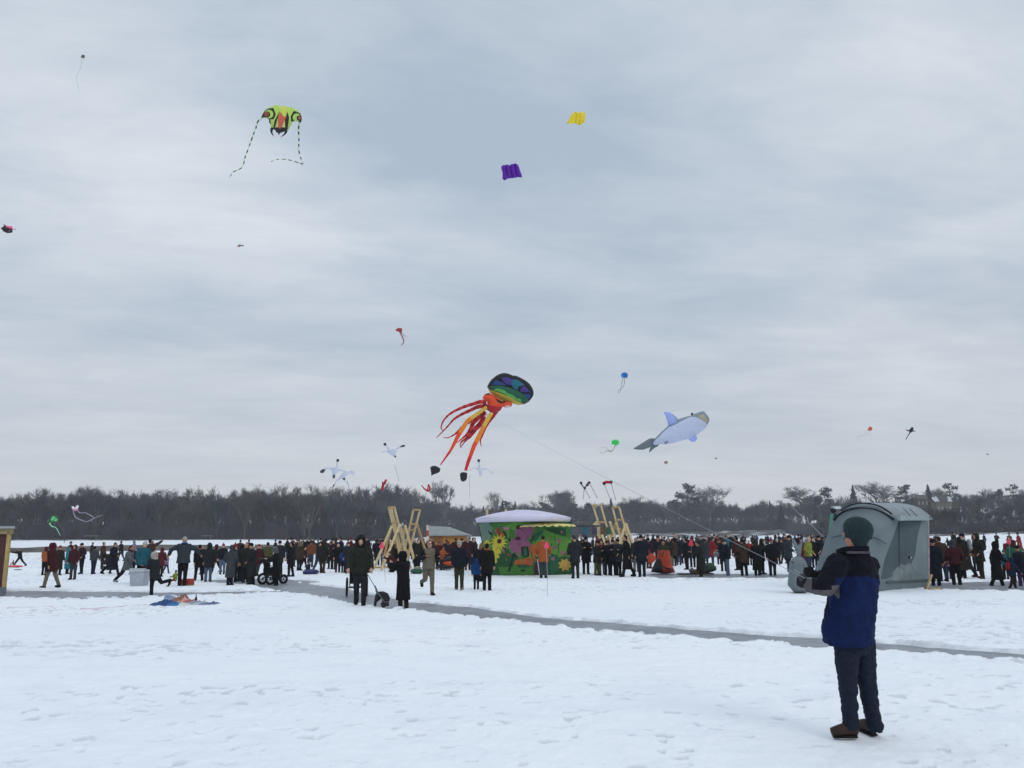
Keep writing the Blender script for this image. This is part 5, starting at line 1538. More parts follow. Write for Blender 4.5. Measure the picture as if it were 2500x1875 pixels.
def build_small():
    # four pink marker flags on thin rods
    for (x, y, xb, yb, c, lb) in ((932, 1331, 941, 1421, 'f0647c', 'pink pennant on a thin rod in front of the left wooden frames'), (1334, 1331, 1337, 1456, 'f0648c', 'pink pennant on a thin rod in front of the person in the orange jacket'),
                                  (1687, 1325, 1692, 1400, 'ee5a6c', 'coral pink pennant on a thin rod before the crowd, right of the orange tents'), (2463, 1321, 2470, 1425, 'f06484', 'pink pennant on a thin rod above the crowd near the right edge')):
        b = G(xb, yb); D = depth(b)
        r = empty('marker_flag', b, lb, 'flag', 'pink marker flags')
        t = K(x - 1, y - 9, D)
        mb = MB(); mb.tube([b, b.lerp(t, .5) + Vector((.01, 0, 0)), t], .007, 5); mb.build('rod', mat('rod', '9aa0a6', .6, 4, .1, 0), r)
        mb = MB(); pillow(mb, [(x, y - 10), (x + 4, y - 3), (x + 6, y + 6), (x + 3, y + 9), (x - 5, y + 7), (x - 7, y + 4), (x - 3, y - 3)], D - .02, .05, step=1.5, prof=3)
        mb.build('pennant', sail(c, .5), r, smooth=True)
    # grey bin
    b = G(331, 1431); D = depth(b); r = empty('trash_bin', b, 'square pale grey bin on the snow in front of the person in the teal coat', 'bin')
    w = 37 * D / F; h = K(331, 1388, D).z
    mb = MB(); vs = []
    for k, (ww, z) in enumerate(((w * .84, 0), (w * .97, h * .80))):
        for i, j in ((-1, -1), (1, -1), (1, 1), (-1, 1)): vs.append((b.x + i * ww / 2, b.y + .3 + j * ww / 2, z))
    mb.add(vs, [(3, 2, 1, 0), (4, 5, 6, 7), (0, 1, 5, 4), (1, 2, 6, 5), (2, 3, 7, 6), (3, 0, 4, 7)]); mb.build('body', mat('plastic', 'a2a9b2', .6, 3, .1, .1), r)
    mb = MB(); mb.box((b.x, b.y + .3, h * .86), (w * 1.06, w * 1.06, h * .10)); mb.box((b.x, b.y + .3, h * .95), (w * .98, w * .98, h * .09)); mb.build('lid', mat('plastic', 'b2b9c0', .6, 3, .1, .1), r)
    # heap of slack kites and a bottle
    R = random.Random(4)
    r = empty('kite_heap', G(440, 1476), 'heap of crumpled blue, red and grey kite cloth lying on the snow', 'kite fabric')
    for (x, y, w_, d_, h_, c) in ((392, 1476, 34, .5, 12, '1f4470'), (405, 1470, 14, .35, 22, '8fa0b8'), (418, 1479, 20, .3, 10, '2a6a98'), (404, 1477, 22, .3, 8, '2a3a80'), (427, 1472, 20, .3, 17, '8c6a5c'), (436, 1469, 16, .3, 22, '7a5450'),
                                  (444, 1473, 18, .35, 15, 'c89a90'), (452, 1475, 22, .35, 12, 'a06468'), (440, 1478, 30, .3, 7, 'b8bcb8'), (466, 1476, 24, .3, 10, '7f8890'), (482, 1476, 26, .3, 8, '9aa4a8'), (498, 1476, 26, .3, 6, '6a748c'), (510, 1476, 22, .25, 7, '566080')):
        p = G(x, y + 1); D = depth(p); k = D / F; W_ = w_ * k * .62; H = h_ * k * .75; mb = MB(); nx, ny = 18, 8; vs = []
        for j in range(ny + 1):
            for i in range(nx + 1):
                u = i / nx * 2 - 1; v = j / ny * 2 - 1
                e = max(0, 1 - abs(u) ** 2.2) * max(0, 1 - v * v)
                z = H * e ** .6 * (.45 + 1.1 * abs(noise.noise(Vector((u * 2.6 + x, v * 2 + y, c.__hash__() % 7)))) + .5 * R.random())
                vs.append((p.x + u * W_ * (1 + .2 * R.random()), p.y + .25 + v * d_, max(.003, z)))
        fs = [(j * (nx + 1) + i, j * (nx + 1) + i + 1, (j + 1) * (nx + 1) + i + 1, (j + 1) * (nx + 1) + i) for j in range(ny) for i in range(nx)]
        mb.add(vs, fs); mb.build('fabric_piece', sail(c, .1), r)
    b = G(478, 1470); k = depth(b) / F; r = empty('bottle', b, 'black bottle standing upright behind the kite heap', 'bottle')
    mb = MB(); q = [(0, 3), (1, 3.4), (8, 3.2), (11, 2.4), (14, 1.2), (17, 1.0)]
    mb.tube([(b.x, b.y, z * k) for z, _ in q], [w * k for _, w in q], 10); mb.build('body', mat('glass', '10161c', .35, 4, .1, 0), r, smooth=True)
    mb = MB(); mb.tube([(b.x, b.y, 17 * k), (b.x, b.y, 19 * k)], 1.2 * k, 8); mb.build('cap', mat('glass', '1c2228', .5, 4, .1, 0), r)
    # pink spray marks on the snow
    pm = mat('spray_paint', 'd8a8b8', .9, 6, .12, .2)
    for seg in (((195, 1487), (250, 1483), (300, 1480), (358, 1476)), ((0, 1484), (40, 1483), (90, 1482), (160, 1480)), ((100, 1490), (130, 1490), (152, 1489)), ((196, 1486), (230, 1486), (262, 1484))):
        mb = MB(); P = spline([G(*p) for p in seg], 10); vs = []
        for i, p in enumerate(P):
            ww = .05 * (0.6 + 0.9 * abs(noise.noise(p * 1.7)))
            for s_ in (-1, 1):
                y = p.y + s_ * ww; vs.append((p.x, y, sz_at(p.x, y) + .006))
        mb.add(vs, [(2 * i, 2 * i + 2, 2 * i + 3, 2 * i + 1) for i in range(len(P) - 1) if noise.noise(P[i] * 2.5) > -.25])
        o = mb.build('spray_line', pm); o['kind'] = 'structure'
    # orange tents and the orange seat right of the wooden frames
    Z = zf(1400, 1160, 5.267); D = edgeD(1625, 1401)
    r = empty('ice_tent', G(1625, 1401), 'tall orange and black pop up ice tent standing in the crowd', 'tent')
    mb = MB(); pillow(mb, Z(1090, 960, 1235, 965, 1250, 1050, 1255, 1130, 1290, 1200, 1310, 1250, 1240, 1262, 1150, 1268, 1040, 1250, 995, 1245, 1040, 1130, 1075, 1060), D + .5, 1.0,
                      [(Z(1060, 1075, 1110, 1070, 1140, 1120, 1150, 1250, 1040, 1250, 1000, 1240), 1), (Z(1100, 965, 1140, 1060, 1175, 975, 1160, 970, 1135, 1035, 1115, 965), 1), (Z(1140, 1160, 1200, 1190, 1290, 1205, 1300, 1225, 1200, 1210, 1145, 1185), 1)], step=2.6, prof=14)
    mb.build('canopy', [mat('tent_cloth', 'a83e24', .8), mat('tent_cloth', '23282a', .8)], r, smooth=True)
    mb = MB(); mb.tube([K(*p, D) for p in Z(1080, 965, 1160, 975, 1245, 968)], .03, 6); mb.build('pole', mat('pole', '6a2a1c', .6, 4, .1, 0), r)
    r = empty('camp_chair', G(1592, 1394), 'orange and dark red folding chair left of the orange tent', 'chair')
    D = edgeD(1592, 1394)
    mb = MB(); pillow(mb, Z(965, 1020, 1010, 1005, 1055, 1040, 1060, 1090, 1020, 1130, 970, 1140, 955, 1090), D, .25, step=2, prof=5); mb.build('seat', mat('tent_cloth', 'b04326', .8), r, smooth=True)
    mb = MB(); pillow(mb, Z(955, 960, 985, 965, 990, 1030, 965, 1040, 950, 1000), D + .1, .15, step=2, prof=4); mb.build('backrest', mat('tent_cloth', '6a2330', .8), r, smooth=True)
    for a, b in (((965, 1130), (1030, 1225)), ((1020, 1120), (960, 1200)), ((960, 1190), (1035, 1205))):
        mb = MB(); mb.tube([K(*Z(*a)[0], D), K(*Z(*b)[0], D + .1)], .02, 6); mb.build('leg', mat('pole', '5a2018', .6, 4, .1, 0), r)
    # green sled heaped with cloth in front of the right part of the crowd
    r = empty('gear_sled', G(1722, 1403), 'low sled heaped with green cloth and brown bags beside a long olive coat', 'sled'); D = edgeD(1722, 1404)
    mb = MB(); pillow(mb, Z(1690, 1130, 1800, 1125, 1815, 1160, 1838, 1190, 1840, 1220, 1800, 1240, 1700, 1265, 1670, 1260, 1680, 1200), D + .5, .5, step=2.4, prof=8); mb.build('green_cover', cloth('4c6152'), r, smooth=True)
    for q, c in (((1480, 1225, 1500, 1200, 1530, 1190, 1560, 1215, 1570, 1275, 1540, 1285, 1500, 1260), '7a7c7c'), ((1530, 1225, 1570, 1205, 1610, 1215, 1620, 1270, 1580, 1285, 1540, 1280), '8a5c38'), ((1625, 1230, 1665, 1215, 1690, 1235, 1700, 1280, 1640, 1285), '6a2c30')):
        mb = MB(); pillow(mb, Z(*q), D, .35, step=2.4, prof=6); mb.build('bag', cloth(c), r, smooth=True)
    mb = MB(); a = G(1683, 1405); mb.box((a.x + .35, a.y + .4, .05), (1.5, .55, .06)); mb.build('runner', mat('plastic', '1c201f', .5), r)
    # sleds and tubes
    r = empty('green_sled', G(1016, 1401), 'dark green inflatable sled on the snow left of the person in the khaki suit', 'sled')
    p = G(1016, 1401); k = depth(p) / F; mb = MB(); mb.ball((p.x, p.y + .3, 6 * k), (17 * k, .4, 7 * k), 20, 10); mb.build('tube', mat('vinyl', '174a3a', .45), r, smooth=True)
    mb = MB(); mb.ball((p.x + .05, p.y + .22, 13 * k), (9 * k, .2, 5 * k), 12, 8); mb.build('load', cloth('a8a894'), r, smooth=True)
    r = empty('snow_tube', G(1092, 1392), 'orange and black snow tubes piled left of the shed doorway crowd', 'tube')
    p = G(1092, 1392); k = depth(p) / F
    for dx, z, c in ((-6, 9, '1f1c20'), (4, 16, 'b84a22'), (-2, 27, '2a2428')):
        mb = MB(); n = 20
        P_ = [(p.x + dx * k + 14 * k * math.cos(2 * math.pi * i / n), p.y + .3 + .3 * math.sin(2 * math.pi * i / n), z * k) for i in range(n + 1)]
        mb.tube(P_, 6 * k, 8, side=(0, 0, 1), cap=False); mb.build('ring', mat('vinyl', c, .5), r, smooth=True)
    r = empty('saucer_sled', G(31, 1384), 'long flat red sled with a child on it, far left', 'sled'); p = G(31, 1385); k = depth(p) / F
    mb = MB(); mb.ball((p.x, p.y + .2, 2.2 * k), (20 * k, .45, 2.6 * k), 20, 8); mb.build('shell', mat('plastic', 'd8444c', .4), r, smooth=True)
    r = empty('toboggan', G(38, 1391), 'thin grey sled lying on the snow below the red sled, far left', 'sled'); p = G(41, 1392); k = depth(p) / F
    mb = MB(); mb.ball((p.x, p.y + .1, 1.2 * k), (10 * k, .2, 1.4 * k), 16, 6); mb.build('shell', mat('plastic', '7c8288', .5), r, smooth=True)
    r = empty('kick_sled', G(448, 1430), 'small red sled seat behind the legs of the tall man with arms spread', 'sled'); p = G(449, 1430); k = depth(p) / F
    mb = MB(); mb.box((p.x, p.y + .3, 9 * k), (26 * k, .5, 13 * k), rz=.1); mb.build('seat', mat('plastic', 'a02a26', .5), r)
    mb = MB(); mb.box((p.x, p.y + .22, 2 * k), (30 * k, .4, 3 * k)); mb.build('base', mat('plastic', '7a5a2c', .6), r)
    r = empty('snow_tube', G(755, 1402), 'navy blue snow tube under a seated child', 'tube'); p = G(755, 1402); k = depth(p) / F
    mb = MB(); mb.ball((p.x, p.y + .3, 5 * k), (20 * k, .5, 7 * k), 20, 8); mb.build('ring', mat('vinyl', '1c2456', .45), r, smooth=True)
    # strollers
    def stroller(label, px, py, s, cloth_c, rz, wr=.26, tw=.028):
        q = G(px, py); r_ = empty('stroller', q, label, 'stroller')
        R_ = Matrix.Rotation(rz, 3, 'Z')
        T = lambda *v: q + R_ @ (Vector(v) * s)
        for x_, y_, rr in ((-.30, 0, wr), (.30, 0, wr), (0, .80, wr * .8)):
            w = empty('wheel', T(x_, y_, rr) - q); w.parent = r_
            mb_ = MB(); n_ = 20
            mb_.tube([T(x_, y_ + rr * math.cos(2 * math.pi * i / n_), rr + rr * math.sin(2 * math.pi * i / n_)) for i in range(n_ + 1)], tw * s, 6, side=(R_ @ Vector((1, 0, 0))), cap=False); mb_.build('tyre', mat('rubber', '15161a', .8), w, smooth=True)
            mb_ = MB()
            for i in range(6): mb_.tube([T(x_, y_, rr), T(x_, y_ + rr * .95 * math.cos(math.pi * i / 3), rr + rr * .95 * math.sin(math.pi * i / 3))], .006 * s, 4)
            mb_.tube([T(x_ - .03, y_, rr), T(x_ + .03, y_, rr)], .04 * s, 8); mb_.build('spokes', mat('alloy', '2c2e34', .4), w)
        mb_ = MB()
        mb_.tube([T(-.3, 0, .24), T(.3, 0, .24)], .02 * s, 6)
        for x_ in (-.22, .22): mb_.tube([T(x_, 0, .26), T(0, .85, .22)], .018 * s, 6); mb_.tube([T(x_, 0.05, .26), T(x_, .15, .62), T(x_, -.25, 1.02)], .018 * s, 6)
        mb_.tube([T(-.22, -.25, 1.02), T(.22, -.25, 1.02)], .022 * s, 6); mb_.build('chassis', mat('alloy', '22242a', .4), r_)
        mb_ = MB(); mb_.box(tuple(T(0, .28, .50)), (.46 * s, .62 * s, .30 * s), rz=rz); mb_.beam(T(0, .05, .5), T(0, -.08, .95), .4 * s, .06 * s); mb_.build('seat', cloth(cloth_c), r_)
        mb_ = MB(); vs_ = []
        for i in range(7):
            a = math.radians(10 + 26 * i)
            for x_ in (-.23, .23): vs_.append(T(x_, .12 - .30 * math.cos(a), .78 + .32 * math.sin(a)))
        mb_.add(vs_, [(2 * i, 2 * i + 1, 2 * i + 3, 2 * i + 2) for i in range(6)]); mb_.build('canopy', cloth(cloth_c), r_, smooth=True)
        return r_
    stroller('black jogging stroller with two spoked wheels behind the man with the dog', 871, 1454, 1.0, '17181c', 0.15)
    stroller('dark stroller with a fat wheel pushed by the person in the long black coat', 650, 1425, .95, '1c2422', -.75, .19, .055)
    stroller('dark stroller with a raised hood left of the person in the long navy coat', 262, 1391, .85, '2a2724', .9, .13, .04)
    # houses and the roof above the trees
    def house(label, px, topy, w_, h_, D_, wallc, roofc, snow=True, gab=0.5, wins=4):
        p = K(px, horizon(px), D_); k = D_ / F; ztop = K(px, topy, D_).z; W_ = w_ * k; H_ = h_ * k
        zb = hz_at(p.x, p.y) - .5; r_ = empty('house', (p.x, p.y, zb), label, 'house')
        zr = ztop - H_ * gab
        mb_ = MB(); mb_.box((p.x, p.y, (zb + zr) / 2), (W_, W_ * .7, zr - zb)); mb_.build('wall', mat('house_wall', wallc, .9, 2, .12, .1), r_)
        mb_ = MB(); y0, y1 = p.y - W_ * .38, p.y + W_ * .38; x0, x1 = p.x - W_ * .56, p.x + W_ * .56
        mb_.add([(x0, y0, zr), (x1, y0, zr), (x1, y1, zr), (x0, y1, zr), (x0 + W_ * .12, p.y, ztop), (x1 - W_ * .12, p.y, ztop)], [(0, 1, 5, 4), (1, 2, 5), (2, 3, 4, 5), (3, 0, 4), (3, 2, 1, 0)])
        mb_.build('roof', mat('house_roof', roofc, .9, 2, .12, .1), r_)
        for i in range(wins):
            x = p.x - W_ * .36 + W_ * .72 * i / max(1, wins - 1); mb_ = MB(); zc = zr - (ztop - zr) * .75 - .5
            mb_.box((x, p.y - W_ * .35 - .03, zc), (W_ * .11, .08, 1.2)); mb_.build('window', mat('pane', '9aa2a2', .3, 4, .1, 0), r_)
        return r_, p, k, zr, W_
    r_, p, k, zr, W_ = house('tan house with snowy dormer gables among trees on the right hillside', 2305, 1208, 38, 34, 300, '6e6a5e', '4e4b48')
    for dx in (-.42, .42):
        mb = MB(); x = p.x + dx * W_; mb.add([(x - .9, p.y - W_ * .36, zr + .1), (x + .9, p.y - W_ * .36, zr + .1), (x, p.y - W_ * .36, zr + 1.8), (x - .9, p.y, zr + 1.6), (x + .9, p.y, zr + 1.6), (x, p.y, zr + 2.2)], [(0, 1, 2), (0, 2, 5, 3), (1, 4, 5, 2)])
        mb.build('dormer', mat('snow_cover', 'dfe4ea', .8), r_)
    mb = MB(); mb.box((p.x, p.y - W_ * .5, zr - 3.2), (W_ * .9, 1.6, .25)); mb.build('balcony', mat('house_wall', 'a8a898', .9), r_)
    house('low house with a snow covered roof below the dormered house on the hillside', 2318, 1254, 30, 10, 255, '5c5c5c', 'dfe4ea', wins=3)
    house('dark roofed house left of the dormered house, snow along one eave', 2256, 1207, 26, 20, 310, '55524e', '5c5a5a', wins=3)
    house('small house with a pale roof edge near the right edge of the hillside', 2440, 1262, 26, 12, 290, '75706c', '9aa0a6', wins=3)
    p = K(1375, 1206, 470); r = empty('apartment_block', (p.x, p.y, hz_at(p.x, p.y)), 'dark square flat topped block rising out of the trees above the mural hut', 'building')
    mb = MB(); w = 30 * 470 / F; mb.box((p.x, p.y, p.z / 2), (w, w * .8, p.z)); mb.build('wall', mat('concrete', '4c5058', .9, .4, .1, 0), r)
    mb = MB(); mb.box((p.x, p.y, p.z + .15), (w * 1.04, w * .84, .3)); mb.build('roof', mat('concrete', '585c64', .9, .4, .1, 0), r)
    for j in range(3):
        for i in range(5):
            mb = MB(); mb.box((p.x - w * .4 + w * .2 * i, p.y - w * .4 - .03, p.z - 1.6 - 2.6 * j), (w * .1, .08, 1.1)); mb.build('window', mat('pane', '5a626c', .3, 4, .1, 0), r)
    # park shelter on the left shore and a tree trunk there
    for (x, y, w_, lb) in ((222, 1316, 30, 'low pale park bench shelter at the foot of the wood, far left shore'), (505, 1315, 22, 'low snow topped shed at the foot of the wood on the left shore')):
        p = K(x, horizon(x), 258); zb = hz_at(p.x, p.y); k = 258 / F; r = empty('park_shelter', (p.x, p.y, zb), lb, 'shelter')
        mb = MB(); mb.box((p.x, p.y, zb + 1.15), (w_ * k, 1.8, .14)); mb.build('roof', mat('paint', '9a9c9a', .8), r)
        for dx in (-.45, 0, .45): mb = MB(); mb.box((p.x + dx * w_ * k, p.y, zb + .5), (.14, 1.2, 1.1)); mb.build('post', mat('paint', '4c4c4c', .8), r)
    for i, (x, ty, D_) in enumerate(((24, 1240, 190), (157, 1255, 185), (700, 1270, 200), (742, 1262, 205))):
        tree('bare', x, ty, D_, ('bare tree alone on the snowy bank behind the wooden stall post', 'bare tree alone on the snowy bank behind the person in the turquoise coat', 'left one of two slender bare trees on the left shore bank',
                                 'right one of two slender bare trees on the left shore bank')[i], wide=.7)


build_mural_hut()
build_frames()
build_shed()
build_whale_hut()
build_booth()
build_small()


# ------------------------------------------------------------------ people
# local frame: the figure faces -Y, its left side is +X, feet on z = 0, height about 1.75
POSES = {  # lean, left leg (hip, knee), right leg, left arm (swing, away, elbow), right arm, head pitch
    'stand': (2, (0, 2), (2, 3), (6, 9, 14), (4, 9, 18), 0),
    'pockets': (4, (1, 2), (-3, 4), (-14, 20, 62), (-14, 20, 62), -6),
    'apart': (1, (4, 4), (-4, 4), (4, 16, 20), (2, 16, 24), 4),
    'walk': (5, (17, 5), (-15, 11), (-20, 9, 22), (22, 9, 26), 0),
    'stride': (9, (28, 8), (-26, 20), (-30, 12, 30), (32, 12, 34), -6),
    'run': (7, (14, 10), (-6, 88), (36, 16, 84), (20, 20, 90), 0),
    'kite': (-3, (3, 3), (-4, 4), (58, 12, 48), (66, 12, 40), 16),
    'hold': (4, (2, 2), (-2, 3), (24, 8, 84), (24, 8, 84), -14),
    'point': (-2, (4, 3), (-6, 6), (6, 12, 16), (112, 18, 8), 12),
    'spread': (3, (3, 4), (-3, 4), (8, 66, 28), (8, 62, 34), 4),
    'bend': (48, (22, 8), (12, 10), (52, 8, 20), (46, 8, 28), -22),
    'sit': (-6, (86, 62), (80, 66), (40, 14, 50), (36, 14, 54), 0),
    'crouch': (28, (86, 118), (70, 110), (58, 12, 60), (58, 12, 60), -6),
    'throw': (10, (38, 10), (-34, 16), (84, 12, 6), (76, 10, 8), 0),
    'kick': (3, (2, 2), (-38, 66), (24, 8, 82), (20, 10, 76), -6),
}


def skel(name):
    lean, ll, rl, la, ra, hp = POSES[name]
    r = math.radians
    J = {}
    legs = {}
    for s, (a, k) in ((1, ll), (-1, rl)):
        th = Vector((0.02 * s, -math.sin(r(a)), -math.cos(r(a)))) * 0.43
        sh = Vector((0, -math.sin(r(a - k)), -math.cos(r(a - k)))) * 0.42
        legs[s] = (th, sh)
    low = min((th + sh).z for th, sh in legs.values())
    hz = 0.085 - low
    P = Vector((0, 0, hz)); J['pelvis'] = P
    for s, (th, sh) in legs.items():
        h = P + Vector((0.088 * s, 0, -0.02)); k = h + th; an = k + sh
        lift = max(0.0, an.z - 0.085)
        pitch = -min(1.2, lift * 2.6)
        toe = an + Vector((0.015 * s, -0.17 * math.cos(pitch), -0.045 + 0.17 * math.sin(pitch)))
        J['hip', s], J['knee', s], J['ankle', s], J['toe', s] = h, k, an, toe
        J['heel', s] = an + Vector((0, 0.065 * math.cos(pitch), -0.05 - 0.06 * math.sin(pitch)))
    t = Vector((0, -math.sin(r(lean)), math.cos(r(lean))))
    J['waist'] = P + t * 0.16; J['chest'] = P + t * 0.38; J['neck'] = P + t * 0.545
    n = Vector((0, -math.sin(r(lean * 0.6 - hp)) * 1.0, math.cos(r(lean * 0.6 - hp))))
    J['head'] = J['neck'] + n * 0.155 + Vector((0, -0.012, 0)); J['headup'] = n
    for s, (sw, aw, el) in ((1, la), (-1, ra)):
        S = P + t * 0.485 + Vector((0.185 * s, 0, 0))
        u = Vector((s * math.sin(r(aw)), -math.sin(r(sw)) * math.cos(r(aw)), -math.cos(r(sw)) * math.cos(r(aw))))
        E = S + u * 0.29
        inw = -0.25 * s * (1 if el > 40 else 0.1)
        f = Vector((s * math.sin(r(aw)) * 0.5 + inw, -math.sin(r(sw + el)), -math.cos(r(sw + el)))).normalized()
        J['sh', s], J['el', s], J['wr', s] = S, E, E + f * 0.25
        J['hand', s] = J['wr', s] + f * 0.09; J['fd', s] = f
    return J


def head_extra(H, up, faces=True):
    """eyes, ears and mouth added to the body mesh (material 1 = dark features)"""
    m = MB()
    fw = Vector((0, -1, 0)); fw = (fw - up * fw.dot(up)).normalized(); sd_ = Vector((1, 0, 0))
    for s in (1, -1):
        m.ball(H + sd_ * 0.032 * s + fw * 0.092 + up * 0.008, (0.012, 0.006, 0.007), 8, 5, 1)
        m.ball(H + sd_ * 0.080 * s + up * -0.002 + fw * 0.003, (0.012, 0.02, 0.032), 8, 6, 0)
    m.ball(H + fw * 0.094 - up * 0.052, (0.024, 0.006, 0.006), 8, 5, 1)
    return m


def hands(m, J, mi=0):
    for s in (1, -1):
        f = J['fd', s]; a = Vector((0, 0, 1)) if abs(f.z) < .8 else Vector((0, -1, 0))
        a = (a - f * a.dot(f)).normalized(); b = f.cross(a)
        w = J['wr', s] + f * 0.075
        for i in range(4):
            o = w + b * (0.024 - 0.016 * i) * 1.0; ln = (.052, .064, .060, .046)[i]
            m.tube([o, o + f * ln * .55 + a * .004, o + f * ln * .85 - a * .012, o + f * ln - a * .03], [.0095, .009, .0085, .007], 6, mi=mi)
        o = J['wr', s] + f * .03 + b * .03
        m.tube([o, o + b * .022 + f * .02, o + b * .026 + f * .05], [.011, .010, .008], 6, mi=mi)


_FM = {}


def fig_mesh(pose, part):
    key = (pose, part)
    if key in _FM:
        return _FM[key]
    J = skel(pose); m = MB(); X = Vector((1, 0, 0))
    P, W, Ch, N, H, up = J['pelvis'], J['waist'], J['chest'], J['neck'], J['head'], J['headup']
    tv = (N - P).normalized()
    if part == 'body':
        m.tube([P - tv * .08, P, W, Ch, P + tv * .47, N - tv * .02], [(.14, .10), (.145, .10), (.13, .09), (.15, .10), (.14, .08), (.06, .055)], 14, side=X)
        m.tube([N - tv * .05, N + up * .02, H - up * .05], [(.062, .062), (.054, .058), (.056, .062)], 10, side=X)
        rot = Matrix.Rotation(math.atan2(-up.y, up.z), 3, 'X')
        m.ball(H, (.078, .094, .112), 16, 12, ax=rot)
        fw = (Vector((0, -1, 0)) - up * Vector((0, -1, 0)).dot(up)).normalized()
        m.ball(H - up * .06 + fw * .03, (.052, .058, .052), 12, 8, ax=rot)
        m.tube([H + up * .03 + fw * .088, H - up * .018 + fw * .112, H - up * .024 + fw * .09], [.008, .015, .012], 6, side=X)
        for s in (1, -1):
            m.tube([J['hip', s], J['knee', s], J['ankle', s]], [.078, .052, .038], 10)
            m.tube([J['heel', s] + Vector((0, -.02, .02)), J['ankle', s] - Vector((0, 0, .015)), J['toe', s] + Vector((0, .05, .015))], [.026, .034, .022], 8)
            m.tube([J['sh', s] - X * s * .03, J['sh', s], J['el', s], J['wr', s]], [.045, .048, .038, .030], 10)
            m.tube([J['wr', s], J['wr', s] + J['fd', s] * .05, J['wr', s] + J['fd', s] * .085], [(.028, .02), (.042, .022), (.038, .018)], 8)
        ex = head_extra(H, up); hands(ex, J)
        me = fuse(m, .017, 3, 'person', extra=ex)
    elif part in ('short', 'parka', 'long', 'puffy'):
        fat = 1.30 if part == 'puffy' else 1.17
        dn = {'short': .09, 'puffy': .12, 'parka': .28, 'long': .60}[part]
        hipdir = ((J['knee', 1] + J['knee', -1]) / 2 - P).normalized()
        dnv = (hipdir * .75 + Vector((0, 0, -1)) * .25).normalized() if pose not in ('sit', 'crouch') else Vector((0, -.3, -.4)).normalized()
        if pose in ('sit', 'crouch'): dn = min(dn, .12)
        spread = max(0.0, (J['knee', 1] - J['knee', -1]).length - .2) * .5
        m.tube([P + dnv * dn, P + dnv * dn * .5, P, W, Ch, P + tv * .46, N + tv * .0, N + up * .045],
               [(.20 * fat, .17 * fat + spread * dn), (.19 * fat, .155 * fat + spread * dn * .5), (.18 * fat, .145 * fat), (.172 * fat, .135 * fat), (.20 * fat, .145 * fat), (.20 * fat, .13 * fat), (.105, .095), (.085, .085)], 18, side=X)
        for s in (1, -1):
            m.tube([J['sh', s] - X * s * .06, J['sh', s], (J['sh', s] + J['el', s]) / 2, J['el', s], J['wr', s] + J['fd', s] * .01], [.072 * fat, .082 * fat, .076 * fat, .064 * fat, .052 * fat], 12)
        me = fuse(m, .02, 4, 'jacket', disp=.011, dscale=9)
    elif part == 'sleeves':
        for s in (1, -1):
            m.tube([J['sh', s] - X * s * .02, J['sh', s] + X * s * .02, (J['sh', s] + J['el', s]) / 2, J['el', s], J['wr', s] + J['fd', s] * .02], [.088, .104, .098, .084, .068], 12)
        me = fuse(m, .02, 4, 'sleeves', disp=.008, dscale=9)
    elif part == 'trousers':
        m.tube([P + tv * .06, P, P - Vector((0, 0, .09))], [(.155, .12), (.17, .13), (.13, .11)], 14, side=X)
        for s in (1, -1):
            a, b, c = J['hip', s], J['knee', s], J['ankle', s]
            m.tube([a + Vector((0, 0, .04)), a.lerp(b, .5), b, b.lerp(c, .5), c + Vector((0, 0, -.005))], [.110, .100, .080, .070, .068], 12)
        me = fuse(m, .019, 3, 'trousers', disp=.009, dscale=8)
    elif part == 'boots':
        for s in (1, -1):
            an = J['ankle', s]; d = (J['knee', s] - an).normalized()
            m.tube([an + d * .14, an + d * .05, an - d * .02], [.066, .064, .062], 10)
            m.tube([J['heel', s] + Vector((0, 0, .012)), an - Vector((0, .02, .035)), J['toe', s] + Vector((0, 0, .012))], [(.052, .050), (.060, .060), (.054, .042)], 10, side=X)
        me = fuse(m, .018, 2, 'boots')
    else:
        rot = Matrix.Rotation(math.atan2(-up.y, up.z), 3, 'X'); bk = -(Vector((0, -1, 0)) - up * Vector((0, -1, 0)).dot(up)).normalized(); fw = -bk
        nm = part
        if part in ('beanie', 'pom', 'cap'):
            m.ball(H + up * .045 + bk * .008, (.090, .106, .098), 16, 10, ax=rot)
            m.tube([H + up * .01 + bk * .01, H + up * .05 + bk * .01], [(.094, .108), (.093, .106)], 16, side=X)
            if part == 'pom': m.ball(H + up * .17, .036, 10, 8)
            if part == 'cap': m.tube([H + up * .03 + fw * .08, H + up * .02 + fw * .17], [(.07, .02), (.05, .012)], 10, side=X)
            me = fuse(m, .016, 1, 'hat', disp=.003, dscale=30)
        elif part in ('hair', 'longhair'):
            m.ball(H + up * .018 + bk * .016, (.083, .092, .106), 16, 10, ax=rot)
            if part == 'longhair': m.tube([H + bk * .045, H - up * .12 + bk * .08, H - up * .25 + bk * .10], [(.095, .06), (.10, .055), (.075, .03)], 12, side=X)
            else: m.tube([H + bk * .03, H - up * .08 + bk * .055], [(.08, .065), (.055, .035)], 12, side=X)
            me = fuse(m, .016, 1, 'hair', disp=.007, dscale=22)
        elif part in ('hood', 'furhood'):
            n_ = 12; 
            m.ball(H + up * .02 + bk * .045, (.115, .105, .138), 16, 10, ax=rot)
            m.tube([H - up * .06 + bk * .03, H - up * .17 + bk * .02], [(.10, .10), (.13, .11)], 14, side=X)
            pts = [H + fw * .045 + X * .098 * math.cos(2 * math.pi * i / n_) + up * .118 * math.sin(2 * math.pi * i / n_) for i in range(n_ + 1)]
            m.tube(pts, .040 if part == 'furhood' else .022, 8, side=fw, cap=False)
            me = fuse(m, .017, 1, 'hood', disp=.016 if part == 'furhood' else .005, dscale=30 if part == 'furhood' else 12)
        elif part == 'scarf':
            n_ = 12
            pts = [N + up * .045 + X * .088 * math.cos(2 * math.pi * i / n_) + fw * .082 * math.sin(2 * math.pi * i / n_) for i in range(n_ + 1)]
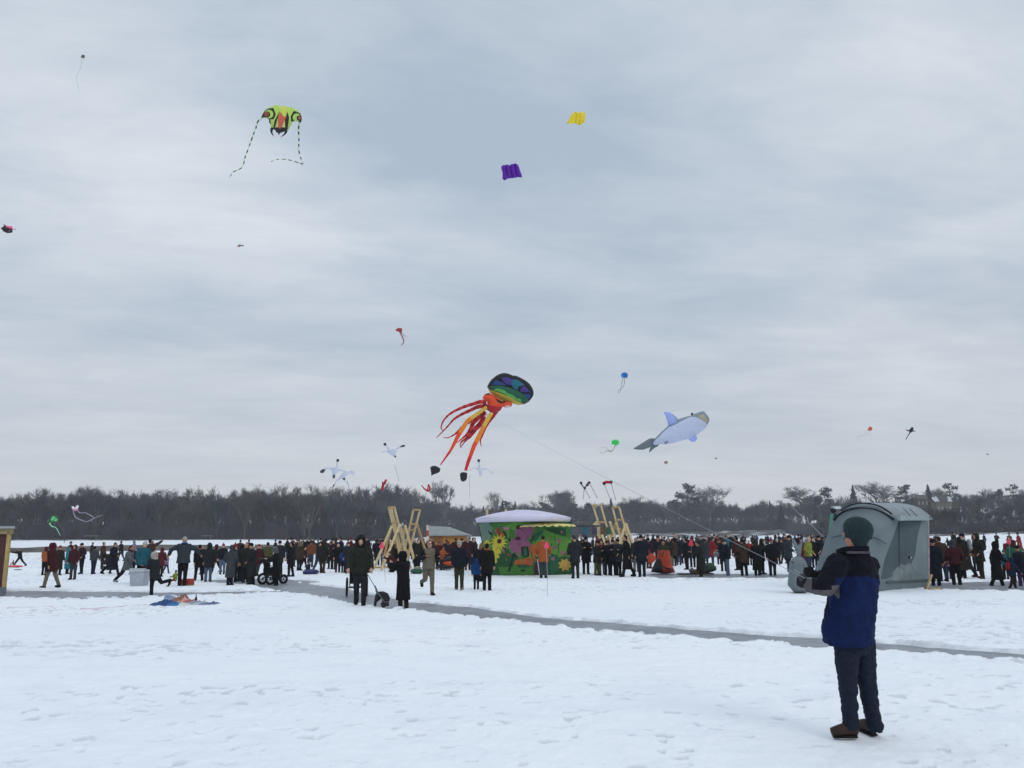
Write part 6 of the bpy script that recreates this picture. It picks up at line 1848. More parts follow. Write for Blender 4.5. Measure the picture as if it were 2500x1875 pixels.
            m.tube(pts, .038, 8, side=up, cap=False); m.tube([N + fw * .09, Ch + fw * .17], [(.04, .02), (.045, .015)], 8, side=X)
            me = fuse(m, .016, 1, 'scarf', disp=.006, dscale=20)
        elif part == 'backpack':
            c = Ch + tv * .0 - (Vector((0, -1, 0)) - tv * Vector((0, -1, 0)).dot(tv)).normalized() * .21
            m.tube([c - tv * .22, c - tv * .16, c + tv * .12, c + tv * .2], [(.12, .06), (.155, .095), (.15, .085), (.09, .05)], 12, side=X)
            for s in (1, -1):
                m.tube([c + X * s * .09 + tv * .15, P + tv * .50 + X * s * .10, Ch + X * s * .12 + Vector((0, -.17, 0)), W + X * s * .14 + Vector((0, -.06, 0))], [(.025, .015)] * 4, 6)
            me = fuse(m, .02, 2, 'backpack')
        elif part == 'bag':
            s = -1; c = J['hand', s] + Vector((0, 0, -.18))
            m.tube([c + Vector((0, 0, -.14)), c + Vector((0, 0, .08))], [(.05, .13), (.06, .15)], 12, side=X); m.tube([c + Vector((0, -.08, .06)), J['hand', s], c + Vector((0, .08, .06))], .012, 6)
            me = fuse(m, .016, 1, 'bag')
    _FM[key] = me
    return me


def dressed(me, name, parent, *mats):
    """copy of a shared mesh with this person's own materials"""
    o = bpy.data.objects.new(name, me); COL.objects.link(o)
    if len(me.materials) < len(mats):
        for _ in range(len(mats) - len(me.materials)): me.materials.append(None)
    for i, m in enumerate(mats):
        o.material_slots[i].link = 'OBJECT'; o.material_slots[i].material = m
    if parent: o.parent = parent
    return o


CC = {'black': '17181c', 'charcoal': '2b2d33', 'navy': '191f2e', 'dark blue': '1d2b4e', 'blue': '1f4f9a', 'teal': '1f6678', 'turquoise': '2a90a8', 'maroon': '4c1e26', 'dark red': '66202a', 'red': 'a8222c',
      'orange': 'c4622a', 'rust': '8a4a28', 'brown': '4a362b', 'dark brown': '33281f', 'tan': '8f7a5c', 'khaki': '857963', 'olive': '3d402c', 'dark olive': '2a2d24', 'moss': '5c6236', 'grey': '6a6e74', 'dark grey': '474c52',
      'slate': '3b434c', 'light grey': 'a0a4aa', 'white': 'd0d2d6', 'cream': 'c8bfae', 'lavender': '9a86b0', 'purple': '4c2c60', 'pink': 'b8607c', 'magenta': '98305a', 'yellow': 'a8a040', 'lime': '97a03a', 'green': '2c7a58',
      'jeans': '33435e', 'light jeans': '5f7390', 'plum': '38242f', 'blonde': '8a7048', 'sand': 'a09078'}
SK = [mat('skin', c, .6, 20, .06, .1) for c in ('c49a84', 'b4886e', 'a87860')]
FEAT = mat('face_detail', '2a1c18', .7, 4, .05, 0)
GLOVE = mat('glove', '1b1b1f', .9, 10, .2, .2)
FACE = {'F': 0, 'B': 180, 'L': -90, 'R': 90, 'FL': -40, 'FR': 40, 'BL': -140, 'BR': 140}
SEEN = {}
PEOPLE = []
JN = {'short': 'jacket', 'puffy': 'puffy jacket', 'parka': 'parka', 'long': 'long coat'}
HN = {'beanie': 'knit hat', 'pom': 'bobble hat', 'cap': 'cap', 'hair': 'hair', 'longhair': 'long hair', 'hood': 'hood', 'furhood': 'fur trimmed hood'}
PN = {'stand': 'standing', 'pockets': 'standing', 'apart': 'standing', 'walk': 'walking', 'stride': 'striding', 'run': 'running', 'kite': 'with arms raised', 'hold': 'with hands together', 'point': 'pointing', 'spread': 'with arms held out',
      'bend': 'bending over', 'sit': 'sitting', 'crouch': 'crouching', 'throw': 'with arms flung forward', 'kick': 'with one leg bent back'}
PR = random.Random(99)


def person(x, top, feet, pose, face, jk, jc, tc, hk, hc, bc='black', extra=(), label=None, group=None, where=None, D=None, skin=None):
    p = G(x, feet) if D is None else G(x, horizon(x) + F * CAMZ / (D * 1.0))
    if D is not None: p = K(x, horizon(x), D); p.z = 0
    d = depth(p)
    J = skel(pose)
    Htop = (J['head'] + J['headup'] * (.145 if hk in ('beanie', 'pom', 'hood', 'furhood', 'cap') else .128)).z
    tz = K(x, top, d).z
    s = tz / Htop if top is not None else 1
    rz = FACE[face] if isinstance(face, str) else face
    z = 0.0 if d > 60 else min(0.0, sz_at(p.x, p.y))
    o = dressed(fig_mesh(pose, 'body'), 'person', None, skin or SK[PR.randrange(3)], FEAT)
    o.location = (p.x, p.y, z); o.scale = (s,) * 3; o.rotation_euler = (0, 0, math.radians(rz + PR.uniform(-14, 14)))
    dressed(fig_mesh(pose, jk), 'jacket' if jk in ('short', 'puffy') else 'coat', o, cloth(CC[jc]))
    dressed(fig_mesh(pose, 'trousers'), 'trousers', o, cloth(CC[tc]))
    dressed(fig_mesh(pose, 'boots'), 'boots', o, cloth(CC[bc]))
    dressed(fig_mesh(pose, hk), {'hair': 'hair', 'longhair': 'hair', 'hood': 'hood', 'furhood': 'hood'}.get(hk, 'hat'), o, cloth(CC[hc]))
    for e, c in extra:
        dressed(fig_mesh(pose, e), e, o, cloth(CC[c]))
    if label is None:
        w = where or ''
        ex = ''
        child = 'child' if s < 0.74 else 'person'
        label = '%s in %s %s, %s %s, %s, %s' % (child, jc, JN[jk], hc, HN[hk], tc if tc in ('jeans', 'light jeans') else tc + ' trousers', w)
    o['category'] = 'person'
    PEOPLE.append((o, label.strip(), group, x))
    SC['n'] = SC.get('n', 0) + 1
    return o, s


def finish_labels():
    """those whose words came out the same are told apart by their order from the left"""
    by = {}
    for o, l, g, x in PEOPLE: by.setdefault(l, []).append((x, o, g))
    od = ['first', 'second', 'third', 'fourth', 'fifth', 'sixth', 'seventh', 'eighth', 'ninth', 'tenth']
    for l, L in by.items():
        L.sort(key=lambda q: q[0])
        for i, (x, o, g) in enumerate(L):
            o['label'] = l if len(L) == 1 or g == 'people of the far crowd' else '%s from left: %s' % (od[min(i, 9)], l)
            if len(o['label'].split()) > 16: print('LONG', o['label'])
            if g: o['group'] = g


def zone(x):
    for a, n in ((130, 'by the red sled'), (300, 'far left'), (420, 'by grey bin'), (540, 'near the tall man'), (640, 'in dark cluster'), (760, 'near the stroller'), (900, 'behind the dog walker'),
                 (1010, 'under left ladders'), (1160, 'before the tan shed'), (1400, 'beside the painted hut'), (1545, 'under right ladders'), (1660, 'by the orange tent'), (1760, 'by the heaped sled'),
                 (1900, 'left of the whale tail'), (2060, 'behind whale tail'), (2330, 'right of grey hut'), (2600, 'at the far right')):
        if x < a: return n
    return 'far right'


# x, head top, feet, pose, facing, jacket kind, jacket, trousers, head kind, head colour, boots, extras
CROWD = [
    (47, 1338, 1383, 'throw', 'L', 'short', 'black', 'black', 'beanie', 'grey', 'black', (), 'child in black flinging both arms forward beside the red sled'),
    (31, 1367, 1383, 'sit', 'FL', 'short', 'red', 'red', 'beanie', 'dark red', 'red', (), 'child in red sitting on the flat red sled'),
    (123, 1325, 1435, 'walk', 'L', 'parka', 'maroon', 'khaki', 'furhood', 'dark red', 'black', (), 'person in big maroon parka, hood up, khaki trousers, walking left'),
    (107, 1334, 1404, 'stand', 'B', 'short', 'orange', 'black', 'hood', 'dark red', 'black', (), 'person in orange jacket half hidden behind the big maroon parka'),
    (141, 1331, 1404, 'stand', 'B', 'long', 'dark brown', 'black', 'beanie', 'red', 'black', (), 'person in dark coat and red hat, right behind the big maroon parka'),
    (163, 1336, 1401, 'stand', 'R', 'long', 'turquoise', 'navy', 'hood', 'turquoise', 'navy', ()),
    (177, 1330, 1415, 'stand', 'F', 'short', 'maroon', 'slate', 'hood', 'maroon', 'black', ()),
    (197, 1325, 1401, 'pockets', 'FL', 'short', 'plum', 'navy', 'beanie', 'black', 'black', ()),
    (227, 1333, 1401, 'apart', 'B', 'short', 'dark grey', 'dark blue', 'hair', 'black', 'black', (), 'person in dark grey jacket and blue trousers, back turned, feet apart, alone'),
    (248, 1323, 1388, 'stand', 'R', 'parka', 'brown', 'navy', 'hair', 'dark brown', 'black', (), 'person in brown parka standing at the raised hood stroller'),
    (271, 1324, 1404, 'stride', 'R', 'long', 'navy', 'black', 'hair', 'black', 'black', ()),
    (279, 1339, 1400, 'walk', 'R', 'short', 'plum', 'black', 'hair', 'dark brown', 'black', ()),
    (308, 1331, 1425, 'stride', 'R', 'parka', 'grey', 'black', 'hair', 'black', 'light grey', (('scarf', 'maroon'),), 'person in grey parka and maroon scarf striding right in pale boots'),
    (322, 1335, 1402, 'stand', 'F', 'short', 'navy', 'black', 'hair', 'dark brown', 'black', ()),
    (342, 1322, 1430, 'bend_s', 'B', 'puffy', 'teal', 'black', 'pom', 'white', 'black', (), 'person in large teal jacket and whitish hat behind the grey bin'),
    (363, 1316, 1402, 'point', 'B', 'parka', 'brown', 'black', 'hair', 'dark brown', 'black', ()),
    (374, 1338, 1450, 'kick', 'L', 'parka', 'charcoal', 'navy', 'furhood', 'cream', 'black', (), 'person in black parka with cream fur hood, one leg bent back'),
    (391, 1337, 1408, 'pockets', 'B', 'parka', 'dark red', 'black', 'hood', 'dark red', 'black', ()),
    (405, 1354, 1400, 'walk', 'R', 'short', 'lavender', 'purple', 'pom', 'light grey', 'black', (), 'small child in lavender jacket and purple trousers'),
    (444, 1309, 1430, 'spread', 'B', 'puffy', 'slate', 'black', 'beanie', 'cream', 'black', (('scarf', 'blue'),), 'tall man in slate jacket and cream hat, arms held out, back turned'),
    (426, 1392, 1431, 'sit', 'FL', 'short', 'lime', 'red', 'beanie', 'black', 'black', (), 'child in lime and red sitting low beside the tall man\'s legs'),
    (484, 1329, 1418, 'walk', 'BL', 'parka', 'black', 'black', 'hair', 'black', 'black', ()),
    (507, 1325, 1421, 'stand', 'B', 'parka', 'charcoal', 'light jeans', 'hood', 'charcoal', 'brown', (), 'person in dark hooded parka with light jeans and brown boots'),
    (494, 1331, 1402, 'stand', 'F', 'short', 'black', 'black', 'hair', 'dark brown', 'black', ()),
    (527, 1329, 1397, 'walk', 'L', 'parka', 'dark brown', 'black', 'hood', 'maroon', 'black', ()),
    (542, 1327, 1402, 'stand', 'F', 'short', 'navy', 'light jeans', 'pom', 'magenta', 'black', ()),
    (561, 1330, 1428, 'pockets', 'B', 'long', 'dark grey', 'navy', 'hood', 'dark grey', 'black', (), 'person in long grey hooded coat seen from behind'),
    (569, 1320, 1419, 'stand', 'B', 'parka', 'charcoal', 'black', 'pom', 'red', 'black', ()),
    (585, 1322, 1417, 'hold', 'R', 'parka', 'black', 'charcoal', 'hood', 'black', 'grey', ()),
    (599, 1316, 1420, 'stand', 'F', 'parka', 'dark olive', 'charcoal', 'longhair', 'brown', 'black', (), 'person with long brown hair in dark olive parka in the coated cluster'),
    (613, 1325, 1427, 'pockets', 'L', 'long', 'charcoal', 'black', 'cap', 'black', 'black', ()),
    (628, 1328, 1406, 'walk', 'B', 'parka', 'maroon', 'slate', 'beanie', 'red', 'black', ()),
    (605, 1322, 1412, 'stand', 'FR', 'parka', 'black', 'black', 'furhood', 'brown', 'black', ()),
    (651, 1323, 1402, 'stand', 'B', 'parka', 'moss', 'dark grey', 'hair', 'black', 'black', (), 'person in moss green parka behind the fat wheeled stroller'),
    (673, 1327, 1427, 'hold', 'L', 'long', 'black', 'black', 'furhood', 'grey', 'black', (), 'person in long black coat, grey fur hood, pushing a stroller'),
    (680, 1318, 1404, 'stand', 'B', 'parka', 'charcoal', 'black', 'beanie', 'black', 'black', ()),
    (708, 1324, 1408, 'point', 'L', 'parka', 'black', 'black', 'hair', 'black', 'black', (), 'person in black parka with one arm stretched out to the left'),
    (730, 1321, 1393, 'stand', 'BR', 'parka', 'brown', 'black', 'hood', 'khaki', 'black', ()),
    (741, 1335, 1391, 'walk', 'R', 'short', 'plum', 'black', 'hair', 'black', 'black', ()),
    (758, 1319, 1385, 'stand', 'B', 'short', 'rust', 'jeans', 'hair', 'brown', 'black', (), 'person in rust brown jacket and jeans, back turned, above the seated child'),
    (776, 1325, 1396, 'walk', 'R', 'short', 'charcoal', 'jeans', 'hair', 'brown', 'black', ()),
    (753, 1371, 1401, 'sit', 'FL', 'short', 'dark blue', 'navy', 'pom', 'pink', 'black', (), 'small child in pink bobble hat sitting on the navy snow tube'),
    (787, 1319, 1399, 'pockets', 'B', 'parka', 'dark olive', 'brown', 'hood', 'dark brown', 'brown', (), 'person in dark olive parka and wide brown trousers, back turned'),
    (806, 1322, 1389, 'stand', 'F', 'short', 'charcoal', 'black', 'beanie', 'olive', 'black', ()),
    (814, 1318, 1390, 'hold', 'F', 'short', 'plum', 'black', 'hair', 'black', 'black', ()),
    (824, 1326, 1397, 'stand', 'F', 'short', 'black', 'charcoal', 'hair', 'dark brown', 'black', ()),
    (838, 1340, 1398, 'pockets', 'B', 'short', 'blue', 'navy', 'hair', 'brown', 'black', (), 'child in bright blue jacket just left of the dog walker'),
    (849, 1322, 1400, 'stand', 'B', 'parka', 'charcoal', 'navy', 'beanie', 'red', 'black', ()),
    (984, 1334, 1481, 'snap', 'BL', 'long', 'black', 'dark brown', 'furhood', 'black', 'brown', (), 'woman in long black coat and black fur hat beside the dog'),
    (963, 1346, 1397, 'crouch', 'L', 'short', 'maroon', 'black', 'hair', 'brown', 'black', (), 'person in dark red jacket crouching, left of the long black coat'),
    (1020, 1317, 1392, 'stand', 'FR', 'parka', 'dark olive', 'navy', 'hair', 'black', 'black', (), 'person in dark parka between the black coat and the khaki suit'),
    (1012, 1352, 1400, 'bend', 'R', 'short', 'black', 'navy', 'hair', 'black', 'black', ()),
    (921, 1317, 1380, 'apart', 'B', 'parka', 'navy', 'black', 'hair', 'black', 'black', ()),
    (935, 1319, 1382, 'stand', 'B', 'short', 'dark red', 'jeans', 'beanie', 'black', 'black', ()),
    (951, 1322, 1378, 'stand', 'FR', 'parka', 'dark brown', 'black', 'hair', 'dark brown', 'black', ()),
    (966, 1330, 1386, 'stand', 'B', 'short', 'black', 'black', 'beanie', 'green', 'black', ()),
    (1121, 1318, 1440, 'stand', 'B', 'puffy', 'navy', 'olive', 'beanie', 'cream', 'tan', (), 'person in navy jacket and cream hat, olive leggings, tan boots'),
    (1142, 1313, 1392, 'stand', 'B', 'parka', 'maroon', 'navy', 'beanie', 'light grey', 'black', ()),
    (1155, 1313, 1395, 'stand', 'FR', 'short', 'plum', 'dark blue', 'hair', 'black', 'black', ()),
    (1163, 1364, 1439, 'stand', 'B', 'short', 'blue', 'black', 'hood', 'blue', 'black', (), 'child in blue jacket, back turned, between the two adults at the hut'),
    (1174, 1325, 1420, 'pockets', 'BR', 'parka', 'black', 'black', 'longhair', 'blonde', 'black', (), 'person with long blonde hair in dark parka by the painted hut'),
    (1189, 1324, 1441, 'stand', 'B', 'parka', 'black', 'black', 'hair', 'black', 'black', (('scarf', 'orange'),), 'person in black parka with bright orange scarf left of the painted hut'),
    (1063, 1322, 1388, 'stand', 'FR', 'parka', 'charcoal', 'black', 'hair', 'brown', 'black', ()),
    (1072, 1320, 1390, 'stand', 'B', 'short', 'dark red', 'black', 'beanie', 'grey', 'black', ()),
    (1080, 1335, 1392, 'hold', 'FR', 'puffy', 'orange', 'charcoal', 'hair', 'brown', 'black', (), 'person in bright orange jacket before the tan shed'),
    (1094, 1320, 1390, 'pockets', 'B', 'parka', 'plum', 'black', 'hair', 'rust', 'black', ()),
    (1101, 1328, 1388, 'stand', 'FL', 'short', 'navy', 'black', 'beanie', 'charcoal', 'black', ()),
    (1327, 1306, 1411, 'pockets', 'B', 'parka', 'orange', 'dark grey', 'hair', 'dark brown', 'black', (), 'person in orange parka standing at the wall of the painted hut'),
    (1405, 1308, 1412, 'pockets', 'B', 'parka', 'charcoal', 'charcoal', 'beanie', 'slate', 'black', (), 'person in charcoal parka at the right corner of the painted hut'),
    (1431, 1310, 1402, 'hold', 'F', 'parka', 'black', 'navy', 'pom', 'dark blue', 'black', (), 'person in black parka and dark blue bobble hat beside the painted hut'),
    (1458, 1318, 1404, 'hold', 'FR', 'parka', 'dark olive', 'moss', 'cap', 'black', 'black', ()),
    (1470, 1320, 1402, 'stand', 'F', 'parka', 'charcoal', 'grey', 'hair', 'dark brown', 'black', (('scarf', 'magenta'),)),
    (1484, 1318, 1404, 'stand', 'B', 'parka', 'black', 'black', 'beanie', 'plum', 'black', ()),
    (1497, 1316, 1405, 'hold', 'F', 'parka', 'black', 'black', 'pom', 'maroon', 'black', ()),
    (1511, 1314, 1405, 'stand', 'BL', 'parka', 'charcoal', 'black', 'cap', 'black', 'black', ()),
    (1533, 1306, 1408, 'walk', 'L', 'long', 'black', 'black', 'hair', 'black', 'black', (), 'tall person in long black coat walking, left of the navy coat'),
    (1568, 1305, 1409, 'stand', 'B', 'parka', 'navy', 'navy', 'beanie', 'black', 'black', (), 'person in navy parka, back turned, at the crowd edge left of the tent'),
    (1554, 1312, 1396, 'stand', 'F', 'parka', 'charcoal', 'grey', 'beanie', 'light grey', 'black', ()),
    (1585, 1312, 1388, 'stand', 'BR', 'parka', 'plum', 'maroon', 'hair', 'black', 'black', ()),
    (1608, 1313, 1384, 'stand', 'F', 'short', 'navy', 'charcoal', 'hair', 'dark brown', 'black', ()),
    (1621, 1316, 1398, 'pockets', 'F', 'parka', 'olive', 'black', 'hair', 'black', 'black', ()),
    (1637, 1313, 1386, 'hold', 'FL', 'parka', 'dark olive', 'tan', 'longhair', 'brown', 'black', ()),
    (1646, 1315, 1382, 'stand', 'B', 'parka', 'brown', 'black', 'hair', 'dark brown', 'black', ()),
    (1658, 1312, 1380, 'apart', 'B', 'parka', 'navy', 'jeans', 'hair', 'grey', 'black', (), 'person in navy parka and jeans right of the orange tent'),
    (1670, 1309, 1376, 'stand', 'F', 'short', 'slate', 'black', 'beanie', 'green', 'black', ()),
    (1678, 1314, 1391, 'stand', 'BL', 'parka', 'black', 'black', 'hair', 'black', 'black', ()),
    (1692, 1311, 1385, 'pockets', 'B', 'parka', 'black', 'navy', 'hood', 'dark red', 'black', ()),
    (1711, 1314, 1406, 'hold', 'L', 'long', 'dark olive', 'dark olive', 'hair', 'black', 'black', (), 'person in long olive coat beside the heaped sled'),
    (1724, 1315, 1384, 'stand', 'BR', 'parka', 'slate', 'charcoal', 'hair', 'brown', 'black', ()),
    (1741, 1311, 1386, 'kick', 'R', 'parka', 'red', 'jeans', 'hair', 'dark brown', 'navy', (), 'person in bright red parka and jeans behind the heaped sled'),
    (1757, 1316, 1378, 'stand', 'F', 'parka', 'dark olive', 'black', 'cap', 'olive', 'black', ()),
    (1777, 1309, 1403, 'hold', 'L', 'short', 'navy', 'light jeans', 'beanie', 'slate', 'black', (('bag', 'light grey'),), 'person in navy jacket, pale leggings, holding a light grey bag'),
    (1768, 1315, 1395, 'stand', 'B', 'parka', 'navy', 'navy', 'hair', 'dark brown', 'black', ()),
    (1803, 1309, 1392, 'stand', 'BL', 'parka', 'maroon', 'black', 'hair', 'black', 'black', ()),
    (1817, 1307, 1403, 'pockets', 'B', 'parka', 'brown', 'black', 'hair', 'black', 'black', ()),
    (1831, 1318, 1380, 'stand', 'F', 'short', 'red', 'black', 'hair', 'dark brown', 'black', ()),
    (1850, 1310, 1403, 'stand', 'B', 'long', 'black', 'black', 'furhood', 'olive', 'black', ()),
    (1861, 1313, 1400, 'hold', 'FR', 'parka', 'black', 'black', 'furhood', 'dark olive', 'black', (('bag', 'lavender'),)),
    (1887, 1307, 1403, 'stand', 'F', 'puffy', 'black', 'navy', 'pom', 'magenta', 'brown', (), 'person in black puffy jacket, magenta bobble hat and brown boots'),
    (1901, 1315, 1378, 'stand', 'B', 'parka', 'black', 'black', 'beanie', 'white', 'black', ()),
    (1914, 1316, 1376, 'walk', 'L', 'parka', 'charcoal', 'black', 'hair', 'black', 'black', ()),
    (1928, 1306, 1396, 'pockets', 'R', 'parka', 'slate', 'plum', 'beanie', 'black', 'black', (), 'person in slate grey parka looking down, left of the whale tail flukes'),
    (1962, 1311, 1392, 'stand', 'B', 'long', 'dark red', 'maroon', 'beanie', 'brown', 'black', ()),
    (1977, 1310, 1403, 'pockets', 'FR', 'short', 'lime', 'jeans', 'hair', 'cream', 'black', (), 'person in bright lime green jacket and jeans'),
    (1990, 1312, 1386, 'stand', 'F', 'parka', 'black', 'black', 'hair', 'black', 'black', ()),
    (1999, 1322, 1380, 'hold', 'L', 'short', 'plum', 'navy', 'hair', 'dark brown', 'black', ()),
    (2011, 1307, 1386, 'bend_s', 'L', 'parka', 'navy', 'black', 'beanie', 'black', 'black', ()),
    (2269, 1292, 1419, 'pockets', 'F', 'parka', 'red', 'dark olive', 'beanie', 'black', 'black', (('bag', 'cream'),), 'person in red parka against the right wall of the grey hut'),
    (2286, 1306, 1427, 'stand', 'BR', 'long', 'navy', 'black', 'beanie', 'black', 'black', (), 'person in long navy coat, second right of the grey hut'),
    (2304, 1309, 1419, 'pockets', 'B', 'parka', 'brown', 'jeans', 'hair', 'brown', 'black', (), 'person in brown parka and jeans, back turned, right of the grey hut'),
    (2318, 1349, 1414, 'stand', 'F', 'short', 'pink', 'dark blue', 'hair', 'brown', 'dark red', (), 'child in pink jacket between the brown parka and the maroon jacket'),
    (2336, 1309, 1425, 'pockets', 'B', 'short', 'maroon', 'black', 'hood', 'dark grey', 'black', (), 'person in maroon jacket and black trousers, back turned'),
    (2351, 1309, 1412, 'stand', 'B', 'long', 'dark brown', 'navy', 'longhair', 'black', 'black', ()),
    (2363, 1300, 1409, 'walk', 'BL', 'long', 'charcoal', 'black', 'beanie', 'black', 'maroon', (('backpack', 'light grey'), ('scarf', 'cream')), 'person in charcoal coat with a striped pale scarf and pack'),
    (2385, 1319, 1395, 'stand', 'B', 'short', 'rust', 'black', 'hair', 'dark brown', 'black', ()),
    (2397, 1302, 1412, 'pockets', 'L', 'parka', 'dark olive', 'dark brown', 'hood', 'dark brown', 'brown', (('backpack', 'black'),), 'person in long dark olive parka with black backpack'),
    (2437, 1313, 1427, 'walk', 'R', 'long', 'black', 'black', 'furhood', 'black', 'black', (), 'person in long black coat, head bowed, third from the right edge'),
    (2458, 1342, 1414, 'stand', 'B', 'short', 'teal', 'black', 'beanie', 'green', 'black', ()),
    (2474, 1352, 1433, 'walk', 'R', 'puffy', 'dark blue', 'plum', 'hood', 'dark blue', 'black', (('backpack', 'red'),), 'child in dark blue jacket with a red pack near the right edge'),
    (2470, 1313, 1400, 'stand', 'F', 'short', 'dark red', 'black', 'hair', 'black', 'black', ()),
    (2485, 1309, 1420, 'stand', 'BR', 'short', 'green', 'navy', 'longhair', 'brown', 'black', (), 'person in green jacket with brown hair at the right edge'),
    (2497, 1322, 1428, 'pockets', 'B', 'parka', 'navy', 'purple', 'beanie', 'black', 'black', ()),
]
POSES['snap'] = (4, (2, 3), (-2, 3), (44, 6, 100), (46, 6, 98), 2)
POSES['bend_s'] = (14, (8, 4), (-2, 4), (10, 20, 26), (8, 20, 30), -10)


def build_crowd():
    for c in CROWD:
        x, top, feet, pose, face, jk, jc, tc, hk, hc, bc, ex = c[:12]
        lb = c[12] if len(c) > 12 else None
        person(x, top, feet, pose, face, jk, jc, tc, hk, hc, bc, ex, label=lb, group='people of the crowd on the ice', where=zone(x))
    # the farther crowd, each standing where the photo is thick with heads
    R = random.Random(5)
    cols = ['black'] * 9 + ['charcoal'] * 6 + ['navy'] * 6 + ['dark brown', 'brown', 'plum', 'plum', 'olive', 'dark olive', 'dark olive', 'slate', 'slate', 'maroon', 'maroon', 'dark red', 'red', 'grey', 'blue', 'teal', 'rust', 'green', 'lavender', 'moss', 'orange']
    spans = [(560, 700, 6, 58, 90), (700, 900, 26, 52, 100), (900, 1165, 34, 50, 100), (1395, 1560, 16, 50, 90), (1560, 1780, 30, 55, 130), (1780, 2060, 30, 60, 150), (2262, 2500, 9, 60, 120), (150, 420, 5, 60, 80)]
    nm = ['far crowd, left', 'far crowd behind the stroller', 'far crowd around the left ladders', 'far crowd under the right ladders', 'far crowd behind the orange tent', 'far crowd behind the whale tail', 'far crowd right of the grey hut', 'far left on the ice']
    for (a, b, n, d0, d1), z in zip(spans, nm):
        n = n + 4 if a in (1560, 1780, 700, 900, 1395) else n
        for i in range(n):
            x = a + (b - a) * (i + R.uniform(.1, .9)) / n
            D = R.uniform(d0, d1)
            if D > 75 and R.random() < .4: D = R.uniform(d0, 75)
            h = R.choice((1.6, 1.66, 1.7, 1.75, 1.8, 1.83, 1.2))
            p = K(x, horizon(x), D)
            top = proj(Vector((p.x, p.y, h)))[1]
            jc = R.choice(cols); hk = R.choice(('hair', 'hair', 'beanie', 'beanie', 'hood', 'pom'))
            hc = R.choice(('black', 'dark brown', 'charcoal')) if hk in ('hair',) else (jc if hk == 'hood' else R.choice(('black', 'navy', 'grey', 'dark red', 'black', 'charcoal')))
            tc = R.choice(('black', 'black', 'navy', 'jeans', 'charcoal'))
            jk = R.choice(('parka', 'parka', 'short', 'long'))
            o, s = person(x, top, None, R.choice(('stand', 'pockets', 'apart', 'walk', 'hold')), R.choice(('F', 'B', 'L', 'R', 'BL', 'BR', 'FR')), jk, jc, tc, hk, hc, 'black', (), D=D,
                          label='%s in %s %s, %s %s, %s' % ('child' if h < 1.4 else 'person', jc, JN[jk], hc, HN[hk], z), group='people of the far crowd')


build_crowd()


# ------------------------------------------------------------------ the four figures built on their own
def custom_person(loc, rz, s, pose, label, skin, parts, sharp=.012):
    """near figure with finer surfaces; parts = [(mesh part, name, hex)]"""
    o = dressed(fig_mesh(pose, 'body'), 'person', None, skin, FEAT)
    o.location = loc; o.scale = (s,) * 3; o.rotation_euler = (0, 0, math.radians(rz))
    for part, nm, hx in parts:
        dressed(fig_mesh(pose, part), nm, o, cloth(hx))
    o['category'] = 'person'; o['label'] = label
    return o


POSES['dogman'] = (5, (5, 4), (-9, 12), (2, 14, 34), (4, 15, 34), -24)
POSES['runner'] = (6, (10, 8), (-10, 70), (26, 14, 78), (26, 18, 82), 0)


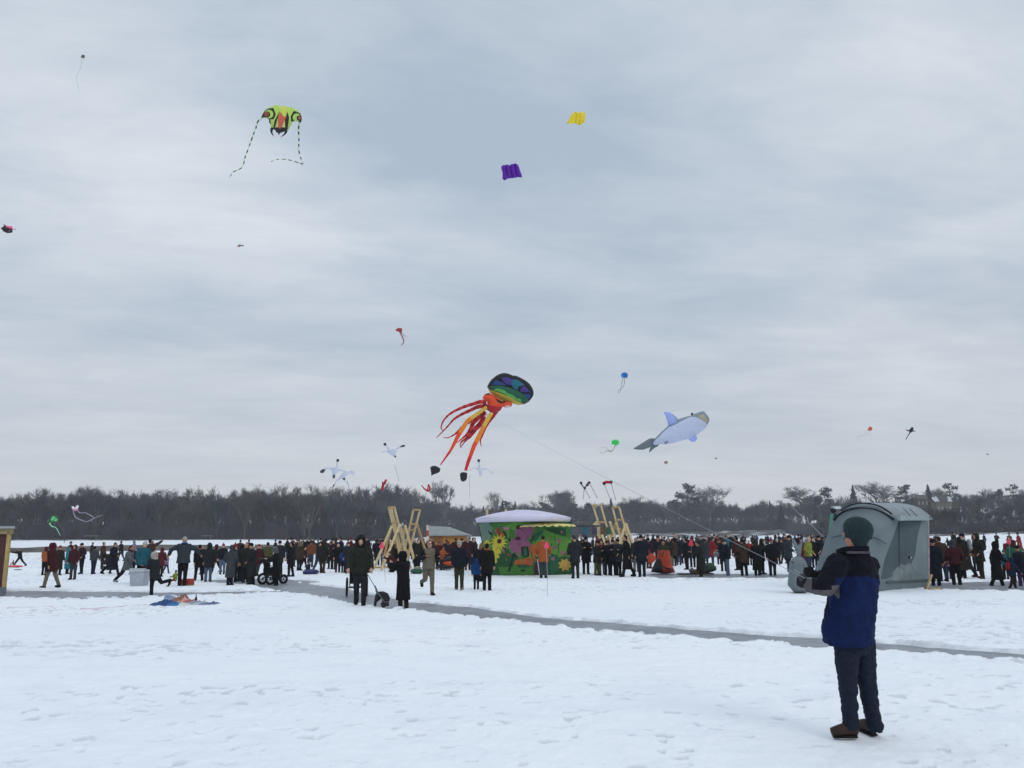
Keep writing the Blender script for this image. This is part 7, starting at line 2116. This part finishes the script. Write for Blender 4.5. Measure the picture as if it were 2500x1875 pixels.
def build_near():
    p = G(878, 1478); s = K(878, 1304, depth(p)).z / 1.79
    custom_person((p.x, p.y, 0), 8, s, 'dogman', 'man in dark olive jacket and brown hood holding the black dog\'s leash', SK[0],
                  [('puffy', 'jacket', '2c332b'), ('trousers', 'trousers', '2a2b30'), ('boots', 'boots', '17181a'), ('furhood', 'hood', '2b2521')])
    p = G(1046, 1453); s = K(1046, 1318, depth(p)).z / 1.76
    o = custom_person((p.x, p.y, 0), 22, s, 'runner', 'man in khaki winter suit and sunglasses jogging towards the camera', SK[0],
                      [('short', 'jacket', '857a68'), ('trousers', 'trousers', '7d7262'), ('boots', 'boots', '1c1c1e'), ('sleeves', 'sleeves', '1c1c24'), ('longhair', 'hair', '3c2a22')])
    J = skel('runner'); H, up = J['head'], J['headup']; fw = (Vector((0, -1, 0)) - up * Vector((0, -1, 0)).dot(up)).normalized()
    m = MB()
    for sx in (1, -1):
        m.ball(H + Vector((sx * .036, 0, 0)) + fw * .100 + up * .012, (.032, .010, .020), 10, 6)
        m.tube([H + Vector((sx * .062, 0, 0)) + fw * .09 + up * .014, H + Vector((sx * .086, 0, 0)) + up * .01], .005, 5)
    m.tube([H + Vector((-.02, 0, 0)) + fw * .104 + up * .014, H + Vector((.02, 0, 0)) + fw * .104 + up * .014], .005, 5)
    g = dressed(m.mesh('sunglasses', [], True), 'sunglasses', o, mat('glass', '10161c', .35, 4, .1, 0))
    for sx in (1, -1):
        m = MB(); m.ball(J['hand', sx] - J['fd', sx] * .02, (.06, .06, .065), 10, 8)
        dressed(m.mesh('glove', [], True), 'glove', o, cloth('4c2024'))
    # dog: sniffing the ice, hindquarters to the left, tail up
    b = G(932, 1483); d = depth(b); k = d / F
    Zd = zf(830, 1280, 7.54)

    def Q(x, y, dy=0.0):
        return K(*Zd(x, y)[0], d + dy)
    m = MB()
    m.tube([Q(702, 1295, .25), Q(728, 1298, .2), Q(780, 1300, .1), Q(825, 1325, 0), Q(850, 1375, -.08), Q(842, 1415, -.12)], [(.07, .065), (.10, .085), (.105, .09), (.115, .105), (.11, .10), (.08, .08)], 14, side=(0, 1, 0))
    m.tube([Q(840, 1380, -.1), Q(822, 1440, -.2), Q(812, 1475, -.25)], [.095, .075, .065], 10)
    m.ball(Q(806, 1478, -.27), (.075, .08, .075), 12, 8)
    m.tube([Q(806, 1485, -.28), Q(795, 1505, -.34), Q(793, 1522, -.38)], [.058, .042, .034], 10)
    for sx in (-1, 1):
        m.tube([Q(806 + sx * 10, 1460, -.26 + sx * .03), Q(806 + sx * 18, 1478, -.26), Q(806 + sx * 17, 1496, -.27)], [.022, .028, .014], 6)
    for (x0, x1, x2, x3, dy) in ((705, 672, 660, 640, .28), (722, 700, 672, 652, .02)):
        m.tube([Q(x0, 1305, dy), Q(x1 + 2, 1375, dy), Q(x2 - 12, 1425, dy), Q(x3, 1490, dy), Q(x3 + 14, 1503, dy)], [.085, .055, .032, .028, .03], 8)
    for (x0, x3, dy) in ((850, 862, .08), (862, 885, -.2)):
        m.tube([Q(x0, 1380, dy), Q(x0 + 6, 1430, dy), Q(x3, 1490, dy), Q(x3 - 8, 1500, dy)], [.075, .042, .03, .032], 8)
    me = fuse(m, .013, 3, 'dog', disp=.004, dscale=25, mats=[mat('dog_fur', '17161a', .75, 30, .3, .4)])
    me.transform(Matrix.Translation(-b))
    dog = bpy.data.objects.new('dog', me); COL.objects.link(dog); dog.location = b
    tag(dog, 'black dog sniffing the ice with its tail up, on a leash', 'dog')
    m = MB(); P = spline([Q(705, 1275, .22), Q(680, 1240, .22), Q(664, 1190, .22), Q(640, 1130, .22)], 4); n = len(P)
    m.tube(P, [.036 - .022 * i / n for i in range(n)], 8); m.build('tail', mat('dog_fur', '17161a', .75, 30, .3, .4), dog, smooth=True)
    m = MB(); m.tube(spline([Q(496, 905, -.2), Q(560, 1010, -.15), Q(622, 1115, 0), Q(690, 1250, -.05), Q(760, 1345, -.1), Q(815, 1430, -.3)], 4), .011, 6)
    tag(m.build('leash', mat('strap', '6c7076', .7, 6, .1, 0), at=tuple(Q(496, 905, -.2))), 'grey leash from the man\'s hand down to the black dog', 'leash')
    m = MB(); n = 14; c = Q(824, 1438, -.2); m.tube([c + Vector((.09 * math.cos(2 * math.pi * i / n), .09 * math.sin(2 * math.pi * i / n), 0.02 * math.cos(2 * math.pi * i / n))) for i in range(n + 1)], .012, 6, cap=False)
    m.build('collar', mat('strap', '6c7076', .7, 6, .1, 0), dog)


build_near()
finish_labels()


# ------------------------------------------------------------------ man in the foreground
def build_man():
    D = 6.93
    base = G(2093, 1797); D = depth(base)
    Y = Vector((0, 1, 0))

    def q(px, py, dy=0.0):
        return K(px, py, D + dy)
    o = base
    body = MB()
    hip, wst, chs, nck = q(2084, 1560), q(2080, 1510), q(2083, 1420), q(2088, 1345)
    f = Vector((-.77, .64, 0)); l = Vector((-.64, -.77, 0))
    side = l
    body.tube([hip, wst, chs, q(2085, 1375), nck], [(.15, .12), (.15, .12), (.16, .115), (.13, .085), (.065, .065)], 16, side=side)
    Hc = q(2091, 1304)
    hf = Vector((-.62, .74, .16)).normalized(); hu = Vector((.10, -.12, .985)).normalized()
    body.tube([nck, q(2088, 1335), Hc - hu * .05], [.066, .062, .066], 12)
    ang = math.atan2(-hf.x, hf.y)   # rotation of +Y onto hf
    R3 = Matrix.Rotation(ang, 3, 'Z') @ Matrix.Rotation(.2, 3, 'X')
    body.ball(Hc, (.078, .098, .115), 20, 14, ax=R3)
    body.ball(Hc + hf * .035 - hu * .062, (.055, .06, .05), 14, 8, ax=R3)
    body.tube([Hc + hf * .09 + hu * .02, Hc + hf * .122 - hu * .022, Hc + hf * .092 - hu * .03], [.009, .016, .012], 8)
    hs = hu.cross(hf).normalized()
    shL = q(2046, 1378, -.13); elL = q(2012, 1437, -.27); wrL = q(1974, 1428, -.06)
    shR = q(2119, 1380, .15); elR = q(2060, 1425, .42); wrR = q(1990, 1402, .30)
    for a, b, c in ((shL, elL, wrL), (shR, elR, wrR)):
        body.tube([a, a.lerp(b, .5), b, c], [.045, .045, .040, .030], 12)
    legs = []
    for hx, kx, kdy, ax, ay, adx in ((2066, 2070, -.05, 2079, 1771, 0), (2107, 2117, .02, 2136, 1779, 0)):
        a, b, c = q(hx, 1565, kdy), q(kx, 1668, kdy - .03), q(ax, ay, kdy)
        legs.append((a, b, c)); body.tube([a, b, c], [.09, .06, .045], 12)
    ex = MB()
    for s in (1, -1):
        ex.ball(Hc + hs * .082 * s + hu * -.004, (.014, .024, .036), 10, 8, 0, ax=R3)
        ex.ball(Hc + hs * .033 * s + hf * .094 + hu * .01, (.013, .008, .008), 10, 6, 1)
    ex.ball(Hc + hf * .1 - hu * .055, (.012, .012, .006), 8, 6, 1)
    me = fuse(body, .012, 3, 'person', extra=ex)
    me.transform(Matrix.Translation(-o))
    man = bpy.data.objects.new('person', me); COL.objects.link(man); man.location = o
    me.materials.append(mat('skin', 'b5806a', .55, 30, .08, .15)); me.materials.append(FEAT)
    tag(man, 'man in blue and navy jacket and dark green knit hat flying the octopus kite', 'person')

    def put(me_, nm, mats, smooth=True):
        me_.transform(Matrix.Translation(-o))
        for m_ in mats: me_.materials.append(m_)
        ob = bpy.data.objects.new(nm, me_); COL.objects.link(ob); ob.parent = man
        return ob
    # jacket
    j = MB()
    j.tube([q(2072, 1568), q(2071, 1545), q(2077, 1500), q(2082, 1450), q(2088, 1410), q(2089, 1382), q(2089, 1354), q(2090, 1338)],
           [(.235, .185), (.238, .19), (.236, .185), (.230, .18), (.226, .172), (.195, .15), (.12, .115), (.088, .088)], 26, side=Vector((-.9, -.43, 0)))
    j.tube([shL + Vector((.05, .03, .02)), shL, shL.lerp(elL, .5), elL, elL.lerp(wrL, .5), wrL.lerp(elL, .06)], [.088, .102, .098, .092, .076, .060], 16)
    j.tube([shR - Vector((.05, .03, -.02)), shR, shR.lerp(elR, .5), elR, wrR.lerp(elR, .1)], [.088, .102, .096, .084, .058], 16)
    j.tube([q(2130, 1388, .08), q(2133, 1403, .12), q(2131, 1422, .14)], [.055, .052, .04], 10)
    jm = fuse(j, .012, 4, 'jacket', disp=.012, dscale=7.0)
    jm.update(); ns_ = [v.normal.copy() for v in jm.vertices]      # finer creases, running down and across the cloth
    for v, n_ in zip(jm.vertices, ns_):
        p_ = v.co; a_ = noise.noise(Vector((p_.x * 13 + p_.z * 5, p_.y * 13, p_.z * 3.2))); b_ = noise.noise(Vector((p_.x * 5, p_.y * 5, p_.z * 17 + p_.x * 6)))
        v.co += n_ * (-.016 * max(0, .22 - abs(a_)) - .012 * max(0, .2 - abs(b_))) * 1.6
    navy, blue, grey = cloth('141623'), cloth('11255c'), cloth('6b646a')
    for i, v in enumerate(jm.vertices): pass
    mi = []
    for p in jm.polygons:
        c = p.center; px, py = proj(c); arm = 0
        dl = min((c - (shL.lerp(elL, t))).length for t in (0.2, .4, .6, .8, 1)); df = min((c - elL.lerp(wrL, t)).length for t in (.15, .35, .6, .85, 1.0))
        dr = min((c - elR.lerp(wrR, t)).length for t in (0, .35, .6, .85, 1.0))
        zz = K(px, 1404, D).z
        yoke = c.z > K(2085, 1405, D).z
        k = 0 if yoke else 1
        if dl < .125 and px < 2040 and c.z > shL.z - .36: k = 0
        if df < .115 or (dl < .11 and px < 2022): k = 0
        under = c.z < (elL.lerp(wrL, .4)).z - .018
        if (df < .12 or (dl < .115 and px < 2034)) and under and px < 2042: k = 2
        if px < 1982 and df < .1: k = 2
        if dr < .1: k = 0 if c.z > elR.z - .03 else 2
        if 2030 < px < 2050 and 1430 < py < 1462 and (px - 2030) * 1.5 > py - 1440 and c.y < D + .3: k = 2
        if px > 2124 and py < 1412: k = 0
        mi.append(k)
    jo = put(jm, 'jacket', [navy, blue, grey])
    jm.polygons.foreach_set('material_index', mi)
    # collar, with the paler lining at the nape
    m = MB(); n = 22; vs = []
    for ring in range(4):
        z = (0, .05, .055, .01)[ring]; rr = (1.0, 1.05, .93, .90)[ring]
        for i in range(n):
            a = 2 * math.pi * i / n; dv = Vector((math.cos(a), math.sin(a), 0))
            open_ = max(0, dv.dot(f)) ** 3
            vs.append(q(2089, 1349) + dv * (.108 * rr + .05 * open_) + Vector((0, 0, z - .03 * open_)))
    m.add(vs, [(r_ * n + i, r_ * n + (i + 1) % n, (r_ + 1) * n + (i + 1) % n, (r_ + 1) * n + i) for r_ in range(3) for i in range(n)])
    put(m.mesh('collar', (), True), 'collar', [navy])
    m = MB(); P = [q(2089, 1352) + Vector((.112 * math.cos(a), .112 * math.sin(a), .012)) for a in [math.radians(-150 + 9 * i) for i in range(16)]]
    m.tube(P, [(.006, .012)] * len(P), 6); put(m.mesh('collar_stripe', (), True), 'collar_stripe', [grey])
    m = MB(); m.tube([q(2043, 1352, .03), q(2030, 1361, .0), q(2036, 1352, .1)], [.012, .02, .012], 8); m.tube([q(2034, 1356, .05), q(2060, 1347, .02)], [(.02, .008), (.026, .012)], 8); put(m.mesh('collar_flap', (), True), 'collar_flap', [navy])
    # side pocket seam and hem
    m = MB(); m.tube([q(2022, 1448, -.13), q(2019, 1480, -.165), q(2014, 1508, -.175)], .006, 6); put(m.mesh('pocket_seam', (), True), 'pocket_seam', [navy])
    # trousers
    t = MB()
    t.tube([q(2084, 1545), q(2084, 1575), q(2086, 1592)], [(.17, .14), (.175, .145), (.14, .12)], 18, side=Vector((-.9, -.43, 0)))
    ws = ((.108, .098, .080, .073, .066, .074, .070), (.103, .092, .078, .072, .066, .074, .068))
    for (a, b, c), w in zip(legs, ws):
        t.tube([a + Vector((0, 0, .02)), a.lerp(b, .45), b, b.lerp(c, .4), b.lerp(c, .78), c + Vector((0, 0, .03)), c - Vector((0, 0, .03))], list(w), 16)
    tm_ = fuse(t, .011, 3, 'trousers', disp=.010, dscale=7)
    ns_ = [v.normal.copy() for v in tm_.vertices]
    for v, n_ in zip(tm_.vertices, ns_):
        p_ = v.co; low = max(0.0, min(1.0, (.62 - p_.z) / .5)); b_ = noise.noise(Vector((p_.x * 7, p_.y * 7, p_.z * 15 + p_.x * 9)))
        v.co += n_ * (-.03 * max(0, .24 - abs(b_)) * (.5 + low))
    put(tm_, 'trousers', [mat('denim', '121c2d', .9, 26, .28, .6)])
    # shoes
    leather = mat('leather', '33211a', .6, 14, .3, .4); sole = mat('rubber', '16130f', .8)
    for i, (toe, heel, c) in enumerate(((q(2030, 1789, -.06), q(2095, 1793, -.06), legs[0][2]), (q(2131, 1787, .10), q(2137, 1793, -.03), legs[1][2]))):
        sh = MB(); mid = toe.lerp(heel, .5)
        toe.z = max(toe.z, .045); 
        up_ = Vector((0, 0, 1)); dd = (heel - toe).normalized()
        toe2 = Vector((toe.x, toe.y, .050)); heel2 = Vector((heel.x, heel.y, .055))
        if i == 1: toe2 = heel2 + Vector((-.05, .23, 0))
        ax_ = toe2.lerp(heel2, .62)
        sh.tube([toe2, toe2.lerp(heel2, .3) + up_ * .012, ax_ + up_ * .025, heel2 + up_ * .01], [(.036, .036), (.047, .046), (.046, .056), (.040, .048)], 14, side=Vector((-dd.y, dd.x, 0)) if i == 0 else (1, 0, 0))
        sh.tube([ax_ + up_ * .02, ax_.lerp(c, .5) + up_ * .04, c + up_ * .0], [.05, .05, .048], 12)
        ob = put(fuse(sh, .010, 3, 'shoe', disp=.003, dscale=20), 'shoe', [leather])
        s2 = MB(); s2.tube([Vector((toe2.lerp(heel2, .07).x, toe2.lerp(heel2, .07).y, .012)), Vector((ax_.x, ax_.y, .012)), Vector((heel2.lerp(toe2, .07).x, heel2.lerp(toe2, .07).y, .012))], [(.034, .012), (.042, .012), (.036, .014)], 12, side=Vector((-dd.y, dd.x, 0)) if i == 0 else (1, 0, 0))
        me_ = s2.mesh('sole', (), True); me_.transform(Matrix.Translation(-o)); me_.materials.append(sole)
        so = bpy.data.objects.new('sole', me_); COL.objects.link(so); so.parent = ob
    # knit hat
    h = MB(); h.ball(Hc + hu * .046 - hf * .012, (.107, .128, .106), 24, 14, ax=R3)
    h.tube([Hc + hu * .048 - hf * .012, Hc - hu * .035 - hf * .02], [(.104, .124), (.098, .112)], 24, side=hs)
    h.tube([Hc - hf * .03 - hu * .01, Hc - hf * .035 - hu * .06, Hc - hf * .05 - hu * .105], [(.092, .086), (.080, .070), (.056, .042)], 20, side=hs)
    hm = fuse(h, .008, 3, 'hat', disp=.003, dscale=24)
    kn = bpy.data.materials.new('knit'); kn.use_nodes = True; nt = kn.node_tree; b_ = nt.nodes['Principled BSDF']
    b_.inputs['Base Color'].default_value = lin('1c3a3c'); b_.inputs['Roughness'].default_value = .95
    tc = nt.nodes.new('ShaderNodeTexCoord'); wv = nt.nodes.new('ShaderNodeTexWave'); wv.inputs['Scale'].default_value = 26; wv.inputs['Distortion'].default_value = 2.0; wv.bands_direction = 'X'
    wr = nt.nodes.new('ShaderNodeValToRGB'); wr.color_ramp.elements[0].color = lin('0f2022'); wr.color_ramp.elements[1].color = lin('1a3638')
    bp = nt.nodes.new('ShaderNodeBump'); bp.inputs['Strength'].default_value = .8; bp.inputs['Distance'].default_value = .006
    nt.links.new(tc.outputs['Object'], wv.inputs[0]); nt.links.new(wv.outputs[0], bp.inputs['Height']); nt.links.new(bp.outputs[0], b_.inputs['Normal']); nt.links.new(wv.outputs[0], wr.inputs[0]); nt.links.new(wr.outputs[0], b_.inputs['Base Color'])
    put(hm, 'hat', [kn])
    # gloved hands closed on the line
    for nm, wr_, el, dv in (('L', wrL, elL, Vector((-.75, .35, .35))), ('R', wrR, elR, Vector((-.95, -.1, .15)))):
        fd = (wr_ - el).normalized(); fd = (fd * .6 + dv.normalized() * .4).normalized()
        g = MB(); a = Vector((0, 0, 1)); a = (a - fd * a.dot(fd)).normalized(); bb = fd.cross(a)
        g.tube([wr_ - fd * .03, wr_ + fd * .02, wr_ + fd * .07, wr_ + fd * .095], [(.036, .03), (.036, .026), (.046, .026), (.043, .022)], 14, side=a)
        ex2 = MB()
        for i in range(4):
            s0 = wr_ + fd * .09 + a * (.030 - .020 * i); ln = (.070, .080, .076, .062)[i]
            c1 = bb if nm == 'L' else -bb
            g.tube([s0, s0 + fd * ln * .42 + c1 * .008, s0 + fd * ln * .52 + c1 * .036, s0 + fd * ln * .15 + c1 * .052, s0 - fd * .006 + c1 * .045], [.0115, .011, .0105, .010, .008], 8)
        s0 = wr_ + fd * .03 + a * .036
        g.tube([s0, s0 + a * .018 + fd * .03, s0 + a * .008 + fd * .062 + (bb if nm == 'L' else -bb) * .022], [.015, .013, .010], 8)
        gm = fuse(g, .0055, 1, 'glove')
        put(gm, 'glove', [mat('glove', '17171b', .85, 18, .25, .3)])
    # line winder in the hands
    w = MB(); c0 = q(1960, 1415, .0); w.tube([c0 + Vector((-.0, 0, -.05)), c0 + Vector((0, 0, .05))], .02, 10); w.tube([c0 + Vector((0, 0, -.03)), c0 + Vector((0, 0, .03))], .032, 12)
    ob = w.build('line_reel', mat('reel', '3c3d42', .6, 6, .1, 0), at=tuple(c0), smooth=True); tag(ob, 'small dark reel of kite line held in the man\'s gloved hands', 'reel')


build_man()
